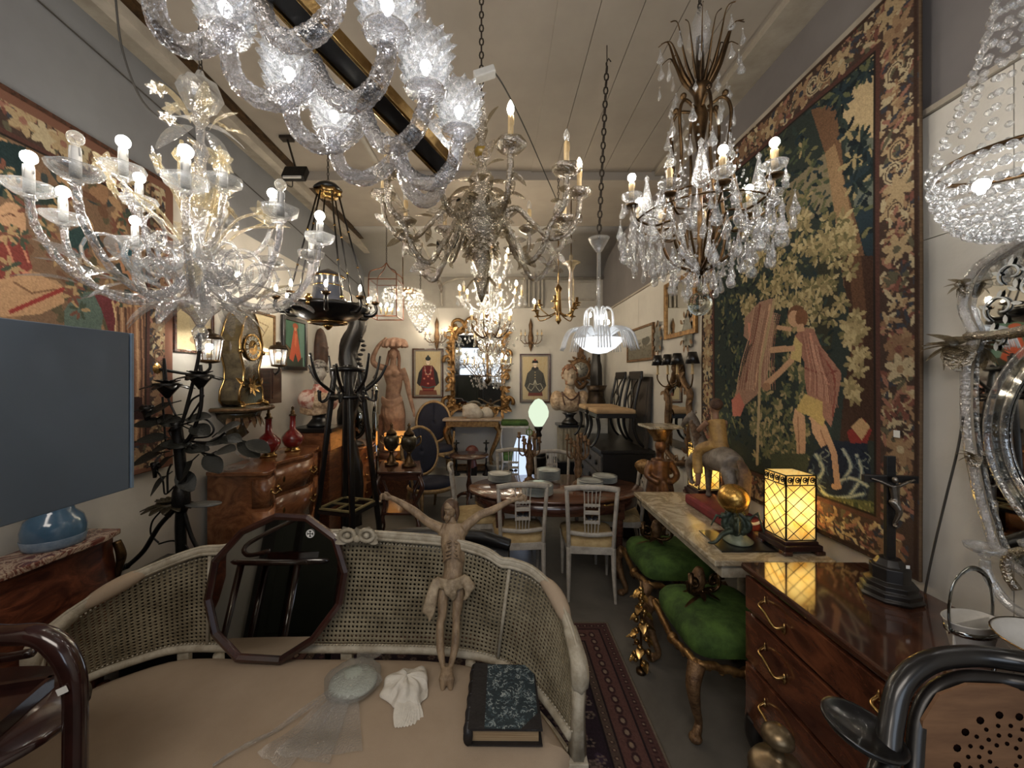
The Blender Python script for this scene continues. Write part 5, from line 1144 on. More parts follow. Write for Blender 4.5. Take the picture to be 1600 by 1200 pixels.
# ---------------------------------------------------------------- painted dining chairs
def dining_chair(label):
    """origin at floor, back at -y, seat towards +y"""
    t = thing('dining_chair', label, 'chair', (0, 0, 0), 0, 'grey painted chairs round the dining table')
    for s in (-1, 1):
        part(t, 'rear_leg', MB().tube([(s*.185, -.055, 0), (s*.18, -.01, .22), (s*.178, 0, .42)], [.013, .019, .022], 4, cap=True), 'grey_wood', bev=.003)
        part(t, 'back_stile', MB().tube([(s*.178, 0, .42), (s*.185, -.02, .62), (s*.20, -.055, .90)], .018, 4), 'grey_wood', bev=.003)
        part(t, 'front_leg', MB().tube([(s*.20, .42, 0), (s*.20, .42, .36)], [.012, .022], 8).box((s*.20, .42, .39), (.048, .048, .06)), 'grey_wood', bev=.003)
    m = MB().box((0, .42, .40), (.40, .03, .06)).box((0, 0, .40), (.34, .03, .06))
    for s in (-1, 1): m.bar((s*.178, 0, .40), (s*.2, .42, .40), .03, .06)
    part(t, 'seat_frame', m, 'grey_wood', bev=.003)
    rows = []
    for s, z in ((1, .425), (1.01, .445), (.97, .468), (.8, .485), (.4, .492), (.0005, .492)):
        ring = [(-.19, .01), (-.1, -.005), (0, -.008), (.1, -.005), (.19, .01), (.215, .2), (.222, .4), (.2, .445), (.1, .465), (0, .47), (-.1, .465), (-.2, .445), (-.222, .4), (-.215, .2), (-.19, .01)]
        rows.append([(x*s, .22+(y-.22)*s, z) for x, y in ring])
    part(t, 'seat', MB().sheet(rows), 'fabric_y')
    part(t, 'crest_rail', MB().tube(smoothpath([(-.215, -.05, .905), (-.1, -.075, .925), (0, -.08, .93), (.1, -.075, .925), (.215, -.05, .905)], 4), .024, 8, flat=.6), 'grey_wood')
    part(t, 'lower_rail', MB().tube(smoothpath([(-.18, -.005, .54), (0, -.025, .53), (.18, -.005, .54)], 4), .02, 6, flat=.6), 'grey_wood')
    m = MB(); y = lambda z: -.02-.055*(z-.53)/.4
    for k in range(5): x = -.056+.028*k; m.bar((x*.9, y(.54), .54), (x, y(.72), .68), .008).bar((x, y(.76), .76), (x*1.15, y(.91), .91), .008)
    m.box((0, y(.72), .72), (.125, .014, .03)); m.box((0, y(.64)-.002, .64), (.125, .014, .025)).box((0, y(.77), .78), (.13, .014, .022))
    for s in (-1, 1): m.box((s*.058, y(.69), .70), (.012, .014, .15))
    part(t, 'splat', m, 'grey_wood', bev=.002)
    part(t, 'splat_leaf', MB().leaf((0, y(.69)-.012, .675), (-1, 0, .3), .05, .018, up=(0, -1, 0), curl=0).leaf((0, y(.69)-.012, .675), (1, 0, .3), .05, .018, up=(0, -1, 0), curl=0), 'black')
    return t
dc = dining_chair('grey painted chair at the table front, nearer the hand of the carved figure'); dc.location = (.19, 3.30, 0); dc.rotation_euler = (0, 0, R(4))
G_ = 'grey painted chairs round the dining table'
dup(dc, (.745, 3.22, 0), R(-5), 'grey painted chair at the table front, the one nearer the marble console')
dup(dc, (-.42, 3.92, 0), R(-84), 'grey painted chair at the left end of the dining table, seen edge on')
dup(dc, (.62, 4.62, 0), R(180), 'grey painted chair on the far side of the table behind the right candelabra')
dup(dc, (.17, 4.72, 0), R(176), 'grey painted chair on the far side of the table behind the left candelabra')
dup(dc, (1.38, 3.95, 0), R(80), 'grey painted chair at the right end of the table by the gilt figure stand')
# ================================================================ marble console, lamps and stools
t = thing('console_table', 'long marble topped console on a pale frame along the right wall', 'console table', (1.36, 2.54, 0))
part(t, 'marble_top', MB().box((0, 0, .885), (.60, 1.18, .03)), 'marble', bev=.006)
part(t, 'frieze', MB().box((0.02, 0, .835), (.54, 1.12, .07)), 'cream_wood', bev=.004)
for x in (.20,):
    for y in (-.5, 0, .5): part(t, 'leg', MB().lathe([(.02, 0), (.026, .04), (.022, .08), (.03, .3), (.036, .72), (.04, .8)], 12, (x, y, 0), rib=.05, ribn=8), 'cream_wood')
def tiffany(label, loc, rz):
    t = thing('glass_lamp', label, 'lamp', loc, rz); s = .078; zb, zt = .07, .40
    part(t, 'base', MB().box((0, 0, .033), (.20, .20, .03)).box((0, 0, .054), (.175, .175, .02)), mat('lamp_base', rgb(58, 28, 24), .35, c2=rgb(36, 18, 16)) if 'lb' not in M else M['lb'], bev=.005)
    for x in (-1, 1):
        for y in (-1, 1): part(t, 'foot', MB().box((x*.085, y*.085, .011), (.045, .045, .020)), 'mahog', bev=.004)
    for f in range(4):
        a = f*PI/2; q = Matrix.Rotation(a, 3, 'Z'); nrm = q @ Vector((0, -1, 0)); ux = q @ Vector((1, 0, 0))
        # diamond panes
        mb = MB(); nx, nz = 2, 4; w_ = 2*s; h_ = zt-zb-.05
        pane = part(t, 'glass_panel', MB().prism([ux*-s+nrm*s+Vector((0, 0, zb)), ux*s+nrm*s+Vector((0, 0, zb)), ux*s+nrm*s+Vector((0, 0, zt)), ux*-s+nrm*s+Vector((0, 0, zt))], -nrm*.004), M['tiff'])
        for k in range(-nz, nx+nz+1):
            for dr in (1, -1):
                # line x = k*w/nx + dr*z*(w/nx)/(h/nz)
                pts = []
                for z in (0, h_):
                    pts.append((k*w_/nx+dr*(z/h_*nz)*w_/nx/1.0*1.0, z))
                (xa, za), (xb, zb_) = pts
                # clip to 0..w
                def clip(xa, za, xb, zb_):
                    for lo, hi in ((0, w_),):
                        if xa == xb: return (xa, za, xb, zb_) if lo <= xa <= hi else None
                        ts = sorted([(lo-xa)/(xb-xa), (hi-xa)/(xb-xa)]); t0, t1 = max(0, ts[0]), min(1, ts[1])
                        if t1 <= t0: return None
                        return (xa+(xb-xa)*t0, za+(zb_-za)*t0, xa+(xb-xa)*t1, za+(zb_-za)*t1)
                c = clip(xa, za, xb, zb_)
                if c: mb.bar(ux*(c[0]-s)+nrm*(s+.001)+Vector((0, 0, zb+c[1])), ux*(c[2]-s)+nrm*(s+.001)+Vector((0, 0, zb+c[3])), .0026)
        for e in (-s, s): mb.bar(ux*e+nrm*s+Vector((0, 0, zb)), ux*e+nrm*s+Vector((0, 0, zt)), .006)
        for z in (zb, zb+h_, zt): mb.bar(ux*-s+nrm*s+Vector((0, 0, z)), ux*s+nrm*s+Vector((0, 0, z)), .005)
        part(pane, 'leading', mb, 'iron')
        fg = MB()
        for k in range(4):
            c = ux*(-s+(k+.5)*w_/4)+nrm*(s+.003)+Vector((0, 0, zt-.025)); fg.tube([c+ux*(.014*math.cos(b)*(1-b/16))+Vector((0, 0, .015*math.sin(b)*(1-b/16))) for b in np.arange(0, 8, .5)], .0028, 5)
            fg.ball(c, .005, 6, 4).bar(c+ux*.012+Vector((0, 0, -.02)), c+ux*.02+Vector((0, 0, .02)), .004)
        part(pane, 'filigree', fg, 'iron')
    put(t, 'bulb', shared('tf_bulb', lambda: globe_mb(.026), M['tf_bulb']), (0, 0, .19))
    part(t, 'bulb_holder', MB().lathe([(.015, .06), (.015, .18), (.012, .19)], 10), 'brass_dark')
t_ = NT('amber_lamp_glass'); tr = t_.N('ShaderNodeBsdfTranslucent'); df = t_.N('ShaderNodeBsdfDiffuse'); n_ = t_.noise(9, 3, .6, None, 1.5)
r_ = t_.ramp(n_.outputs[0], [(.35, rgb(252, 242, 206)), (.52, rgb(248, 230, 178)), (.68, rgb(236, 200, 122))]); mx = t_.N('ShaderNodeMixShader'); mx.inputs[0].default_value = .3
t_.L(r_.outputs[0], tr.inputs[0]); t_.L(r_.outputs[0], df.inputs[0]); t_.L(tr.outputs[0], mx.inputs[1]); t_.L(df.outputs[0], mx.inputs[2]); t_.L(mx.outputs[0], t_.out.inputs[0]); M['tiff'] = t_.m
M['tf_bulb'] = emit('lamp_bulb', (1, .88, .62), 34)
tiffany('square amber leaded glass lamp glowing at the near end of the marble console', (1.535, 2.10, .9005), R(2))
tiffany('square amber leaded glass lamp glowing at the far end of the marble console', (1.555, 3.02, .9005), R(2))
# black glass plate and the gilt ball carried on bronze figures
A, B, C, D_ = G(1092, 829, .905), G(1172, 829, .905), G(1217, 862, .905), G(1128, 862, .905)
one('black_glass_plate', 'square black glass plate under the bronze ball sculpture on the console', 'plate', MB().prism([Vector((p.x-1.25, p.y-2.18, 0)) for p in (D_, C, B, A)], (0, 0, .008)), 'black', (1.25, 2.18, .9005), bev=.001)
p = G(1150, 846, .909); t = thing('ball_sculpture', 'gilt ball carried by green bronze figures on the black glass plate', 'sculpture', (p.x, p.y, .9085))
part(t, 'gilt_ball', MB().ball((-.015, 0, .235), .078, 24, 16), mat('crackled_gilt', rgb(222, 172, 60), .25, .85, c2=rgb(160, 110, 30), sc=9, bump=.2))
gb = mat('green_bronze', rgb(72, 84, 66), .45, .5, c2=rgb(36, 44, 38), sc=22, bump=.4)
part(t, 'base', MB().lathe([(.07, 0), (.075, .008), (.05, .03), (.03, .05), (.02, .07)], 20, (.01, 0, 0), rib=.05, ribn=3), mat('jade_stone', rgb(132, 140, 112), .5, c2=rgb(96, 104, 84), sc=14))
m = MB()
for k in range(5):
    a = k*2*PI/5+.5; ca, sa = math.cos(a), math.sin(a); m.tube(smoothpath([(.02*ca, .02*sa, .05), (.06*ca, .06*sa, .09), (.05*ca, .05*sa, .13), (.02*ca-.01, .02*sa, .165)], 5), [.02, .018, .016, .012], 8)
    m.ball((.06*ca, .06*sa, .14), .017, 8, 6).tube([(.05*ca, .05*sa, .12), (.10*ca, .10*sa, .10+.02*k), (.13*ca, .13*sa, .08)], [.012, .009, .005], 6)
m.ball((0, 0, .10), (.045, .045, .05)); m.tube(smoothpath([(-.02, -.02, .07), (-.08, -.02, .05), (-.13, -.03, .01), (-.17, -.03, .008)], 5), [.016, .014, .01, .006], 8)
part(t, 'figures', m, gb, remesh=.005, smooth=1)
part(t, 'pale_branch', MB().tube(smoothpath([(.04, 0, .10), (.10, .0, .095), (.14, 0, .11)], 4), [.009, .008, .006], 8), 'stone')
# horseman on a red base
t = thing('horseman_sculpture', 'carved painted horse with a rider in yellow tunic between the two glass lamps', 'sculpture', (1.42, 2.60, .9005))
part(t, 'red_base', MB().box((.02, -.02, .035), (.22, .55, .07)), mat('red_velvet', rgb(128, 26, 30), .8, c2=rgb(96, 18, 22)), bev=.02)
hs = MB(); hs.tube(smoothpath([(0, -.20, .36), (0, -.1, .38), (0, .05, .36), (0, .16, .38)], 5), [.07, .085, .075, .08], 14)
hs.tube(smoothpath([(0, .16, .40), (0, .24, .48), (-.01, .27, .58), (-.02, .30, .62)], 5), [.06, .05, .036, .03], 10)
hs.tube(smoothpath([(-.02, .28, .62), (-.03, .34, .58), (-.03, .40, .53)], 4), [.034, .028, .018], 10)
for x in (-.02, .01): hs.tube([(x, .28, .64), (x, .285, .68)], [.01, .003], 5)
for x, pts in ((-.04, [(-.2, .34), (-.24, .24), (-.20, .16), (-.22, .075)]), (.04, [(-.2, .34), (-.22, .24), (-.17, .16), (-.18, .075)]), (.04, [(.16, .34), (.17, .22), (.165, .075)]), (-.05, [(.17, .34), (.26, .28), (.25, .2), (.22, .15)])):
    hs.tube(smoothpath([(x, y, z) for y, z in pts], 4), [.045, .03, .02, .016], 8).ball((x, pts[-1][0], pts[-1][1]+.008), (.022, .026, .014))
part(t, 'horse', hs, mat('grey_horse', rgb(134, 122, 108), .55, c2=rgb(86, 74, 62), sc=14, bump=.4), remesh=.008, smooth=3)
tl = MB()
for k in range(6): tl.tube(smoothpath([(.004*k, -.24, .40), (.006*k-.01, -.30, .34), (.01*k-.03, -.30, .2), (.01*k-.02, -.28, .1)], 4), [.012, .02, .016, .006], 6)
mn = MB()
for k in range(7): mn.tube([(0, .16+.018*k, .44+.028*k), (-.045, .14+.018*k, .41+.028*k), (-.05, .13+.02*k, .36+.03*k)], [.012, .012, .005], 6)
part(t, 'tail', tl, mat('brown_mane', rgb(110, 82, 54), .7, c2=rgb(70, 50, 32), sc=30, bump=.5), remesh=.006)
part(t, 'mane', mn, 'ebony' if 0 else mat('brown_mane_hair', rgb(110, 82, 54), .7, c2=rgb(70, 50, 32), sc=30, bump=.5), remesh=.006)
rd = MB(); rd.tube(smoothpath([(0, -.04, .44), (0, -.03, .52), (0, 0, .62)], 5), [.055, .05, .055], 12)
for s in (-1, 1): rd.tube(smoothpath([(s*.03, -.02, .46), (s*.085, .06, .40), (s*.09, .05, .26)], 5), [.04, .036, .03], 8)
part(t, 'tunic', rd, mat('yellow_tunic', rgb(176, 134, 54), .6, c2=rgb(130, 92, 36), sc=16), remesh=.007, smooth=2)
rb = MB(); rb.ball((0, .01, .71), (.034, .038, .044)).tube([(0, 0, .62), (0, .006, .69)], .02, 8)
for s in (-1, 1): rb.tube(smoothpath([(s*.055, 0, .61), (s*.08, .06, .55), (s*.03, .13, .56)], 4), [.022, .017, .012], 8); rb.tube([(s*.09, .05, .27), (s*.088, .06, .19), (s*.088, .09, .17)], [.022, .016, .012], 8)
part(t, 'rider_body', rb, mat('carved_skin', rgb(150, 108, 78), .6, c2=rgb(112, 76, 52), sc=16), remesh=.006, smooth=2)
part(t, 'rider_hair', MB().ball((0, -.006, .725), (.040, .042, .040)), mat('dark_hair', rgb(88, 58, 34), .7, c2=rgb(60, 38, 24), sc=40, bump=.6))
# green velvet stools with gilt legs
def stool(label, loc):
    t = thing('velvet_stool', label, 'stool', loc, 0, 'green velvet stools with gilt legs')
    hx, hy = .25, .27; rows = []
    for s, z in ((1.0, .40), (1.03, .43), (1.02, .47), (.93, .505), (.7, .53), (.35, .54), (.0005, .54)):
        ring = []
        for k in range(32):
            a = 2*PI*k/32; c_, s_ = math.cos(a), math.sin(a); e = .38; ring.append((hx*s*math.copysign(abs(c_)**e, c_), hy*s*math.copysign(abs(s_)**e, s_), z))
        rows.append(ring+[ring[0]])
    part(t, 'cushion', MB().sheet(rows), 'velvet')
    fr = MB()
    for (a, b) in (((-hx, -hy), (hx, -hy)), ((hx, -hy), (hx, hy)), ((hx, hy), (-hx, hy)), ((-hx, hy), (-hx, -hy))):
        P = [Vector((a[0]+(b[0]-a[0])*u, a[1]+(b[1]-a[1])*u, .385-.045*math.sin(PI*u)**2-.014*math.sin(PI*u*6)**2)) for u in np.linspace(0, 1, 17)]
        fr.tube(P, .02, 8); fr.ball(P[8]-Vector((0, 0, .01)), .032, 8, 6)
        for q in P[2:15:2]: fr.ball(q-Vector((0, 0, .014)), .015, 6, 5)
    part(t, 'carved_frieze', fr, 'gold', rough=(.02, .008))
    for sx in (-1, 1):
        for sy in (-1, 1):
            part(t, 'leg', MB().tube(smoothpath([(sx*hx, sy*hy, .38), (sx*(hx+.035), sy*(hy+.035), .30), (sx*(hx+.01), sy*(hy+.01), .17), (sx*(hx-.02), sy*(hy-.02), .07), (sx*(hx+.012), sy*(hy+.012), .025)], 5), [.042, .034, .024, .018, .024], 10).ball((sx*(hx+.012), sy*(hy+.012), .024), (.032, .032, .024)), 'gilt_dull')
    return t
s1 = stool('near green velvet stool with gilt cabriole legs, brass sconce lying on it', (1.23, 2.24, 0))
dup(s1, (1.27, 3.0, 0), 0, 'far green velvet stool with gilt cabriole legs beneath the marble console')
def sconce_on(label, loc, rz):
    t = thing('wall_sconce', label, 'sconce', loc, rz); m = MB()
    for s in (-1, 1):
        m.tube([(s*.07+.045*math.cos(b)*(1-b/9)*s, -.02, .09+.045*math.sin(b)*(1-b/9)) for b in np.arange(-2, 6, .4)], .007, 6)
        m.tube(smoothpath([(0, 0, .03), (s*.06, -.02, .03), (s*.10, -.03, .06), (s*.10, -.03, .10)], 4), .009, 6).lathe([(.01, 0), (.03, .01), (.014, .02), (.016, .06)], 10, (s*.10, -.03, .10))
    for k in range(6): m.leaf((0, 0, .03), (math.cos(k)*.8, math.sin(k), .2), .11, .016)
    part(t, 'arms', m, 'brass_dark')
    part(t, 'back_plate', MB().tube(smoothpath([(0, .03, .02), (0, .02, .09), (0, .01, .16)], 4), [.03, .045, .02], 8, rib=.1, ribn=5), 'gilt_dull', label='gilt cherub head back plate')
    part(t, 'spike', MB().leaf((-.02, -.02, .02), (-1, -.2, 0), .14, .012), 'brass_dark')
sconce_on('scrolled brass wall sconce lying on the near green stool', (1.16, 2.28, .542), .3)
sconce_on('scrolled brass wall sconce lying on the far green stool', (1.20, 3.03, .542), -.2)
# gilt ornament hanging down beside the near stool
t = thing('gilt_ornament', 'cascading gilt leaf ornament leaning on the near green stool', 'ornament', (.865, 2.42, 0)); m = MB()
for k in range(26):
    z = .05+.48*(k/26); a = k*2.4; r = .045*math.sin(PI*min(1, .25+k/30)); m.leaf((r*math.cos(a)*.5, r*math.sin(a)*.5, z), (math.cos(a), math.sin(a), -.5+random.random()), .06, .022, curl=.6)
    m.ball((r*math.cos(a), r*math.sin(a), z), .018, 6, 5)
part(t, 'gilt_leaves', m, mat('bright_gilt', rgb(206, 164, 84), .25, .9, c2=rgb(130, 92, 40), sc=20))
part(t, 'rod', MB().tube([(0, 0, 0), (0, 0, .56)], .008, 6).lathe([(.03, 0), (.03, .02), (.008, .03)], 10), 'brass_dark')
# ================================================================ chest of drawers, right foreground
t = thing('chest_of_drawers', 'polished walnut chest of drawers with brass swan handles, right foreground', 'chest of drawers', (1.134, 1.39, 0))
X1 = .565; Y0, Y1 = -.47, .445
part(t, 'carcass', MB().box((X1/2+.012, (Y0+Y1)/2, .58), (X1-.024, Y1-Y0-.02, .66)), 'walnut_dark', bev=.004)
part(t, 'top', MB().box((X1/2, (Y0+Y1)/2, .927), (X1+.02, Y1-Y0+.03, .03)), mat('walnut_top', rgb(90, 54, 36), .07, c2=rgb(70, 40, 26), sc=2, stretch=(3, 1, 1), coat=1, dist=2, c3=rgb(44, 22, 14)), bev=.008)
for z0, z1 in ((.745, .90), (.515, .735), (.275, .505)):
    d = part(t, 'drawer', MB().box((.004, (Y0+Y1)/2, (z0+z1)/2), (.018, Y1-Y0-.03, z1-z0-.008)), 'walnut_dark', bev=.003)
    for y in (.235, -.27):
        zc = (z0+z1)/2+.02; P = smoothpath([(-.012, y+.055, zc+.012), (-.04, y+.045, zc+.0), (-.046, y, zc-.006), (-.042, y-.05, zc-.034), (-.012, y-.06, zc-.028)], 5)
        part(d, 'handle', MB().tube(P, [.006, .007, .006, .007, .006], 8).lathe([(.001, -.012), (.012, -.006), (.008, 0), (.004, .012), (.001, .022)], 8, (-.01, y+.055, zc+.012), rot=None).lathe([(.001, -.03), (.009, -.018), (.012, -.004), (.004, .01), (.001, .016)], 8, (-.01, y-.06, zc-.028)), 'brass')
part(t, 'plinth', MB().box((X1/2, (Y0+Y1)/2, .26), (X1, Y1-Y0, .035)), 'walnut_dark', bev=.004)
for x, y in ((.03, Y1-.04), (.03, Y0+.04), (X1-.05, Y1-.04), (X1-.05, Y0+.04)):
    part(t, 'leg', MB().tube(smoothpath([(x, y, .26), (x-.006, y+.01, .18), (x+.006, y+.004, .1), (x, y, .03)], 5), [.04, .036, .02, .022], 10).ball((x-.004, y, .022), (.034, .03, .022)), 'ebony')
# small standing crucifix
p = Vector((1.535, 1.56, .9425)); t = thing('standing_crucifix', 'black wooden standing crucifix with a silver figure on the walnut chest', 'crucifix', p, R(-8))
part(t, 'stepped_base', MB().lathe([(.095, 0), (.10, .01), (.09, .018), (.092, .035), (.08, .042), (.082, .06), (.06, .07), (.062, .12), (.05, .125), (.036, .15)], 8), 'ebony', bev=.002)
part(t, 'cross', MB().box((0, 0, .34), (.032, .018, .42)).box((0, 0, .46), (.19, .018, .028)), 'ebony', bev=.002)
m = MB(); m.tube([(0, -.02, .44), (.004, -.024, .37)], [.017, .014], 8, flat=.7).ball((-.004, -.03, .462), (.010, .010, .013))
for s in (-1, 1): m.tube([(s*.012, -.022, .435), (s*.045, -.02, .452), (s*.075, -.015, .462)], [.008, .006, .004], 6)
m.tube(smoothpath([(0, -.024, .37), (.008, -.034, .34), (.0, -.02, .29)], 4), [.016, .011, .006], 7).ball((.0, -.024, .375), (.020, .013, .014)).ball((0, -.026, .283), (.008, .01, .008))
part(t, 'silver_figure', m, mat('tarnished_silver', rgb(150, 140, 126), .3, .9, c2=rgb(96, 86, 76)), remesh=.0022, smooth=1)
part(t, 'price_tag', MB().box((.02, -.056, .14), (.012, .002, .012)), 'tagp')
# white bucket and bowl on the chest
t = thing('white_basket', 'white oval ceramic basket with a tall looped metal handle on the walnut chest', 'basket', (1.475, 1.24, .9425), R(12))
part(t, 'body', MB().lathe([(.055, 0), (.06, .004), (.085, .10), (.09, .105), (.083, .105), (.055, .012), (.001, .010)], 32, sy=.6, cap=False).lathe([(.001, 0), (.056, 0)], 32, sy=.6), 'white')
part(t, 'divider', MB().box((0, 0, .055), (.15, .004, .09)), 'white')
part(t, 'silver_band', MB().lathe([(.077, .066), (.081, .068), (.083, .082), (.079, .084)], 32, sy=.61, cap=False), 'mirror_old')
part(t, 'handle', MB().tube(smoothpath([(-.088, 0, .07), (-.093, 0, .15), (-.07, 0, .225), (0, 0, .262), (.07, 0, .225), (.093, 0, .15), (.088, 0, .07)], 6), .008, 4, flat=.25), 'mirror_old')
t = thing('white_bowl', 'wide white ceramic bowl with flared rim at the right end of the chest', 'bowl', (1.50, 1.035, .9425))
part(t, 'bowl', MB().lathe([(.05, 0), (.055, .01), (.07, .04), (.10, .10), (.135, .145), (.14, .15), (.132, .15), (.095, .105), (.05, .03), (.001, .02)], 40, cap=False).lathe([(.001, 0), (.05, 0)], 24), 'white')
part(t, 'gilt_line', MB().lathe([(.139, .1475), (.1415, .1505), (.139, .152)], 40, cap=False), 'brass')
part(t, 'handle', MB().tube(smoothpath([(-.09, .06, .09), (-.13, .06, .07), (-.13, .06, .02), (-.07, .04, .012)], 5), .005, 6), 'mirror_old')
# black bentwood chair in the corner
t = thing('bentwood_chair', 'black bentwood armchair with a pierced plywood back, bottom right corner', 'chair', (1.0, .80, 0))
L = lambda x, y, D: W(x, y, D)-Vector((1.0, .80, 0))
P = smoothpath([L(1352, 1275, .78), L(1383, 1200, .82), L(1392, 1130, .85), L(1408, 1070, .87), L(1450, 1035, .88), L(1510, 1025, .88), L(1570, 1030, .86), L(1640, 1045, .82), L(1700, 1085, .78), L(1740, 1160, .74)], 6)
part(t, 'back_hoop', MB().tube(P, .021, 14), 'black')
P2 = smoothpath([L(1420, 1290, .78), L(1428, 1200, .82), L(1436, 1120, .85), L(1462, 1078, .86), L(1510, 1060, .86), L(1570, 1063, .85), L(1640, 1080, .81), L(1690, 1140, .77)], 6)
part(t, 'inner_hoop', MB().tube(P2, .015, 10), 'ebony')
PQ = [(1426, 1290), (1432, 1200), (1440, 1125), (1466, 1084), (1510, 1068), (1570, 1070), (1640, 1088), (1700, 1150), (1710, 1290), (1560, 1330)]; ctr = L(1566, 1180, .835); pan = [L(x, y, .835) for x, y in PQ]
part(t, 'pierced_panel', MB().add([ctr]+pan, [(0, i+1, (i+1) % len(pan)+1) for i in range(len(pan))], False), mat('plywood', rgb(128, 90, 56), .6, c2=rgb(104, 70, 42), sc=5, stretch=(1, 1, 6)), solid=.006)
m = MB()
for r_, n in ((.088, 15), (.066, 18), (.046, 14), (.028, 9)):
    for k in range(n):
        a = 2*PI*k/n; c = ctr+Vector((r_*math.cos(a)*1.15, -.002, r_*math.sin(a))); s = .0078 if r_ > .08 else .0042
        m.lathe([(s, 0), (s, .0025)], 8, c, rot=Matrix.Rotation(R(90), 3, 'X'))
part(t, 'holes', m, mat('hole_dark', rgb(22, 12, 10), 1, spec=0), kind='stuff')
part(t, 'arm_pad', MB().lathe([(.001, -.012), (.07, -.012), (.082, -.002), (.084, .006), (.076, .006), (.07, .0), (.001, .0)], 32, L(1348, 1140, .85), sx=.95, sy=.8, rot=Matrix.Rotation(R(14), 3, 'Y') @ Matrix.Rotation(R(10), 3, 'X')), 'black')
part(t, 'arm', MB().tube(smoothpath([L(1392, 1160, .86), L(1370, 1200, .84), L(1360, 1260, .8), L(1370, 1320, .8)], 5), .016, 8), 'black')
part(t, 'seat', MB().lathe([(.20, .70), (.21, .715), (.20, .73)], 28, (.05, -.14, 0)), 'ebony')
for x in (-.12, .2):
    for y in (-.3, .0): part(t, 'leg', MB().tube([(x, y, .70), (x*1.25, y*1.1, 0)], [.018, .013], 8), 'black')
p = W(1215, 1150, .95); t = thing('brass_finial_stand', 'brass turned finial on a stand before the walnut chest', 'stand', (p.x, p.y, 0))
part(t, 'finial', MB().lathe([(.001, .055), (.02, .05), (.034, .035), (.034, .02), (.015, .005), (.012, -.01), (.02, -.02), (.05, -.03), (.062, -.05), (.06, -.07), (.02, -.08)], 24, (0, 0, p.z-.03)), mat('worn_brass', rgb(128, 108, 76), .35, .8, c2=rgb(84, 68, 46), sc=18))
part(t, 'pole', MB().tube([(0, 0, .02), (0, 0, p.z-.1)], .012, 10), 'brass_dark'); part(t, 'foot', MB().lathe([(.13, 0), (.13, .012), (.05, .03), (.015, .06)], 24), 'brass_dark')
M['leafm'] = mat('dark_leaf_metal', rgb(40, 40, 34), .5, .3, c2=rgb(30, 32, 28), sc=18, bump=.3)
# ================================================================ left foreground
t = thing('marble_top_commode', 'red veneered commode with a red marble top at the left edge', 'commode', (-2.03, 1.45, 0))
TP = [(0, -.75), (.03, -.5), (-.01, -.25), (.01, 0), (.03, .35), (.05, .56), (.02, .66), (-.20, .66), (-.20, -.75)]
TP = [(x, y) for x, y in TP]
part(t, 'marble_top', MB().prism([(x, y, .972) for x, y in TP][::-1], (0, 0, .028)), 'marble_red', bev=.006)
rows = []
for z, k in ((.965, 0), (.88, .0), (.75, .03), (.6, .02), (.4, -.03), (.2, -.05)):
    rows.append([(x+k-.03 if x > -.1 else x, y*.98, z) for x, y in TP]+[(TP[0][0]+k-.03, TP[0][1]*.98, z)])
part(t, 'carcass', MB().sheet(rows), mat('red_veneer', rgb(128, 66, 36), .3, c2=rgb(92, 44, 24), sc=4, stretch=(2, 1, 3), coat=.4, dist=2, c3=rgb(56, 22, 14)))
part(t, 'corner_mount', MB().tube(smoothpath([(.02, .635, .94), (.035, .645, .86), (.02, .64, .76), (-.02, .635, .5)], 5), [.018, .022, .014, .006], 8), 'brass_dark')
for x, y in ((-.02, .6), (-.17, .6), (-.02, -.7), (-.17, -.7)): part(t, 'leg', MB().tube([(x, y, .22), (x+.01, y, 0)], [.03, .016], 8), 'mahog')
p = G(80, 832, 1.0); t = thing('blue_glass_vessel', 'round blue glass vessel standing on the red marble top', 'vessel', (-2.13, 1.90, 1.0005))
part(t, 'body', MB().lathe([(.085, 0), (.105, .01), (.112, .05), (.112, .085), (.10, .13), (.07, .16), (.065, .19)], 32, cap=False), 'blueglass')
part(t, 'foot_band', MB().lathe([(.001, 0), (.104, 0), (.1075, .012), (.1135, .045), (.112, .047)], 32, cap=False), mat('pale_blue_band', rgb(130, 150, 170), .2, c2=rgb(100, 124, 150), sc=18))
t = thing('flat_panel', 'large flat blue-grey panel on a dark pole stand, cut by the left edge', 'panel', (-1.40, 1.14, 1.675))
part(t, 'screen', MB().box((0, -.02, 0), (.022, .74, .585)), 'blue_screen', bev=.003)
part(t, 'edge_strip', MB().box((-.002, .362, 0), (.03, .012, .585)), mat('panel_edge', rgb(116, 140, 164), .4), bev=.002)
part(t, 'floor_pole', MB().box((-.03, -.20, 0), (.03, .25, .25)).bar((-.05, -.24, 0), (-.05, -.24, -1.66), .04).box((-.02, -.30, -1.665), (.2, .36, .02)), 'iron')
t = thing('bentwood_armchair', 'dark bentwood armchair with a tray on its seat, bottom left corner', 'chair', (-1.05, 1.0, 0)); o = Vector((-1.05, 1.0, 0))
P = smoothpath([W(-80, 985, 1.02)-o, W(0, 992, 1.02)-o, W(55, 992, 1.02)-o, W(90, 1010, 1.02)-o, W(113, 1050, 1.02)-o, W(118, 1100, 1.02)-o, W(117, 1250, 1.0)-o], 6)
dk = mat('dark_polished_wood', rgb(56, 28, 24), .18, c2=rgb(30, 16, 14), sc=6, coat=.7)
part(t, 'arm', MB().tube(P, [.022, .024, .026, .028, .026, .025, .025], 12), dk)
part(t, 'price_tag', MB().box(W(112, 1066, 1.02)-o+Vector((.006, -.028, 0)), (.026, .003, .016), Matrix.Rotation(R(-25), 3, 'Y')), 'tagp')
SZ = H-(1130-CY)/F*1.05; rows = []
part(t, 'seat', MB().lathe([(.001, SZ-.03), (.30, SZ-.03), (.32, SZ-.015), (.30, SZ), (.001, SZ)], 40, (-.42, .05, 0), sy=.7), dk)
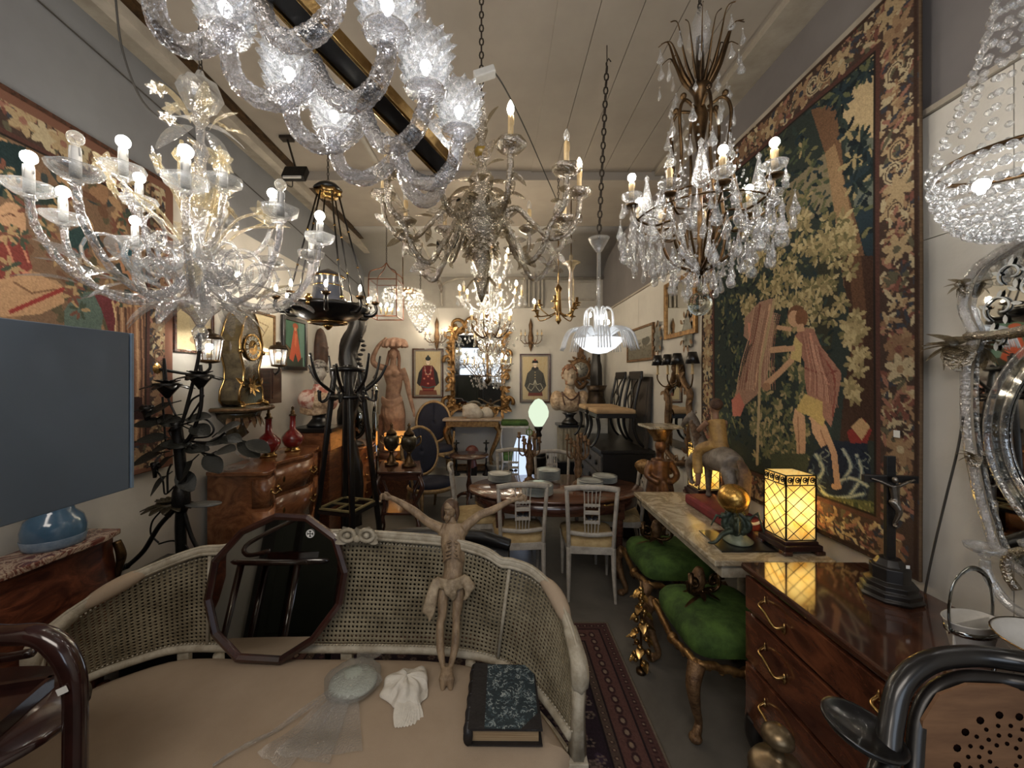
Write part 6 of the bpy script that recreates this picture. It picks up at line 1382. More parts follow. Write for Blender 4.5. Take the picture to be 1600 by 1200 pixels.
part(t, 'post', MB().tube([W(117, 1240, 1.0)-o, Vector((-.06, -.02, 0))], [.025, .016], 8), dk)
for x, y in ((-.6, -.1), (-.6, .2), (-.24, .2)): part(t, 'leg', MB().tube([(x, y, SZ-.02), (x*1.03, y*1.03, 0)], [.022, .014], 8), dk)
part(t, 'back_rail', MB().tube(smoothpath([W(-80, 985, 1.02)-o, W(-60, 1010, 1.2)-o, W(-10, 1028, 1.25)-o, W(50, 1020, 1.24)-o], 5), .014, 8), dk)
one('small_tray', 'small dark wooden tray with a white edge tag on the armchair seat', 'tray', MB().box((0, 0, .012), (.24, .2, .02)).box((.115, 0, .03), (.012, .2, .02)).box((-.115, 0, .03), (.012, .2, .02)).box((0, .095, .03), (.24, .012, .02)).box((0, -.095, .03), (.24, .012, .02)), dk, (-1.40, 1.04, SZ+.001), .25)
# ================================================================ flower standard lamp and lanterns at the left wall
o = Vector((-1.84, 2.40, 0)); t = thing('flower_lamp', 'tall dark metal plant sculpture with leaves and open flowers by the left tapestry', 'sculpture', o)
L = lambda x, y, d=0: W(x, y, 2.40+d)-o
m = MB()
def stem_(pts, r=.008): m.tube(smoothpath([L(*p) for p in pts], 6), r, 7)
stem_([(284, 870), (282, 820), (285, 770), (280, 700), (275, 660)], .030)
stem_([(280, 700), (298, 680), (313, 640), (315, 600), (313, 570)], .011); stem_([(285, 660), (292, 635), (310, 560), (312, 520)], .010)
stem_([(275, 650), (262, 620), (256, 590), (257, 560), (262, 620)], .006); stem_([(290, 648), (300, 625), (318, 618), (295, 655)], .006)
stem_([(275, 690), (265, 672), (290, 662), (320, 655), (334, 670), (325, 682), (300, 684)], .006)
stem_([(285, 690), (262, 700), (256, 650), (254, 620)], .006)
stem_([(300, 690), (330, 690), (352, 676)], .007); stem_([(300, 700), (330, 710), (365, 700)], .007)
stem_([(272, 760), (258, 772), (254, 750), (240, 728)], .005); stem_([(280, 790), (250, 820), (225, 860), (200, 884)], .014); stem_([(285, 790), (300, 840), (318, 870)], .012)
stem_([(252, 798), (238, 815), (236, 835), (248, 848)], .005); stem_([(248, 850), (270, 845), (290, 852), (300, 870)], .005); stem_([(200, 884), (190, 888)], .018)
stem_([(262, 770), (262, 740), (268, 725)], .006)
part(t, 'stems', m, 'iron')
for (x, y, a, b) in ((345, 685, 0, .2), (372, 692, .1, -.4), (385, 690, 0, -.2), (300, 695, 2.4, .3), (280, 690, 3.0, -.1), (262, 684, 2.8, .2), (290, 700, 1, .1), (320, 712, .3, -.5), (338, 705, 0, .4), (285, 665, 2.6, .5), (256, 660, 3.1, .2), (290, 655, .5, .3), (268, 630, 2.7, -.3), (300, 720, 2.2, -.8), (258, 745, 2.9, -.8), (340, 676, .8, .5), (265, 715, 3.3, -.6), (280, 735, .2, -.9), (270, 650, 3.0, -.2), (300, 665, .2, -.1), (275, 672, 1.2, .3), (325, 690, .3, .3), (250, 708, 3.1, -.2), (310, 680, 2.8, -.5)):
    lm_ = MB(); d = Vector((math.cos(a), -.3+.2*math.sin(x), b)); p = L(x, y)
    lm_.leaf(p, d, .145, .052, up=(0, -.6, 1), curl=.3, n=7); lm_.tube([p, p-d.normalized()*.05], .004, 5); part(t, 'leaf', lm_, 'leafm')
def bloom(p, r, name='flower', m_='iron', n=9):
    b = MB()
    for k in range(n): a = 2*PI*k/n; b.leaf(p, (math.cos(a), math.sin(a), .55), r*1.1, r*.32, curl=.7, n=6)
    for k in range(n): a = 2*PI*(k+.5)/n; b.leaf(p+Vector((0, 0, .01)), (math.cos(a), math.sin(a), .8), r*.7, r*.2, curl=.25, n=4)
    b.ball(p+Vector((0, 0, .01)), r*.22, 8, 6).lathe([(.008, -.07), (r*.35, -.03), (r*.7, .015), (r*.6, .02), (r*.1, -.01)], 12, p, rib=.1, ribn=6); part(t, name, b, m_, solid=.004)
M['bloomd'] = mat('dull_gilt_flower', rgb(74, 64, 42), .5, .4, c2=rgb(46, 40, 28), sc=16)
bloom(L(262, 604), .10); bloom(L(313, 590), .10); bloom(L(264, 790), .10, m_='bloomd', n=12); bloom(L(230, 640), .05); bloom(L(242, 728), .03, n=6)
part(t, 'pot', MB().lathe([(.03, 0), (.05, .05), (.045, .12), (.02, .2)], 12, L(283, 800)), 'iron')
part(t, 'drip_tray', MB().lathe([(.02, 0), (.10, .006), (.105, .012), (.02, .01)], 20, L(318, 790), sy=.6), mat('grey_slate', rgb(92, 94, 92), .4), label='flat grey tray')
one('display_stand', 'low black display stand under the metal flower sculpture', 'stand', MB().box((0, 0, .325), (.72, .34, .64)), 'black', (-1.82, 2.44, 0), bev=.006)
def wall_lantern(label, x, y, z, s=1):
    t = thing('wall_lantern', label, 'wall light', (XL+.012, y, z)); ex = x-XL-.012
    if s > 0: part(t, 'rosette', MB().lathe([(.075, 0), (.07, .012), (.03, .03), (.001, .034)], 20, (0, -.22, -.12), rot=Matrix.Rotation(R(90), 3, 'Y'), rib=.05, ribn=10), 'brass')
    part(t, 'arm', MB().tube(smoothpath([(.02, -.22 if s > 0 else 0, -.12), (ex*.6, -.02, -.16), (ex, 0, -.12), (ex, 0, -.06)], 5), .010, 8), 'iron')
    part(t, 'glass', MB().lathe([(.062, -.06), (.085, .09)], 8, (ex, 0, 0), cap=False), glassy('lantern_glass', body=.06, edge=.5, bump=.1))
    part(t, 'base', MB().lathe([(.02, -.08), (.068, -.07), (.066, -.055), (.02, -.055)], 8, (ex, 0, 0)), 'brass_dark')
    part(t, 'cap', MB().lathe([(.095, .09), (.07, .125), (.025, .14), (.027, .16), (.001, .17)], 8, (ex, 0, 0)), 'bronze')
    mb = MB()
    for k in range(8): a = k*PI/4; mb.bar((ex+.063*math.cos(a), .063*math.sin(a), -.06), (ex+.086*math.cos(a), .086*math.sin(a), .09), .005)
    part(t, 'ribs', mb, 'brass_dark')
    cn = part(t, 'candle', MB().lathe([(.018, -.04), (.018, .01)], 8, (ex, 0, 0)), 'candle'); put(cn, 'bulb', shared('wl_bulb', lambda: globe_mb(.024), 'bulb_near'), (ex, 0, .008))
wall_lantern('small bronze glass lantern glowing on the wall left of the ornate clock', -2.06, 2.82, 1.98)
wall_lantern('small bronze glass lantern glowing on the wall right of the ornate clock', -2.14, 3.85, 1.98, -1)
one('carved_box', 'dark carved wooden box hung on the wall below the right lantern', 'box', MB().box((0, 0, 0), (.10, .20, .34)).box((.052, 0, 0), (.008, .13, .25)), 'mahog', (XL+.06, 3.86, 1.72), bev=.008)
def wall_pic(name, label, cat, y0, y1, z0, z1, cv, fm, fw=.03, side=-1, mt='art', gl=False):
    X = XL+.012 if side < 0 else XR-.014; t = thing(name, label, cat, (X, (y0+y1)/2, 0)); s = -side; w = (y1-y0)/2
    mb = MB()
    for (a, b, c, d) in ((-w, -w+fw, z0, z1), (w-fw, w, z0, z1)): mb.box((s*.015, (a+b)/2, (c+d)/2), (.03, b-a, d-c))
    for (c, d) in ((z0, z0+fw), (z1-fw, z1)): mb.box((s*.015, 0, (c+d)/2), (.03, 2*w-2*fw, d-c))
    part(t, 'frame', mb, fm, bev=.004)
    if cv is not None:
        if side < 0: painted(t, 'picture', cv, (s*.014, -w+fw, z1-fw), (0, 2*w-2*fw, 0), (0, 0, z0-z1+2*fw), mt, solid=.004)
        else: painted(t, 'picture', cv, (s*.014, w-fw, z1-fw), (0, -2*w+2*fw, 0), (0, 0, z0-z1+2*fw), mt, solid=.004)
    else: part(t, 'mirror_glass', MB().box((s*.012, 0, (z0+z1)/2), (.006, 2*w-2*fw, z1-z0-2*fw)), 'mirror')
    return t
cv = Cv(50, 60, rgb(190, 170, 124)); cv.line([(8, 12), (40, 10)], 1, rgb(130, 108, 76))
for k in range(9): cv.line([(10, 18+k*4), (10+random.uniform(15, 30), 18+k*4)], .8, rgb(150, 128, 90))
cv.ell(26, 46, 7, 5, rgb(148, 120, 80)); cv.grain(.06)
wall_pic('framed_print', 'yellowed print in a thin dark frame behind the left wall lantern', 'picture', 2.74, 3.12, 1.98, 2.36, cv, 'mahog', .02)
cv = Cv(40, 50, rgb(196, 180, 140)); cv.line([(10, 10), (30, 14), (12, 40)], 1.4, rgb(140, 116, 80)); cv.grain(.06)
wall_pic('framed_print', 'yellowed print in a gilt frame half hidden by the ornate clock', 'picture', 3.58, 3.98, 2.02, 2.42, cv, 'gilt_dull', .025)
cv = Cv(90, 120, rgb(52, 66, 62))
cv.poly([(0, 0), (90, 0), (90, 70), (60, 90), (0, 60)], rgb(70, 116, 92)); cv.poly([(60, 0), (90, 0), (90, 120), (70, 120)], rgb(104, 148, 132)); cv.poly([(0, 60), (30, 80), (20, 120), (0, 120)], rgb(120, 96, 54)); cv.poly([(10, 95), (80, 95), (80, 120), (10, 120)], rgb(64, 72, 60))
cv.poly([(40, 18), (52, 18), (60, 50), (72, 96), (58, 108), (46, 84), (36, 108), (20, 100), (32, 50)], rgb(206, 78, 28)); cv.ell(46, 12, 12, 8, rgb(190, 84, 40)); cv.poly([(44, 30), (54, 34), (48, 70), (42, 60)], rgb(226, 108, 44)); cv.ell(46, 20, 5, 5, rgb(220, 150, 90)); cv.grain(.05)
wall_pic('abstract_painting', 'painting of an orange angular figure on green in a black frame', 'painting', 4.12, 4.64, 1.88, 2.46, cv, 'black', .045)
# ornate cartel clock on its bracket
t = thing('bracket_clock', 'tall ornate brass-inlaid black clock standing on a carved wall bracket', 'clock', (XL+.07, 3.36, 1.575))
ol = lambda w: [(w*.75, .0), (w*.95, .04), (w*.9, .12), (w*.62, .2), (w*.6, .30), (w*.85, .42), (w*.9, .52), (w*.7, .62), (w*.62, .66), (w*.45, .72), (w*.25, .76), (w*.1, .78)]
def shape(w, d, x0): p = ol(w); return [(x0, y, z) for y, z in p]+[(x0, -y, z) for y, z in p[::-1]]
tort = mat('tortoiseshell', rgb(54, 44, 30), .2, c2=rgb(92, 78, 48), sc=12, coat=.6)
part(t, 'case', MB().prism(shape(.17, 0, -.05), (.162, 0, 0)), tort, bev=.008)
m = MB(); S = shape(.17, 0, .112); m.tube([Vector(p) for p in S], .010, 6, closed=True); S = shape(.17, 0, -.045); m.tube([Vector(p) for p in S], .010, 6, closed=True)
for s in (-1, 1):
    m.tube(smoothpath([(.12, s*.14, .02), (.15, s*.16, .0), (.14, s*.17, -.01)], 4), .018, 8); m.leaf((.12, s*.1, .16), (0, s, .8), .1, .02, up=(1, 0, 0)); m.ball((.12, s*.155, .44), .02, 8, 6)
for k in range(8): a = k*.8; m.leaf((.122, 0, .16), (0, math.cos(a), math.sin(a)), .09, .016, up=(1, 0, 0), curl=-.2)
m.lathe([(.06, .74), (.05, .78), (.03, .80), (.001, .84)], 10, (-.01, 0, 0), rib=.1, ribn=5)
part(t, 'gilt_mounts', m, 'brass')
RY = Matrix.Rotation(R(90), 3, 'Y')
part(t, 'dial_ring', MB().lathe([(.10, 0), (.118, .006), (.11, .02), (.10, .012)], 32, (.112, 0, .48), rot=RY), 'brass')
part(t, 'dial', MB().lathe([(.10, 0), (.098, .008), (.001, .01)], 32, (.112, 0, .48), rot=RY), mat('brass_dial', rgb(150, 142, 118), .45, .1, c2=rgb(120, 110, 88), sc=16))
m2 = MB(); m3 = MB()
for k in range(12):
    a = k*PI/6; m2.box((.126, .078*math.sin(a), .48+.078*math.cos(a)), (.004, .026, .030), Matrix.Rotation(-a, 3, 'X')); m3.box((.129, .078*math.sin(a), .48+.078*math.cos(a)), (.002, .005, .02), Matrix.Rotation(-a, 3, 'X'))
part(t, 'numeral_plates', m2, mat('enamel', rgb(212, 208, 192), .3)); part(t, 'numerals', m3, 'black', kind='stuff')
part(t, 'hands', MB().bar((.131, 0, .48), (.131, .035, .52), .006).bar((.131, 0, .48), (.131, -.055, .47), .005), 'black')
t = thing('wall_bracket', 'carved brass-inlaid wall bracket carrying the tall ornate clock', 'bracket', (XL, 3.36, 1.56))
part(t, 'shelf', MB().prism([(.0, -.24, 0), (.26, -.2, 0), (.30, -.1, 0), (.30, .1, 0), (.26, .2, 0), (0, .24, 0)], (0, 0, -.04)), tort, bev=.006)
part(t, 'console_body', MB().lathe([(.19, -.04), (.17, -.09), (.10, -.15), (.07, -.20), (.09, -.23), (.03, -.28), (.001, -.30)], 16, (.06, 0, 0), sx=1.0), tort)
m = MB()
for k in range(9): a = -1.3+k*.33; m.leaf((.06+.15*math.cos(a), .15*math.sin(a), -.06), (math.cos(a), math.sin(a), -1.2), .12, .02, curl=.3)
m.tube([(.0, -.24, -.02), (.26, -.2, -.02), (.31, -.1, -.02), (.31, .1, -.02), (.26, .2, -.02), (0, .24, -.02)], .012, 6)
part(t, 'gilt_mounts', m, 'gilt_dull')
# ================================================================ serpentine commode with red vases
o = Vector((-2.0, 3.7, 0)); t = thing('serpentine_commode', 'walnut serpentine-front commode with brass handles holding two red vases', 'commode', o)
A = G(335, 737, 1.08); TPl = [(-2.235, 3.02), (-2.12, 3.00), (-1.80, 3.02), (-1.765, 3.08), (-1.80, 3.2), (-1.885, 3.35), (-1.865, 3.52), (-1.80, 3.68), (-1.80, 3.85), (-1.87, 4.05), (-1.93, 4.24), (-2.235, 4.24)]
Lo = [(x-o.x, y-o.y) for x, y in TPl]
vn = mat('commode_veneer', rgb(182, 116, 62), .22, c2=rgb(150, 90, 46), sc=2, stretch=(2, 1, 2.5), coat=.5, dist=2, c3=rgb(112, 62, 32))
sm = smoothpath([(x, y, 0) for x, y in Lo], 4)
part(t, 'top', MB().prism([(p.x, p.y, 1.05) for p in sm], (0, 0, .03)), vn, bev=.006)
ins = [Vector((p.x-.03 if p.x > -.15 else p.x, p.y*.975, 0)) for p in sm]; rows = [[(p.x, p.y, z) for p in ins] for z in (.15, 1.05)]
part(t, 'carcass', MB().sheet(rows), vn)
front = [p for p in ins if p.x > -.0 or p.y > -.6][6:-5]
FR = [Vector((p.x, p.y, 0)) for p in ins if p.x > .05]
for z0, z1 in ((.80, 1.02), (.50, .77), (.20, .47)):
    d = part(t, 'drawer', MB().sheet([[(p.x+.010, p.y, z) for p in FR] for z in (z0, z1)]), vn, solid=.012)
    for f in (.24, .80):
        p = FR[int(f*(len(FR)-1))]; zc = (z0+z1)/2; m = MB()
        m.tube(smoothpath([(p.x+.02, p.y-.05, zc+.01), (p.x+.05, p.y-.045, zc-.02), (p.x+.055, p.y, zc-.01), (p.x+.05, p.y+.045, zc-.02), (p.x+.02, p.y+.05, zc+.01)], 4), .006, 6)
        for s in (-1, 1): m.ball((p.x+.02, p.y+s*.05, zc+.01), .018, 8, 6); m.leaf((p.x+.02, p.y+s*.05, zc+.01), (0, s, .5), .04, .012, up=(1, 0, 0))
        part(d, 'handle', m, 'brass')
    p = FR[len(FR)//2]; part(d, 'keyhole', MB().ball((p.x+.018, p.y, (z0+z1)/2), (.006, .018, .028)), 'brass')
for x, y in ((-.2, -.62), (.18, -.6), (.08, .5), (-.2, .5)): part(t, 'leg', MB().tube([(x, y, .16), (x, y, 0)], [.035, .018], 8), vn)
def red_vase(label, x, y):
    t = thing('red_vase', label, 'vase', (x, y, 1.0805))
    part(t, 'body', MB().lathe([(.05, .035), (.075, .06), (.10, .11), (.098, .145), (.065, .185), (.03, .215), (.026, .30), (.028, .34), (.034, .345)], 32), 'redvase')
    part(t, 'gilt_base', MB().lathe([(.07, 0), (.074, .012), (.058, .02), (.056, .035), (.05, .04)], 24, rib=.03, ribn=6), 'brass')
    part(t, 'lamp_fitting', MB().lathe([(.036, .345), (.03, .36), (.018, .365), (.02, .39), (.012, .395), (.012, .42), (.016, .425), (.001, .44)], 16), 'brass_dark')
red_vase('round red glazed vase lamp nearer the ornate clock', -2.11, 3.63); red_vase('round red glazed vase lamp nearer the marble bust', -2.03, 3.90)
t = thing('glass_bowl', 'cut glass footed bowl on the commode before the red vases', 'bowl', (-2.06, 3.30, 1.0805))
part(t, 'bowl', MB().lathe([(.05, 0), (.05, .006), (.012, .02), (.012, .04), (.05, .05), (.10, .09), (.12, .12), (.112, .12), (.09, .09), (.03, .06)], 24, rib=.05, ribn=12, cap=False), 'glass')
t = thing('glass_dish', 'low clear glass dish at the near end of the commode top', 'dish', (-2.08, 3.10, 1.0805))
part(t, 'dish', MB().lathe([(.001, .004), (.05, 0), (.09, .02), (.085, .022), (.04, .008)], 24, rib=.04, ribn=10, cap=False), 'glass')
# ================================================================ marble bust on pedestal, coat stand and neighbours
t = thing('pedestal', 'square walnut pedestal with a dark stone top under the pink marble bust', 'pedestal', (-2.04, 4.49, 0))
part(t, 'shaft', MB().box((0, 0, .50), (.38, .34, 1.0)), 'walnut', bev=.006); part(t, 'cap', MB().box((0, 0, 1.10), (.42, .38, .20)), vn, bev=.006); part(t, 'stone_top', MB().box((0, 0, 1.225), (.46, .42, .05)), 'black', bev=.008)
t = thing('marble_bust', 'antique bust with a curled grey stone head and pink marble drapery', 'bust', (-2.04, 4.49, 1.2505))
part(t, 'socle', MB().lathe([(.12, 0), (.13, .02), (.11, .04), (.07, .09), (.07, .12), (.11, .15), (.12, .16)], 24), 'black')
m = MB(); m.ball((0, 0, .28), (.20, .14, .13)).ball((-.12, -.02, .30), (.10, .11, .12)).ball((.12, -.01, .29), (.10, .11, .12)).tube([(0, 0, .38), (0, 0, .48)], [.08, .055], 12)
part(t, 'torso', m, 'marble_pink', remesh=.012, smooth=4)
m = MB()
for k in range(7): m.tube(smoothpath([(.02+.03*k, -.12+.01*k, .40-.008*k), (.03+.028*k, -.16+.008*k, .28), (-.02+.03*k, -.13+.01*k, .17)], 4), .018, 6)
for k in range(5): m.tube(smoothpath([(-.18+.0*k, -.06, .21-.012*k), (0, -.15, .19-.012*k), (.18, -.06, .22-.012*k)], 4), .014, 6)
part(t, 'drapery', m, 'marble_y', remesh=.009, smooth=2)
m = MB(); m.ball((0, -.01, .60), (.075, .085, .11)).tube([(0, 0, .44), (0, -.005, .54)], .05, 10).ball((0, -.095, .59), (.014, .02, .028)).ball((0, -.075, .53), (.03, .03, .03))
for s in (-1, 1): m.ball((s*.028, -.085, .615), (.014, .008, .008)).ball((s*.075, 0, .59), (.012, .02, .03))
part(t, 'head', m, mat('grey_veined_stone', rgb(176, 168, 158), .5, c2=rgb(120, 112, 104), sc=22), remesh=.008, smooth=2)
m = MB(); rs = random.Random(3)
for k in range(90):
    a = rs.uniform(0, 6.28); b = rs.uniform(-.1, 1.4); r = .088; q = Vector((r*math.cos(b)*math.cos(a), r*1.1*math.cos(b)*math.sin(a)+.008, .62+.12*math.sin(b)))
    if q.y < -.05 and q.z < .66: continue
    m.ball(q, .019, 6, 5)
part(t, 'curled_hair', m, mat('grey_curls', rgb(152, 144, 134), .7, c2=rgb(96, 88, 80), sc=30, bump=.5), remesh=.008)
# coat stand
o = Vector((-1.45, 3.80, 0)); t = thing('coat_stand', 'tall black wooden coat stand with curved hooks and a brass umbrella grid', 'coat stand', o)
blk = 'black'; LW = []
for k in range(4):
    a = k*PI/2+.5; ca, sa = math.cos(a), math.sin(a); LW.append((ca, sa))
    part(t, 'leg', MB().tube([(.11*ca, .11*sa, 1.92), (.33*ca, .33*sa, 0)], .030, 4), blk, bev=.004)
for z, r in ((1.88, .15), (1.62, .175)):
    part(t, 'ring', MB().tube([(r*math.cos(q), r*math.sin(q), z) for q in np.arange(0, 6.28, PI/4)], .022, 6, closed=True), blk)
for k in range(8):
    a = k*PI/4+.1; ca, sa = math.cos(a), math.sin(a)
    part(t, 'coat_hook', MB().tube(smoothpath([(.14*ca, .14*sa, 1.66), (.20*ca, .20*sa, 1.70), (.30*ca, .30*sa, 1.80), (.36*ca, .36*sa, 1.92+.10*(k % 2))], 5), [.014, .015, .015, .011], 7), blk)
    part(t, 'small_hook', MB().tube(smoothpath([(.15*ca, .15*sa, 1.72), (.20*ca, .20*sa, 1.60), (.26*ca, .26*sa, 1.58), (.27*ca, .27*sa, 1.66)], 5), .009, 6).ball((.27*ca, .27*sa, 1.67), .014, 6, 5), blk)
def rq(z): f = .11+.22*(1.92-z)/1.92; return [Vector((f*ca, f*sa, z)) for ca, sa in LW]
q = rq(.56); m = MB()
for i in range(4): m.bar(q[i], q[(i+1) % 4], .03, .03)
part(t, 'shelf_frame', m, blk)
q = rq(.585); m = MB()
for i in range(4): m.bar(q[i]*.97+Vector((0, 0, .02)), q[(i+1) % 4]*.97+Vector((0, 0, .02)), .026, .014)
m.bar((q[0]+q[1])/2, (q[2]+q[3])/2, .02, .014).bar((q[1]+q[2])/2, (q[3]+q[0])/2, .02, .014)
part(t, 'umbrella_grid', m, mat('pale_brass_grid', rgb(150, 136, 88), .5, .3))
# dark carved trunk behind the coat stand, under the black chandelier
t = thing('carved_column', 'dark twisted carved wooden column rising behind the coat stand', 'column', (-1.83, 4.85, 0))
part(t, 'column', MB().tube(smoothpath([(0, 0, 0), (.04, 0, .6), (-.05, 0, 1.2), (.05, 0, 1.7), (-.02, 0, 2.1), (.10, 0, 2.45), (.0, 0, 2.62)], 6), [.14, .12, .10, .12, .11, .10, .16], 12, rib=.12, ribn=5, tw=14), 'ebony')
m = MB()
for k in range(14): m.ball((.15+.03*math.sin(k), -.02, 1.75+.055*k), (.035, .03, .02), 6, 5)
part(t, 'carved_ridge', m, 'ebony')
t = thing('wood_carving', 'narrow dark carved wooden panel hung high at the end of the left wall', 'carving', (XL+.012, 6.1, 2.25))
part(t, 'board', MB().box((.02, 0, 0), (.04, .34, .55)), 'ebony', bev=.008)
m = MB()
for k in range(6): m.tube([(.045, .09*math.cos(x+k), -.22+.088*k+.03*math.sin(x)) for x in np.arange(0, 5.5, .6)], .012, 6)
part(t, 'carving', m, 'bronze')
t = thing('wooden_mask', 'long brown carved mask hung on the left wall behind the bust', 'mask', (XL+.03, 5.0, 2.10))
m = MB(); m.ball((0, 0, 0), (.08, .13, .33)).ball((.07, 0, -.03), (.03, .025, .12)).ball((.06, -.05, .08), (.02, .035, .014)).ball((.06, .05, .08), (.02, .035, .014)).ball((.06, 0, -.2), (.02, .05, .014))
part(t, 'mask', m, mat('brown_carving', rgb(92, 60, 42), .6, c2=rgb(60, 38, 26), sc=14), remesh=.012, smooth=1)
# second commode with oval standing mirror
t = thing('small_commode', 'small walnut marquetry commode behind the coat stand', 'commode', (-2.02, 5.48, 0))
part(t, 'carcass', MB().prism([(-.24, -.42, .14), (.14, -.42, .14), (.22, -.3, .14), (.24, 0, .14), (.22, .3, .14), (.14, .42, .14), (-.24, .42, .14)], (0, 0, .72)), vn, bev=.01)
part(t, 'top', MB().prism([(-.25, -.44, .86), (.15, -.44, .86), (.24, -.31, .86), (.26, 0, .86), (.24, .31, .86), (.15, .44, .86), (-.25, .44, .86)], (0, 0, .025)), vn, bev=.006)
for z in (.27, .50, .73):
    d = part(t, 'drawer', MB().prism([(.20, -.31, z-.1), (.255, 0, z-.1), (.235, .3, z-.1), (.20, .3, z-.1)], (0, 0, .2)), 'walnut')
    for y in (-.17, .17): part(d, 'handle', MB().ball((.25, y, z), (.02, .03, .012)), 'brass')
for x, y in ((-.2, -.36), (.14, -.36), (-.2, .36), (.14, .36)): part(t, 'leg', MB().tube([(x, y, .15), (x, y, 0)], [.03, .02], 8), 'ebony')
t = thing('table_mirror', 'small oval standing mirror in a black frame on the small commode', 'mirror', (-1.93, 5.33, .8855))
part(t, 'frame', MB().tube([(.14*math.cos(a), 0, .34+.24*math.sin(a)) for a in np.arange(0, 6.28, .25)], .018, 8, closed=True).lathe([(.12, 0), (.10, .04), (.03, .07), (.02, .10)], 16), 'black')
part(t, 'glass', MB().lathe([(.001, 0), (1, 0), (1, .005), (.001, .005)], 28, (0, 0, .34), rot=Matrix.Rotation(R(90), 3, 'X') @ Matrix.Diagonal((.14, .24, 1))), 'mirror_old')
part(t, 'black_box', MB().box((-.2, .02, .06), (.2, .3, .12)), 'black')
# side table and pair of urns
o = Vector((-1.10, 4.42, 0)); t = thing('side_table', 'two-tier dark mahogany side table with scrolled legs holding two urns', 'table', o)
q = [G(583, 714, .82), G(655, 716, .82), G(672, 735, .82), G(596, 737, .82)]
q = [Vector((-1.38, 4.66, 0)), Vector((-.93, 4.66, 0)), Vector((-.80, 4.10, 0)), Vector((-1.26, 4.10, 0))]
part(t, 'top', MB().prism([Vector((p.x-o.x, p.y-o.y, .80)) for p in q][::-1], (0, 0, .025)), 'mahog', bev=.004)
part(t, 'apron', MB().prism([Vector((p.x-o.x, p.y-o.y, .73))*.9+Vector((0, 0, .073)) for p in q][::-1], (0, 0, .07)), 'mahog')
part(t, 'lower_shelf', MB().prism([Vector(((p.x-o.x)*.8, (p.y-o.y)*.85, .36)) for p in q][::-1], (0, 0, .025)), 'mahog', bev=.004)
for p in q:
    d = Vector((p.x-o.x, p.y-o.y, 0)); dn = d.normalized()
    part(t, 'leg', MB().tube(smoothpath([d*.86+Vector((0, 0, .78)), d*.95+dn*.03+Vector((0, 0, .66)), d*.8-dn*.03+Vector((0, 0, .48)), d*.75+Vector((0, 0, .37)), d*.92+Vector((0, 0, .2)), d*.85+Vector((0, 0, .08)), d*.93+Vector((0, 0, .015))], 5), [.022, .026, .018, .022, .018, .013, .018], 8), 'mahog')
def urn(label, x, y, s=1):
    t = thing('lidded_urn', label, 'urn', (x, y, .8255))
    part(t, 'base', MB().lathe([(.075*s, 0), (.08*s, .02), (.05*s, .03), (.05*s, .06), (.03*s, .09), (.02*s, .14), (.035*s, .16)], 8), 'brass_dark')
    part(t, 'body', MB().lathe([(.03*s, .16), (.07*s, .2), (.085*s, .27), (.08*s, .31), (.06*s, .33), (.05*s, .34)], 20), mat('urn_bronze', rgb(96, 86, 64), .3, .6, c2=rgb(56, 50, 40), sc=14))
    part(t, 'lid', MB().lathe([(.06*s, .34), (.05*s, .37), (.02*s, .40), (.012, .43), (.02, .45), (.001, .48)], 16), 'brass_dark')
    for q_ in (-1, 1): part(t, 'handle', MB().tube(smoothpath([(q_*.07*s, 0, .30), (q_*.12*s, 0, .33), (q_*.12*s, 0, .26), (q_*.07*s, 0, .22)], 4), .007, 6), 'brass')
urn('tall bronze lidded urn, the left of the pair on the two-tier table', -1.20, 4.42); urn('tall bronze lidded urn, the right of the pair on the two-tier table', -.99, 4.36, 1.05)
t = thing('shaded_lamp', 'low lamp with a glowing amber cylinder shade behind the urns', 'lamp', (-1.42, 5.62, 0))
part(t, 'stand', MB().box((0, 0, .32), (.36, .3, .64)), 'walnut', bev=.01); part(t, 'lamp_base', MB().lathe([(.08, .64), (.06, .68), (.02, .72), (.02, .86)], 12), 'brass_dark')
sh = NT('amber_shade'); tr = sh.N('ShaderNodeBsdfTranslucent'); tr.inputs[0].default_value = (*rgb(214, 150, 84), 1); d_ = sh.N('ShaderNodeBsdfDiffuse'); d_.inputs[0].default_value = (*rgb(200, 150, 96), 1); mx = sh.N('ShaderNodeMixShader'); mx.inputs[0].default_value = .4
sh.L(tr.outputs[0], mx.inputs[1]); sh.L(d_.outputs[0], mx.inputs[2]); sh.L(mx.outputs[0], sh.out.inputs[0])
part(t, 'shade', MB().lathe([(.20, .80), (.20, 1.02)], 28, cap=False), sh.m); put(t, 'bulb', shared('sl_bulb', lambda: globe_mb(.03), 'tf_bulb'), (0, 0, .87))
# mirrored column floor lamp
t = thing('mirrored_floor_lamp', 'slender faceted mirrored column lamp before the tall terracotta figure', 'floor lamp', (-1.80, 5.75, 0))
part(t, 'base', MB().lathe([(.24, 0), (.24, .03), (.16, .06), (.07, .08)], 8), 'mirror'); part(t, 'column', MB().lathe([(.06, .07), (.055, 1.65), (.03, 1.70)], 6), 'mirror', bev=.004)
part(t, 'fitting', MB().lathe([(.02, 1.70), (.02, 1.78), (.035, 1.80), (.01, 1.84)], 10), 'brass_dark')
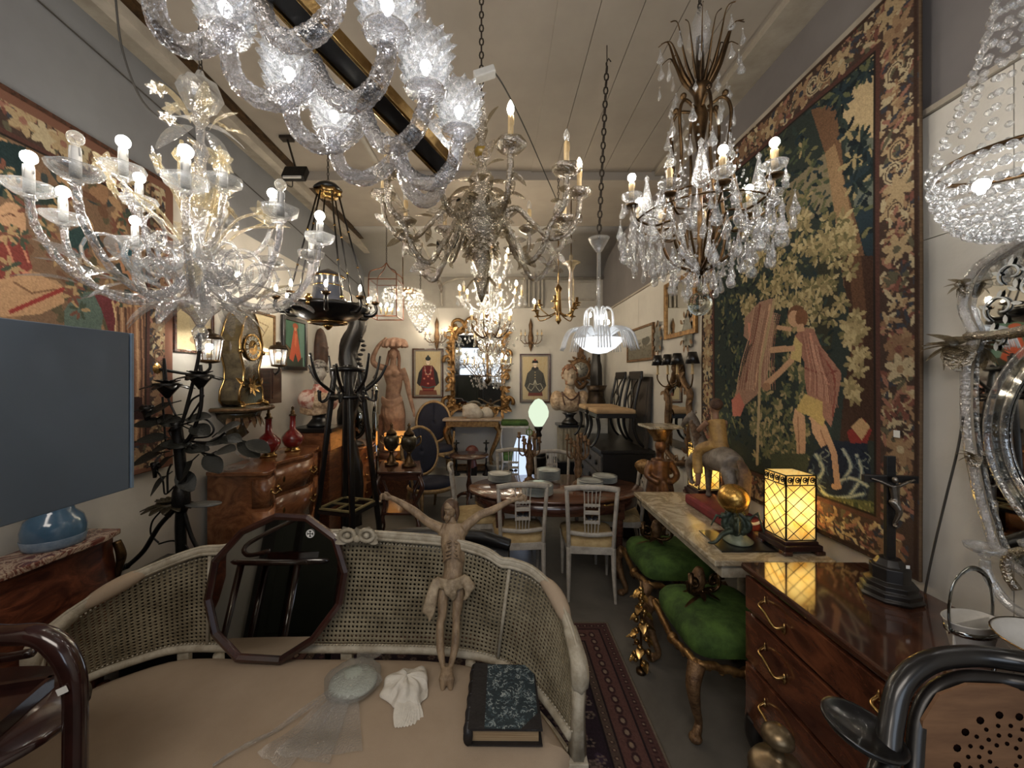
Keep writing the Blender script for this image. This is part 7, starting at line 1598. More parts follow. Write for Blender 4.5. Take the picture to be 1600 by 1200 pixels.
# terracotta woman
o = Vector((-1.66, 6.2, 0)); t = thing('terracotta_statue', 'terracotta statue of a draped woman carrying a shell-like basket on her head', 'statue', o)
part(t, 'plinth', MB().box((0, .0, .28), (.62, .5, .56)), 'walnut', bev=.01); part(t, 'rock_base', MB().ball((0, 0, .62), (.3, .2, .12)), mat('terracotta_dark', rgb(120, 84, 64), .8, c2=rgb(90, 60, 46), sc=12, bump=.4), rough=(.08, .04), sub=1)
m = MB(); m.tube(smoothpath([(.02, 0, 1.38), (0, 0, 1.55), (.02, 0, 1.70), (0, 0, 1.86), (0, 0, 1.98)], 5), [.15, .115, .125, .15, .075], 14, flat=.75)
m.ball((-.055, -.09, 1.86), (.055, .045, .055)).ball((.065, -.09, 1.86), (.055, .045, .055)); m.tube([(0, 0, 1.95), (.01, -.01, 2.10)], [.055, .048], 10)
m.tube(smoothpath([(-.13, 0, 1.95), (-.27, -.02, 2.0), (-.30, -.04, 2.1), (-.22, -.04, 2.28), (-.12, -.05, 2.38)], 4), [.055, .048, .042, .034, .028], 9)
m.tube(smoothpath([(.14, 0, 1.94), (.21, 0, 1.76), (.25, -.02, 1.58), (.31, -.04, 1.36), (.34, -.05, 1.26)], 4), [.055, .046, .04, .032, .026], 9)
m.ball((.01, -.02, 2.16), (.062, .075, .09)).ball((.01, -.095, 2.15), (.012, .016, .02))
m.ball((.345, -.05, 1.22), (.025, .02, .04)).ball((-.10, -.05, 2.40), (.03, .025, .03))
part(t, 'body', m, 'terracotta', remesh=.012, smooth=4)
m = MB(); rs = random.Random(5)
for k in range(18):
    a = k*2*PI/18; r0 = .13; m.tube(smoothpath([(r0*math.cos(a), r0*.75*math.sin(a), 1.44), (r0*1.2*math.cos(a+.1), r0*.9*math.sin(a+.1), 1.25), ((.12)*math.cos(a+.3)+.03, .1*math.sin(a+.3), 1.0), ((.17)*math.cos(a+.5)-.02, .15*math.sin(a+.5), .66)], 4), [.03, .04, .045, .05], 6)
for k in range(6): m.tube(smoothpath([(-.1, .03, 1.3), (-.19-.02*k, .03, 1.05), (-.25-.03*k, 0, .66)], 4), [.03, .05, .04], 6)
for k in range(5): m.tube(smoothpath([(-.15, -.09, 1.42+.02*k), (0, -.15, 1.36+.02*k), (.16, -.08, 1.44+.015*k)], 4), .022, 6)
part(t, 'drapery', m, 'terracotta', remesh=.014, smooth=1)
m = MB()
for k in range(12): a = k*PI/6; m.tube(smoothpath([(.03*math.cos(a)+.03, .03*math.sin(a), 2.36), (.14*math.cos(a)+.03, .11*math.sin(a), 2.36), (.19*math.cos(a)+.03, .14*math.sin(a), 2.27)], 4), [.05, .045, .03], 7)
m.ball((.03, 0, 2.34), (.14, .11, .09)).ball((.03, -.06, 2.32), (.11, .06, .06))
part(t, 'basket', m, mat('terracotta_light', rgb(178, 140, 116), .75, c2=rgb(140, 100, 78), sc=14), remesh=.012, smooth=1)
m = MB()
for s in (-1, 1): m.tube(smoothpath([(s*.06+.01, .01, 2.22), (s*.085+.01, 0, 2.10), (s*.10, -.02, 1.96), (s*.13, -.05, 1.84)], 4), [.03, .03, .026, .014], 7)
m.ball((.01, .02, 2.19), (.075, .07, .09)); part(t, 'hair', m, mat('terracotta_hair', rgb(132, 92, 70), .8, c2=rgb(104, 70, 52), sc=20, bump=.4), remesh=.012, smooth=1)
# ================================================================ back wall
YW = YB-.022
def portrait(label, px, kind, tz0, tz1):
    x = (px-CX)/F*YW; w, h = .52, tz1-tz0; cv = Cv(104, 160, rgb(190, 172, 130))
    for k in range(40): cv.line([(random.uniform(0, 104), 0), (random.uniform(0, 104), 160)], .6, rgb(188, 158, 102))
    if kind == 'red':
        cv.poly([(18, 142), (86, 142), (90, 160), (14, 160)], rgb(128, 74, 52)); robe, r2 = rgb(108, 32, 36), rgb(52, 50, 52)
        cv.poly([(34, 52), (70, 52), (88, 78), (96, 118), (80, 130), (74, 146), (32, 146), (24, 130), (10, 118), (18, 78)], robe)
        for s in (-1, 1): cv.poly([(52+s*22, 56), (52+s*38, 78), (52+s*46, 116), (52+s*34, 128), (52+s*26, 100)], r2)
        for q in ((40, 70), (64, 70), (52, 92), (36, 100), (68, 100), (52, 118), (44, 84), (60, 84)): cv.ell(*q, 5, 4, rgb(176, 60, 52)); cv.ell(*q, 2, 2, rgb(206, 150, 120))
        cv.line([(38, 54), (42, 80), (52, 86), (62, 80), (66, 54)], 2, rgb(178, 160, 140)); cv.ell(52, 41, 9, 12, rgb(120, 84, 60)); cv.ell(52, 40, 8, 11, rgb(228, 204, 176)); cv.ell(52, 27, 11, 8, rgb(44, 50, 54)); cv.ell(52, 22, 5, 8, rgb(54, 60, 62))
        cv.line([(24, 128), (52, 134), (80, 128)], 4, rgb(60, 90, 90)); cv.line([(30, 140), (74, 140)], 5, rgb(150, 70, 50))
    else:
        cv.poly([(26, 128), (80, 128), (84, 146), (22, 146)], rgb(120, 60, 50)); robe = rgb(78, 78, 74)
        cv.poly([(38, 46), (66, 46), (86, 62), (98, 108), (84, 126), (74, 134), (30, 134), (20, 126), (8, 108), (20, 62)], robe)
        cv.ell(52, 44, 15, 8, rgb(60, 60, 62)); cv.line([(30, 100), (22, 116), (36, 126), (48, 112), (52, 86), (56, 112), (70, 128), (84, 118), (74, 100), (60, 104), (52, 86), (44, 104), (30, 100)], 2, rgb(190, 186, 160))
        for q in ((52, 58), (52, 68), (52, 78)): cv.ell(*q, 2.4, 2.4, rgb(180, 160, 110))
        cv.line([(12, 104), (24, 96), (20, 70)], 2, rgb(48, 50, 52)); cv.line([(94, 104), (80, 96), (86, 70)], 2, rgb(48, 50, 52)); cv.ell(52, 31, 9, 12, rgb(110, 80, 60)); cv.ell(52, 30, 8, 11, rgb(228, 206, 180)); cv.poly([(38, 24), (66, 24), (62, 14), (42, 14)], rgb(34, 36, 42)); cv.ell(52, 12, 4, 4, rgb(150, 40, 34)); cv.line([(44, 34), (60, 34)], 1, rgb(60, 44, 36))
    for q in ((48, 32), (56, 32)) if kind != 'red' else ((48, 41), (56, 41)): cv.ell(q[0], q[1]-2, 1.4, .9, rgb(40, 30, 26))
    cv.line([(50, 42), (54, 42)], 1, rgb(150, 60, 50)); cv.grain(.04)
    t = thing('portrait_scroll', label, 'painting', (x, YW, 0)); fw = .022; m = MB()
    for s in (-1, 1): m.box((s*(w/2-fw/2), -.014, (tz0+tz1)/2), (fw, .028, h)); m.box((0, -.014, (tz0+tz1)/2+s*(h/2-fw/2)), (w-2*fw, .028, fw))
    part(t, 'frame', m, 'mahog', bev=.003)
    m = MB(); i = w/2-fw
    for s in (-1, 1): m.box((s*(i-.014), -.010, (tz0+tz1)/2), (.028, .008, h-2*fw)); m.box((0, -.010, (tz0+tz1)/2+s*(h/2-fw-.014)), (2*i-.056, .008, .028))
    part(t, 'mount', m, mat('grey_mount', rgb(140, 130, 120), .8)); painted(t, 'picture', cv, (-i+.028, -.010, tz1-fw-.028), (2*i-.056, 0, 0), (0, 0, -(h-2*fw-.056)), 'art', solid=.004)
portrait('framed ancestor portrait of a seated man in a red robe, left of the gilt mirror', 669, 'red', 1.46, 2.29)
portrait('framed ancestor portrait of a man in a dark grey robe, right of the gilt mirror', 836, 'grey', 1.38, 2.20)
def crystal_sconce(label, px, z, lit):
    t = thing('crystal_sconce', label, 'sconce', ((px-CX)/F*YW, YW, z)); part(t, 'back_plate', MB().lathe([(.001, -.25), (.03, -.15), (.04, 0), (.02, .1), (.03, .2), (.001, .32)], 8, (0, -.03, 0), sy=.4, rib=.15, ribn=4), 'gilt_dull')
    for k, x in enumerate((-.17, .17, -.10, .10)):
        a = part(t, 'arm', MB().tube(smoothpath([(0, -.04, -.08), (x*.6, -.10, -.12), (x, -.15, -.06), (x, -.15, .0)], 4), .008, 6), 'gilt_dull')
        unit(a, 'cs', (x, -.15, 0.0), .035, 'crystal', .06, .011, 'candle', lit and k < 2, 'flame', lm='bulb_small')
        put(a, 'crystal_drop', shared('fc_drop', pear_mb, 'crystal'), (x, -.17, -.01)); put(a, 'crystal_drop', shared('fc_drop', pear_mb, 'crystal'), (x*.6, -.12, -.1))
crystal_sconce('crystal-hung gilt sconce with two lit candles above the red robe portrait', 683, 2.50, True)
crystal_sconce('unlit crystal-hung gilt sconce above the grey robe portrait', 829, 2.48, False)
# big gilt mirror
o = Vector((-.355, YW, 0)); t = thing('gilt_mirror', 'big carved gilt mirror crested with scrolling leaves, in the middle of the back wall', 'mirror', o)
part(t, 'mirror_glass', MB().box((0, -.03, 1.93), (.80, .01, 1.35)), 'mirror')
part(t, 'back_board', MB().box((0, -.012, 1.93), (.86, .02, 1.42)), 'mahog')
m = MB(); rs = random.Random(9)
def fr(u):
    pts = [(-.42, 1.28), (-.42, 2.58), (.42, 2.58), (.42, 1.28), (-.42, 1.28)]; L_ = [1.30, .84, 1.30, .84]; s = u*sum(L_)
    for i in range(4):
        if s <= L_[i]: a, b = pts[i], pts[i+1]; f = s/L_[i]; return Vector((a[0]+(b[0]-a[0])*f, -.05, a[1]+(b[1]-a[1])*f))
        s -= L_[i]
    return Vector((pts[0][0], -.05, pts[0][1]))
m.tube([fr(k/60) for k in range(60)], .035, 8, closed=True)
for k in range(150):
    p = fr(k/150); a = rs.uniform(0, 6.28); out = (p-Vector((0, -.05, 1.93))); big = 1.5 if (p.z < 1.45 or p.z > 2.45) and abs(p.x) > .3 else 1
    m.leaf(p+Vector((rs.uniform(-.03, .03), -.03, rs.uniform(-.03, .03))), (out.normalized().x*.6+math.cos(a)*.6, -.3, math.sin(a)*.8+.3*out.normalized().z), rs.uniform(.07, .13)*big, .025, up=(0, -1, 0), curl=rs.uniform(-.6, .6))
for k in range(34):
    sd = -1 if k % 2 else 1; c = Vector((sd*(.46+rs.uniform(-.05, .05)), -.07, 1.34+rs.uniform(-.12, .14))); m.ball(c, rs.uniform(.02, .05), 7, 5)
for (cx, cz, r_, s) in ((-.35, 2.66, .13, 1), (-.08, 2.70, .12, -1), (.22, 2.66, .12, 1), (.42, 2.54, .1, -1), (-.48, 2.5, .11, 1), (-.5, 1.4, .09, -1), (.5, 1.4, .09, 1), (.48, 2.2, .07, 1), (-.5, 2.1, .07, -1), (.47, 1.8, .07, -1), (-.48, 1.75, .07, 1)):
    m.tube([(cx+s*r_*math.cos(b)*(1-b/8), -.07, cz+r_*math.sin(b)*(1-b/8)) for b in np.arange(-.6, 6, .45)], [.035, .03, .02, .012], 7)
part(t, 'carved_frame', m, 'gold')
# gilt console table with a white marble fragment
o = Vector((-.42, 6.36, .3)); t = thing('gilt_console', 'small gilt console table with scrolled legs under the big gilt mirror', 'console table', o)
part(t, 'marble_top', MB().box((0, 0, .84), (.92, .44, .035)), mat('pink_stone_top', rgb(196, 170, 140), .3, c2=rgb(160, 130, 104), sc=8), bev=.008)
part(t, 'frieze', MB().box((0, 0, .775), (.82, .38, .09)), 'gold', bev=.004)
for s in (-1, 1):
    for y in (-.16, .16): part(t, 'leg', MB().tube(smoothpath([(s*.37, y, .74), (s*.42, y, .64), (s*.36, y, .46), (s*.28, y, .25), (s*.32, y, .08), (s*.36, y, .02)], 5), [.045, .04, .03, .022, .025, .03], 8, rib=.1, ribn=5), 'gold')
part(t, 'stretcher', MB().tube([(-.30, 0, .1), (.30, 0, .1)], .018, 6).box((0, 0, .06), (.66, .36, .02)), 'gilt_dull')
t = thing('marble_fragment', 'pale marble head fragment lying on the gilt console table', 'sculpture', (-.42, 6.30, 1.1585))
m = MB(); m.ball((-.02, 0, .11), (.15, .08, .13)).ball((.08, 0, .07), (.09, .07, .09)).ball((-.12, -.02, .16), (.05, .05, .05)).ball((-.13, -.02, .06), (.04, .05, .05)); part(t, 'head', m, 'stone', remesh=.014, smooth=2)
t = thing('plaster_disc', 'small pale rounded plaster piece behind the marble fragment', 'ornament', (-.21, 6.42, 1.1585)); part(t, 'disc', MB().lathe([(.11, 0), (.12, .05), (.09, .12), (.04, .16), (.001, .17)], 20, sy=.6), 'stone')
for x, lb in ((-.66, 'dark turned metal candlestick at the left beneath the gilt console'), (-.20, 'dark turned metal candlestick at the right beneath the gilt console')):
    t = thing('candlestick', lb, 'candlestick', (x, 6.10, .3005), 0); part(t, 'stick', MB().lathe([(.06, 0), (.06, .02), (.015, .05), (.012, .12), (.025, .15), (.012, .19), (.012, .36), (.022, .40), (.012, .44), (.012, .48), (.05, .49), (.05, .5), (.012, .505), (.012, .54)], 12), 'iron')
t = thing('bronze_bust', 'round reddish bronze head under the gilt console', 'sculpture', (-.42, 6.12, .3005)); part(t, 'head', MB().ball((0, 0, .34), (.11, .10, .12)).ball((0, -.1, .31), (.02, .02, .03)).tube([(0, 0, .12), (0, 0, .28)], [.09, .05], 10), mat('red_bronze', rgb(120, 56, 40), .35, c2=rgb(84, 38, 28), sc=9), remesh=.012, smooth=2); part(t, 'stand', MB().box((0, 0, .07), (.16, .14, .14)), 'ebony', bev=.01)
# round table and stone bowl
t = thing('round_table', 'round mahogany tripod table before the white platform', 'table', (-.42, 5.55, 0))
part(t, 'top', MB().lathe([(.27, .70), (.28, .71), (.27, .725)], 36), 'mahog'); part(t, 'column', MB().lathe([(.05, .12), (.03, .2), (.045, .3), (.025, .4), (.03, .65), (.08, .70)], 14), 'mahog')
for k in range(3): a = k*2.094+.5; part(t, 'leg', MB().tube(smoothpath([(.03*math.cos(a), .03*math.sin(a), .18), (.16*math.cos(a), .16*math.sin(a), .14), (.28*math.cos(a), .28*math.sin(a), .02)], 4), [.03, .022, .018], 8), 'mahog')
t = thing('stone_bowl', 'grey stone mortar bowl standing on the white platform', 'bowl', (-.06, 6.17, .3005)); part(t, 'bowl', MB().lathe([(.08, 0), (.10, .03), (.15, .13), (.165, .17), (.14, .17), (.10, .06), (.001, .05)], 24, cap=False), mat('grey_stone', rgb(140, 136, 124), .9, c2=rgb(112, 108, 98), sc=20, bump=.5))
# blue velvet chairs
def oval_chair(label, loc, rz):
    t = thing('oval_armchair', label, 'armchair', loc, rz, 'navy velvet oval-backed chairs'); n = 28; z0 = .78; rx, rz_ = .27, .31
    R_ = [Vector((rx*math.sin(a), .02+.10*(.5-.5*math.cos(a))*0+(z0+rz_*math.cos(a)-.47)*.22, z0+rz_*math.cos(a)*(1.06 if math.cos(a) > 0 else 1))) for a in [2*PI*k/n for k in range(n)]]
    part(t, 'back_frame', MB().tube(R_, .026, 8, closed=True), 'gilt_pale'); c = sum(R_, Vector())/n
    rows = [[c+(p-c)*s+Vector((0, -.035*(1-s), 0)) for p in R_+[R_[0]]] for s in (.97, .8, .5, .2, .0005)]; part(t, 'back_pad', MB().sheet(rows), 'navy', solid=.03)
    S_ = [(.29*math.sin(a), -.23+.27*math.cos(a)) for a in [2*PI*k/24 for k in range(25)]]
    part(t, 'seat', MB().sheet([[(x*s, -.23+(y+.23)*s, z) for x, y in S_] for s, z in ((1, .38), (1.02, .42), (.95, .455), (.6, .47), (.0005, .475))]), 'navy')
    part(t, 'seat_rail', MB().tube([(x, y, .365) for x, y in S_[:-1]], .03, 8, closed=True), 'gilt_pale')
    for s in (-1, 1):
        part(t, 'arm', MB().tube(smoothpath([(s*.27, .06, .70), (s*.31, -.08, .68), (s*.31, -.22, .64), (s*.30, -.26, .55), (s*.28, -.27, .38)], 4), .018, 8), 'gilt_pale'); part(t, 'arm_pad', MB().ball((s*.31, -.12, .69), (.026, .08, .02)), 'navy')
        part(t, 'front_leg', MB().tube([(s*.22, -.40, .36), (s*.23, -.42, 0)], [.028, .014], 8), 'gilt_pale'); part(t, 'rear_leg', MB().tube([(s*.20, -.02, .36), (s*.22, .08, 0)], [.026, .016], 8), 'gilt_pale')
    return t
M['gilt_pale'] = mat('pale_gilt', rgb(178, 144, 90), .45, .35, c2=rgb(130, 100, 60), sc=20)
c1 = oval_chair('navy velvet oval-backed gilt chair, the nearer of two', (-1.04, 5.42, 0), R(38)); dup(c1, (-1.04, 6.30, .3), R(10), 'navy velvet oval-backed gilt chair, the one standing on the white platform')
# globe lamp and an emissive bluish white vase shape behind the table
t = thing('glass_globe_lamp', 'pear-shaped white glass lamp glowing pale green behind the candelabra', 'lamp', (.545, 5.5, 0))
part(t, 'globe', MB().lathe([(.05, 1.12), (.08, 1.16), (.135, 1.26), (.142, 1.33), (.12, 1.40), (.075, 1.46), (.05, 1.49), (.001, 1.51)], 32), emit('lit_milk_glass', rgb(226, 242, 214), .28))
part(t, 'foot', MB().lathe([(.10, .72), (.10, .75), (.03, .80), (.025, .95), (.05, 1.0), (.03, 1.05), (.06, 1.10), (.055, 1.13)], 16), 'ebony')
part(t, 'pedestal', MB().lathe([(.16, 0), (.16, .05), (.11, .08), (.11, .66), (.15, .70), (.15, .72)], 20), 'ebony')
t = thing('glowing_vase', 'tall glowing bluish white vase shape behind the dining table', 'lamp', (.36, 5.83, 0))
part(t, 'vase', MB().lathe([(.15, .3), (.17, .5), (.15, .75), (.10, .92), (.05, .95)], 28), emit('glowing_blue_white', rgb(206, 222, 250), .32)); part(t, 'foot', MB().lathe([(.16, 0), (.16, .28), (.15, .3)], 20), 'white')
t = thing('green_chair', 'small pale chair with green upholstery stood on end beside the globe lamp', 'chair', (.24, 6.2, .3)); 
part(t, 'upper_seat', MB().box((0, 0, .80), (.42, .36, .07)), 'velvet', bev=.03); part(t, 'lower_seat', MB().box((0.02, 0, .28), (.40, .36, .10)), 'velvet', bev=.03)
part(t, 'frame', MB().box((0, 0, .75), (.44, .38, .03)).box((.02, 0, .22), (.42, .38, .03)), 'grey_wood', bev=.005)
for s in (-1, 1):
    for y in (-.16, .16): part(t, 'leg', MB().tube(smoothpath([(s*.19, y, .74), (s*.215, y, .55), (s*.19, y, .25), (s*.21, y, 0)], 4), .015, 6), 'grey_wood')
# roman bust on a fluted pedestal
t = thing('fluted_pedestal', 'pale fluted square pedestal on a black base carrying the bearded bust', 'pedestal', (1.10, 6.22, .3)); m = MB(); m.box((0, 0, .48), (.34, .32, .52))
for k in range(6): m.box((-.14+.056*k, -.165, .48), (.028, .02, .48))
part(t, 'shaft', m, mat('fluted_cream', rgb(156, 142, 112), .6, c2=rgb(128, 114, 88), sc=10), bev=.004); part(t, 'cap', MB().box((0, 0, .76), (.40, .38, .04)), 'black', bev=.006); part(t, 'base', MB().box((0, 0, .11), (.46, .44, .22)), 'black', bev=.006)
t = thing('roman_bust', 'bearded Roman emperor style bust in mottled yellow marble armour', 'bust', (1.10, 6.20, 1.0805))
part(t, 'socle', MB().lathe([(.12, 0), (.13, .02), (.10, .05), (.06, .09), (.07, .13), (.12, .17)], 24), 'black')
m = MB(); m.ball((0, 0, .34), (.24, .15, .17)).ball((-.20, 0, .36), (.11, .12, .16)).ball((.21, 0, .36), (.11, .12, .16)).tube([(0, 0, .46), (0, 0, .58)], [.10, .065], 12)
part(t, 'torso', m, 'marble_y', remesh=.014, smooth=4)
part(t, 'armour_straps', MB().tube(smoothpath([(-.13, -.07, .50), (-.09, -.125, .44), (0, -.15, .38), (.09, -.125, .44), (.13, -.07, .50)], 5), .011, 8).tube(smoothpath([(-.13, -.07, .50), (-.12, -.13, .38), (-.10, -.145, .30)], 4), .011, 8).tube(smoothpath([(.13, -.07, .50), (.12, -.13, .38), (.10, -.145, .30)], 4), .011, 8), mat('dark_strap', rgb(96, 60, 40), .5, c2=rgb(70, 42, 30), sc=12))
m = MB(); m.M = Matrix.Translation((0, 0, .55)) @ Matrix.Scale(1.22, 4) @ Matrix.Translation((0, 0, -.55)); m.tube([(0, 0, .52), (.01, -.01, .62)], .06, 10).ball((0, -.01, .72), (.085, .10, .12)).ball((0, -.105, .71), (.016, .022, .03)).ball((-.0, -.085, .63), (.05, .04, .045))
for s in (-1, 1): m.ball((s*.032, -.10, .742), (.02, .01, .008)).ball((s*.086, 0, .71), (.014, .022, .034))
part(t, 'head', m, mat('warm_marble', rgb(190, 170, 144), .5, c2=rgb(160, 138, 112), sc=12), remesh=.009, smooth=2)
m = MB(); m.M = Matrix.Translation((0, 0, .55)) @ Matrix.Scale(1.22, 4) @ Matrix.Translation((0, 0, -.55))
for k in range(110):
    a = rs.uniform(0, 6.28); b = rs.uniform(-.5, 1.4); q = Vector((.095*math.cos(b)*math.cos(a), .105*math.cos(b)*math.sin(a), .735+.115*math.sin(b)))
    if q.y < -.045 and .66 < q.z < .79: continue
    m.ball(q, .018, 6, 5)
for k in range(24): a = -2.6+k*.09; m.ball((.06*math.cos(a), .09*math.sin(a)-.005, .615+.02*(k % 2)), .018, 6, 5)
part(t, 'hair_and_beard', m, mat('orange_marble_hair', rgb(168, 118, 82), .6, c2=rgb(120, 82, 56), sc=20, bump=.4), remesh=.009)
# octagonal cartel clock
t = thing('wall_clock', 'carved gilt octagonal wall clock above the bearded bust', 'clock', (1.36, YW, 1.93)); RX = Matrix.Rotation(R(90), 3, 'X')
part(t, 'case', MB().lathe([(.21, 0), (.20, .05), (.15, .07), (.13, .06)], 8, rot=RX), 'gilt_dull', bev=.006)
m = MB()
for k in range(16): a = k*PI/8; m.leaf((.19*math.cos(a), -.05, .19*math.sin(a)), (math.cos(a+.6), -.2, math.sin(a+.6)), .08, .02, up=(0, -1, 0)); m.ball((.2*math.cos(a), -.04, .2*math.sin(a)), .022, 6, 5)
m.box((0, -.03, .30), (.10, .05, .2)).box((0, -.035, .42), (.14, .05, .04)); m.tube(smoothpath([(-.1, -.04, -.2), (0, -.04, -.30), (.1, -.04, -.2)], 4), [.03, .04, .03], 7)
part(t, 'carving', m, 'gilt_dull', rough=(.03, .01))
part(t, 'dial', MB().lathe([(.13, 0), (.13, .062), (.001, .066)], 32, rot=RX), mat('silvered_dial', rgb(176, 172, 156), .35, .3)); m = MB()
for k in range(12): a = k*PI/6; m.box((.10*math.sin(a), -.068, .10*math.cos(a)), (.008, .003, .03), Matrix.Rotation(a, 3, 'Y'))
part(t, 'numerals', m, 'black', kind='stuff'); part(t, 'hands', MB().bar((0, -.07, 0), (.05, -.07, .03), .008).bar((0, -.07, 0), (-.02, -.07, .08), .006), 'black')
# dark cabinet with two black chairs on top
t = thing('black_cabinet', 'black cabinet with carved drawer fronts against the right wall, chairs standing on it', 'cabinet', (1.43, 5.05, 0))
part(t, 'carcass', MB().box((.0, 0, .49), (.56, 1.3, .94)), 'ebony', bev=.006); part(t, 'top', MB().box((-.01, 0, .975), (.60, 1.36, .04)), 'ebony', bev=.008)
for k in range(4):
    d = part(t, 'drawer', MB().box((-.285, 0, .15+.215*k+.02), (.02, 1.2, .19)), mat('grey_drawer', rgb(96, 90, 82), .5, c2=rgb(64, 60, 56), sc=14) if k == 0 else d.data.materials[0], bev=.004)
    for y in (-.42, -.1, .35): part(d, 'pull', MB().ball((-.305, y, .17+.215*k), (.012, .05, .03)), 'iron')
def klismos(label, loc, rz=0):
    t = thing('black_chair', label, 'chair', loc, rz, 'black chairs standing on the black cabinet')
    for s in (-1, 1):
        part(t, 'front_leg', MB().tube(smoothpath([(-.22, s*.19, .36), (-.20, s*.19, .22), (-.24, s*.195, .08), (-.30, s*.2, .012)], 4), [.024, .020, .016, .014], 6), 'ebony')
        part(t, 'rear_leg', MB().tube(smoothpath([(.20, s*.18, .36), (.20, s*.18, .22), (.25, s*.185, .08), (.31, s*.19, .012)], 4), [.024, .020, .016, .014], 6), 'ebony')
        part(t, 'stile', MB().tube(smoothpath([(.20, s*.18, .36), (.22, s*.185, .55), (.28, s*.19, .82)], 4), .018, 6), 'ebony')
    part(t, 'seat_rail', MB().box((0, 0, .365), (.46, .42, .05)), 'ebony', bev=.006); part(t, 'seat', MB().box((-.01, 0, .415), (.46, .42, .055)), 'seat_tan', bev=.02)
    part(t, 'crest', MB().box((.285, 0, .83), (.03, .42, .10)), 'ebony', bev=.01)
    m = MB()
    for s in (-1, 1): m.tube(smoothpath([(.21, s*.02, .42), (.22, s*.10, .55), (.24, s*.03, .66), (.27, s*.10, .78)], 4), .010, 5)
    m.ball((.235, 0, .62), (.012, .04, .05)); part(t, 'splat', m, 'ebony')
    return t
M['seat_tan'] = mat('tan_seat', rgb(188, 152, 104), .8, c2=rgb(170, 134, 88), sc=9)
k1 = klismos('black open-back chair with tan seat on the cabinet, the nearer of two', (1.34, 4.72, .9955), 0); dup(k1, (1.34, 5.30, .9955), 0, 'black open-back chair with tan seat on the cabinet, the farther of two')
t = thing('bronze_vase', 'large dark bronze vase with flared rim behind the black chairs', 'vase', (1.46, 5.98, .001)); part(t, 'vase', MB().lathe([(.11, 1.2), (.13, 1.25), (.15, 1.38), (.12, 1.50), (.12, 1.60), (.16, 1.68), (.145, 1.68), (.10, 1.52)], 24, cap=False), 'bronze'); part(t, 'stand', MB().box((0, 0, .60), (.28, .28, 1.2)), 'white', bev=.01)
t = thing('dark_obelisk', 'tall dark wooden obelisk in the back right corner', 'obelisk', (1.57, 6.42, .3)); part(t, 'shaft', MB().lathe([(.11, .9), (.09, 1.7), (.07, 1.76), (.06, 1.95), (.001, 2.1)], 4), 'ebony', bev=.006); part(t, 'base', MB().box((0, 0, .45), (.26, .26, .9)), 'ebony', bev=.01)
# leaning dark boards
one('leaning_panel', 'dark framed panel leaning on the right wall behind the black chairs', 'panel', MB().box((0, 0, .40), (.03, .62, .82), Matrix.Rotation(R(4), 3, 'Y')).box((-.012, 0, .40), (.02, .5, .68), Matrix.Rotation(R(4), 3, 'Y')), mat('dark_panel', rgb(66, 56, 46), .5, c2=rgb(46, 38, 32), sc=6), (1.69, 4.78, 1.0), bev=.004)
# ================================================================ right wall, far part
cv = Cv(80, 60, rgb(150, 146, 132)); cv.poly([(0, 36), (30, 30), (50, 38), (80, 32), (80, 60), (0, 60)], rgb(112, 106, 90)); cv.ell(60, 26, 12, 9, rgb(92, 90, 80)); cv.poly([(0, 0), (80, 0), (80, 18), (0, 24)], rgb(170, 168, 158))
for _ in range(60): cv.ell(random.uniform(0, 80), random.uniform(28, 60), 3, 1.4, rgb(100, 94, 78))
cv.grain(.05)
wall_pic('landscape_painting', 'small grey landscape painting in a thin gilt frame on the right wall', 'painting', 4.42, 5.32, 2.0, 2.42, cv, 'gilt_dull', .03, 1)
wall_pic('gilt_frame_mirror', 'mirror in a plain bright gilt frame high on the right wall by the tapestry', 'mirror', 3.46, 4.12, 2.19, 2.76, None, 'gold', .045, 1)
o = Vector((XR-.014, 3.78, 0)); t = thing('rococo_mirror', 'small gilt rococo mirror with scrolled crest beside the tapestry', 'mirror', o)
part(t, 'mirror_glass', MB().prism([(-.02, y, z) for y, z in ((-.19, 1.12), (.19, 1.12), (.2, 1.62), (.10, 1.72), (0, 1.76), (-.10, 1.72), (-.2, 1.62))], (-.006, 0, 0)), 'mirror')
m = MB(); P = [Vector((-.035, y, z)) for y, z in ((0, .98), (-.14, 1.02), (-.25, 1.06), (-.22, 1.2), (-.24, 1.4), (-.22, 1.56), (-.25, 1.66), (-.14, 1.74), (-.05, 1.86), (0, 1.98), (.05, 1.86), (.14, 1.74), (.25, 1.66), (.22, 1.56), (.24, 1.4), (.22, 1.2), (.25, 1.06), (.14, 1.02), (0, .98))]
P = smoothpath(P, 4)[:-1]; m.tube(P, .028, 8, closed=True)
for k, p in enumerate(P[::2]): m.leaf(p+Vector((-.02, 0, 0)), (-.3, math.cos(k), math.sin(k*1.3)), .08, .02, up=(-1, 0, 0), curl=.4)
part(t, 'carved_frame', m, 'gilt_dull')
def mirror_sconce(label, y, z):
    t = thing('mirrored_sconce', label, 'sconce', (XR-.014, y, z)); part(t, 'plate', MB().prism([(-.01, a, b) for a, b in ((-.07, -.12), (.07, -.12), (.09, .05), (0, .22), (-.09, .05))], (-.015, 0, 0)), 'mirror_old')
    m = MB()
    for k in range(10): a = k*.63; m.leaf((-.03, .08*math.cos(a), .13*math.sin(a)+.02), (-.2, math.cos(a), math.sin(a)), .07, .018, up=(-1, 0, 0))
    part(t, 'gilt_leaves', m, 'gilt_dull')
mirror_sconce('leaf-edged gilt mirrored sconce above the black-shaded light, nearer the tapestry', 3.62, 2.20); mirror_sconce('leaf-edged gilt mirrored sconce above the black-shaded light, nearer the landscape', 4.30, 2.20)
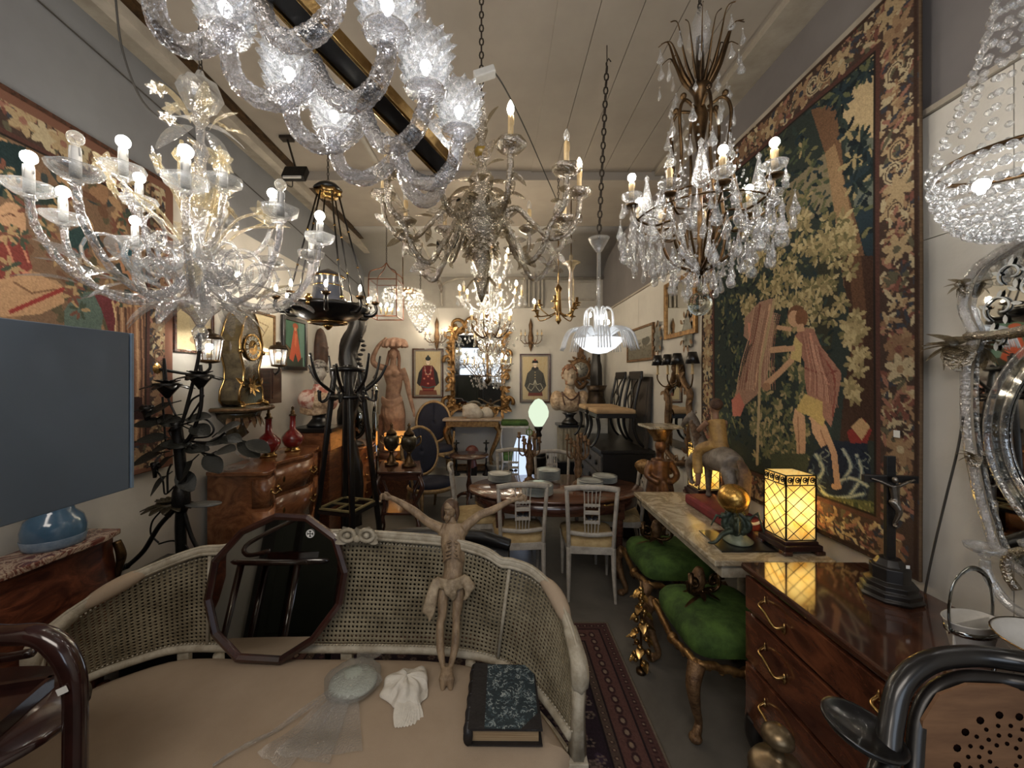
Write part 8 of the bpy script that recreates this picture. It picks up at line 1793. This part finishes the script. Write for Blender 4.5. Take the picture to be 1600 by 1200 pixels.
t = thing('shaded_sconce', 'bronze wall light with four small black shades above the rococo mirror', 'wall light', (XR-.014, 3.74, 1.83)); part(t, 'back_plate', MB().ball((-.02, 0, 0), (.03, .05, .12)), 'brass_dark')
for k, (x, y) in enumerate(((-.08, -.34), (-.13, -.16), (-.14, .02), (-.17, .18))):
    a = part(t, 'arm', MB().tube(smoothpath([(-.03, 0, -.06), (x*.7, y*.7, -.12), (x, y, -.05), (x, y, .02)], 4), .007, 6), 'brass_dark')
    part(a, 'candle', MB().lathe([(.02, .0), (.011, .01), (.011, .10)], 8, (x, y, .0)), 'candle'); part(a, 'shade', MB().lathe([(.058, .09), (.034, .19)], 20, (x, y, 0), cap=False), 'black', solid=.002)
# gilt figure stand
t = thing('figure_torchere', 'gilt and brown carved winged figure stand with a capital, beside the marble console', 'stand', (1.42, 3.50, 0)); m = MB()
m.tube(smoothpath([(0, 0, .62), (.0, 0, .78), (-.01, 0, .95), (0, 0, 1.08)], 5), [.09, .10, .085, .075], 12).ball((0, -.01, 1.20), (.05, .055, .065)).tube([(0, 0, 1.08), (0, 0, 1.16)], .035, 8)
for s in (-1, 1): m.tube(smoothpath([(s*.08, 0, 1.06), (s*.13, -.04, .95), (s*.05, -.10, .90)], 4), [.035, .03, .024], 8)
for k in range(8): m.tube(smoothpath([(.08*math.cos(k*.8), .08*math.sin(k*.8), .9), (.10*math.cos(k*.8+.2), .10*math.sin(k*.8+.2), .7), (.06*math.cos(k*.8+.4), .06*math.sin(k*.8+.4), .52)], 4), [.025, .03, .02], 6)
part(t, 'figure', m, mat('gilt_brown', rgb(134, 88, 44), .4, .4, c2=rgb(78, 46, 24), sc=14), remesh=.010, smooth=2)
part(t, 'wings', MB().leaf((-.04, .05, .98), (-1, .3, .2), .16, .07, up=(0, -1, 0), n=7).leaf((.04, .05, .98), (1, .3, .2), .16, .07, up=(0, -1, 0), n=7), 'gold', solid=.012)
part(t, 'capital', MB().lathe([(.05, 1.24), (.06, 1.27), (.10, 1.33), (.11, 1.36)], 12, rib=.12, ribn=6), 'gold'); part(t, 'top', MB().box((0, 0, 1.372), (.30, .28, .022)), 'marble', bev=.004)
part(t, 'stem', MB().lathe([(.12, .08), (.10, .12), (.05, .2), (.07, .32), (.045, .44), (.07, .54)], 14, rib=.06, ribn=8), 'gilt_dull')
for k in range(3): a = k*2.094+.9; part(t, 'foot', MB().tube(smoothpath([(.05*math.cos(a), .05*math.sin(a), .16), (.16*math.cos(a), .16*math.sin(a), .12), (.24*math.cos(a), .24*math.sin(a), .03)], 4), [.04, .03, .028], 8), 'gilt_dull')
# ================================================================ venetian mirror, right foreground
o = Vector((XR-.014, 1.05, 1.62)); t = thing('venetian_mirror', 'large Venetian glass mirror with engraved crest and applied glass flowers, right edge', 'mirror', o)
SY = lambda y, z, x=-.03: Vector((x, -y, z))      # y measured towards the camera side from the centre
prof = [(-.0, .82), (-.10, .76), (-.16, .66), (-.28, .62), (-.38, .56), (-.41, .44), (-.38, .33), (-.40, .22), (-.40, .0), (-.37, -.20), (-.34, -.32), (-.30, -.42), (-.14, -.50), (0, -.54)]
half = smoothpath([SY(y, z) for y, z in prof], 5); full = half+[Vector((p.x, -p.y, p.z)) for p in half[::-1][1:-1]]
gm = part(t, 'engraved_glass', MB().add([SY(0, .1, -.012)]+[Vector((-.012, p.y*.97, p.z)) for p in full], [(0, (i+1) % len(full)+1, i+1) for i in range(len(full))], False), 'mirror', solid=.006)
part(t, 'outer_rope', MB().tube(full, .013, 12, closed=True, rib=.16, ribn=5, tw=170), 'glass_twist')
el = lambda rx, rz, x: [Vector((x, rx*math.cos(a), .0+rz*math.sin(a))) for a in [2*PI*k/72 for k in range(72)]]
part(t, 'oval_rope', MB().tube(el(.325, .375, -.045), .010, 10, closed=True, rib=.14, ribn=5, tw=200), 'glass'); part(t, 'oval_rope', MB().tube(el(.275, .325, -.050), .009, 10, closed=True, rib=.14, ribn=5, tw=220), 'glass')
part(t, 'oval_band', MB().sheet([el(.27, .32, -.050)+el(.27, .32, -.05)[:1], el(.32, .37, -.036)+el(.32, .37, -.036)[:1]]), 'mirror_old')
E = el(.265, .315, -.042); part(t, 'oval_glass', MB().add([Vector((-.042, 0, 0))]+E, [(0, (i+1) % 72+1, i+1) for i in range(72)], False), 'mirror', solid=.004)
m = MB()
for s in (-1, 1):      # engraved scrollwork in the crest
    for (cy, cz, r_, q) in ((.10, .50, .06, 1), (.22, .47, .06, -1), (.31, .42, .045, 1), (.15, .62, .04, -1), (.28, .53, .035, 1), (.33, .32, .03, -1), (.05, .58, .04, 1)):
        m.tube([(-.022, s*(cy+q*r_*math.cos(b)*(1-b/7)), cz+r_*math.sin(b)*(1-b/7)) for b in np.arange(-1, 5, .4)], .0035, 4)
        for k in range(4): m.leaf((-.022, s*(cy+.7*r_*math.cos(k*1.4)), cz+.7*r_*math.sin(k*1.4)), (0, s*math.cos(k*1.4+.5), math.sin(k*1.4+.5)), .03, .007, up=(-1, 0, 0), curl=0, n=3)
part(t, 'engraving', m, mat('frosted_white', rgb(206, 206, 200), .6), kind='stuff')
part(t, 'crest_rope', MB().tube(smoothpath([SY(y, z, -.04) for y, z in ((-.39, .33), (-.26, .33), (-.14, .37), (0, .42), (.14, .37), (.26, .33), (.39, .33))], 6), .015, 10, rib=.14, ribn=5, tw=180), 'glass_smoke')
for s in (-1, 1):
    for (y, z, r_) in ((.42, .30, .10), (.40, .52, .05), (.37, -.10, .045)):
        fm = MB(); rs = random.Random(int(r_*1000))
        for k in range(16 if r_ > .08 else 9): a = k*2*PI/9; fm.leaf((-.04, s*y, z), (-.5 if k < 9 else -1.2, math.cos(a), math.sin(a)), r_*.8, r_*.36, curl=.7, n=5)
        fm.ball((-.06, s*y, z), r_*.2, 8, 6); part(t, 'glass_flower', fm, 'glass_smoke')
    sc = part(t, 'candle_arm', MB().tube(smoothpath([(-.03, s*.10, -.46), (-.08, s*.16, -.55), (-.10, s*.22, -.55), (-.11, s*.27, -.48), (-.11, s*.28, -.43)], 6), .014, 10), 'glass'); part(sc, 'cup', cup_mb(.05), 'glass', loc=(-.11, s*.28, -.41))
    part(t, 'lower_scroll', MB().tube([(-.04, s*(.20+.08*math.cos(b)*(1-b/8)), -.44+.08*math.sin(b)*(1-b/8)) for b in np.arange(-1, 6, .4)], .013, 8), 'glass_smoke')
part(t, 'base_cup', MB().lathe([(.001, -.66), (.03, -.64), (.06, -.58), (.07, -.53), (.04, -.51)], 16, (-.06, 0, 0), sx=.6, rib=.06, ribn=8), 'glass_smoke')
m = MB()
for k in range(9): m.leaf((-.04, 0, .80), (-.2, math.cos(k*.39), math.sin(k*.39)), .12, .022, up=(-1, 0, 0), curl=.3)
part(t, 'crest_leaves', m, 'glass_smoke')
# dark cabinet added behind the viewer so the mirrors reflect black
t = thing('added_armoire', 'black armoire added behind the viewer to darken the twelve-sided mirror', 'armoire', (-1.40, -.32, 0))
part(t, 'carcass', MB().box((0, 0, .95), (1.7, .5, 1.9)), 'black', bev=.01)
for s in (-1, 1): part(t, 'door', MB().box((s*.37, .256, .98), (.70, .02, 1.7)).box((s*.37, .27, .98), (.56, .012, 1.5)), mat('green_black', rgb(30, 36, 28), .45), bev=.006)
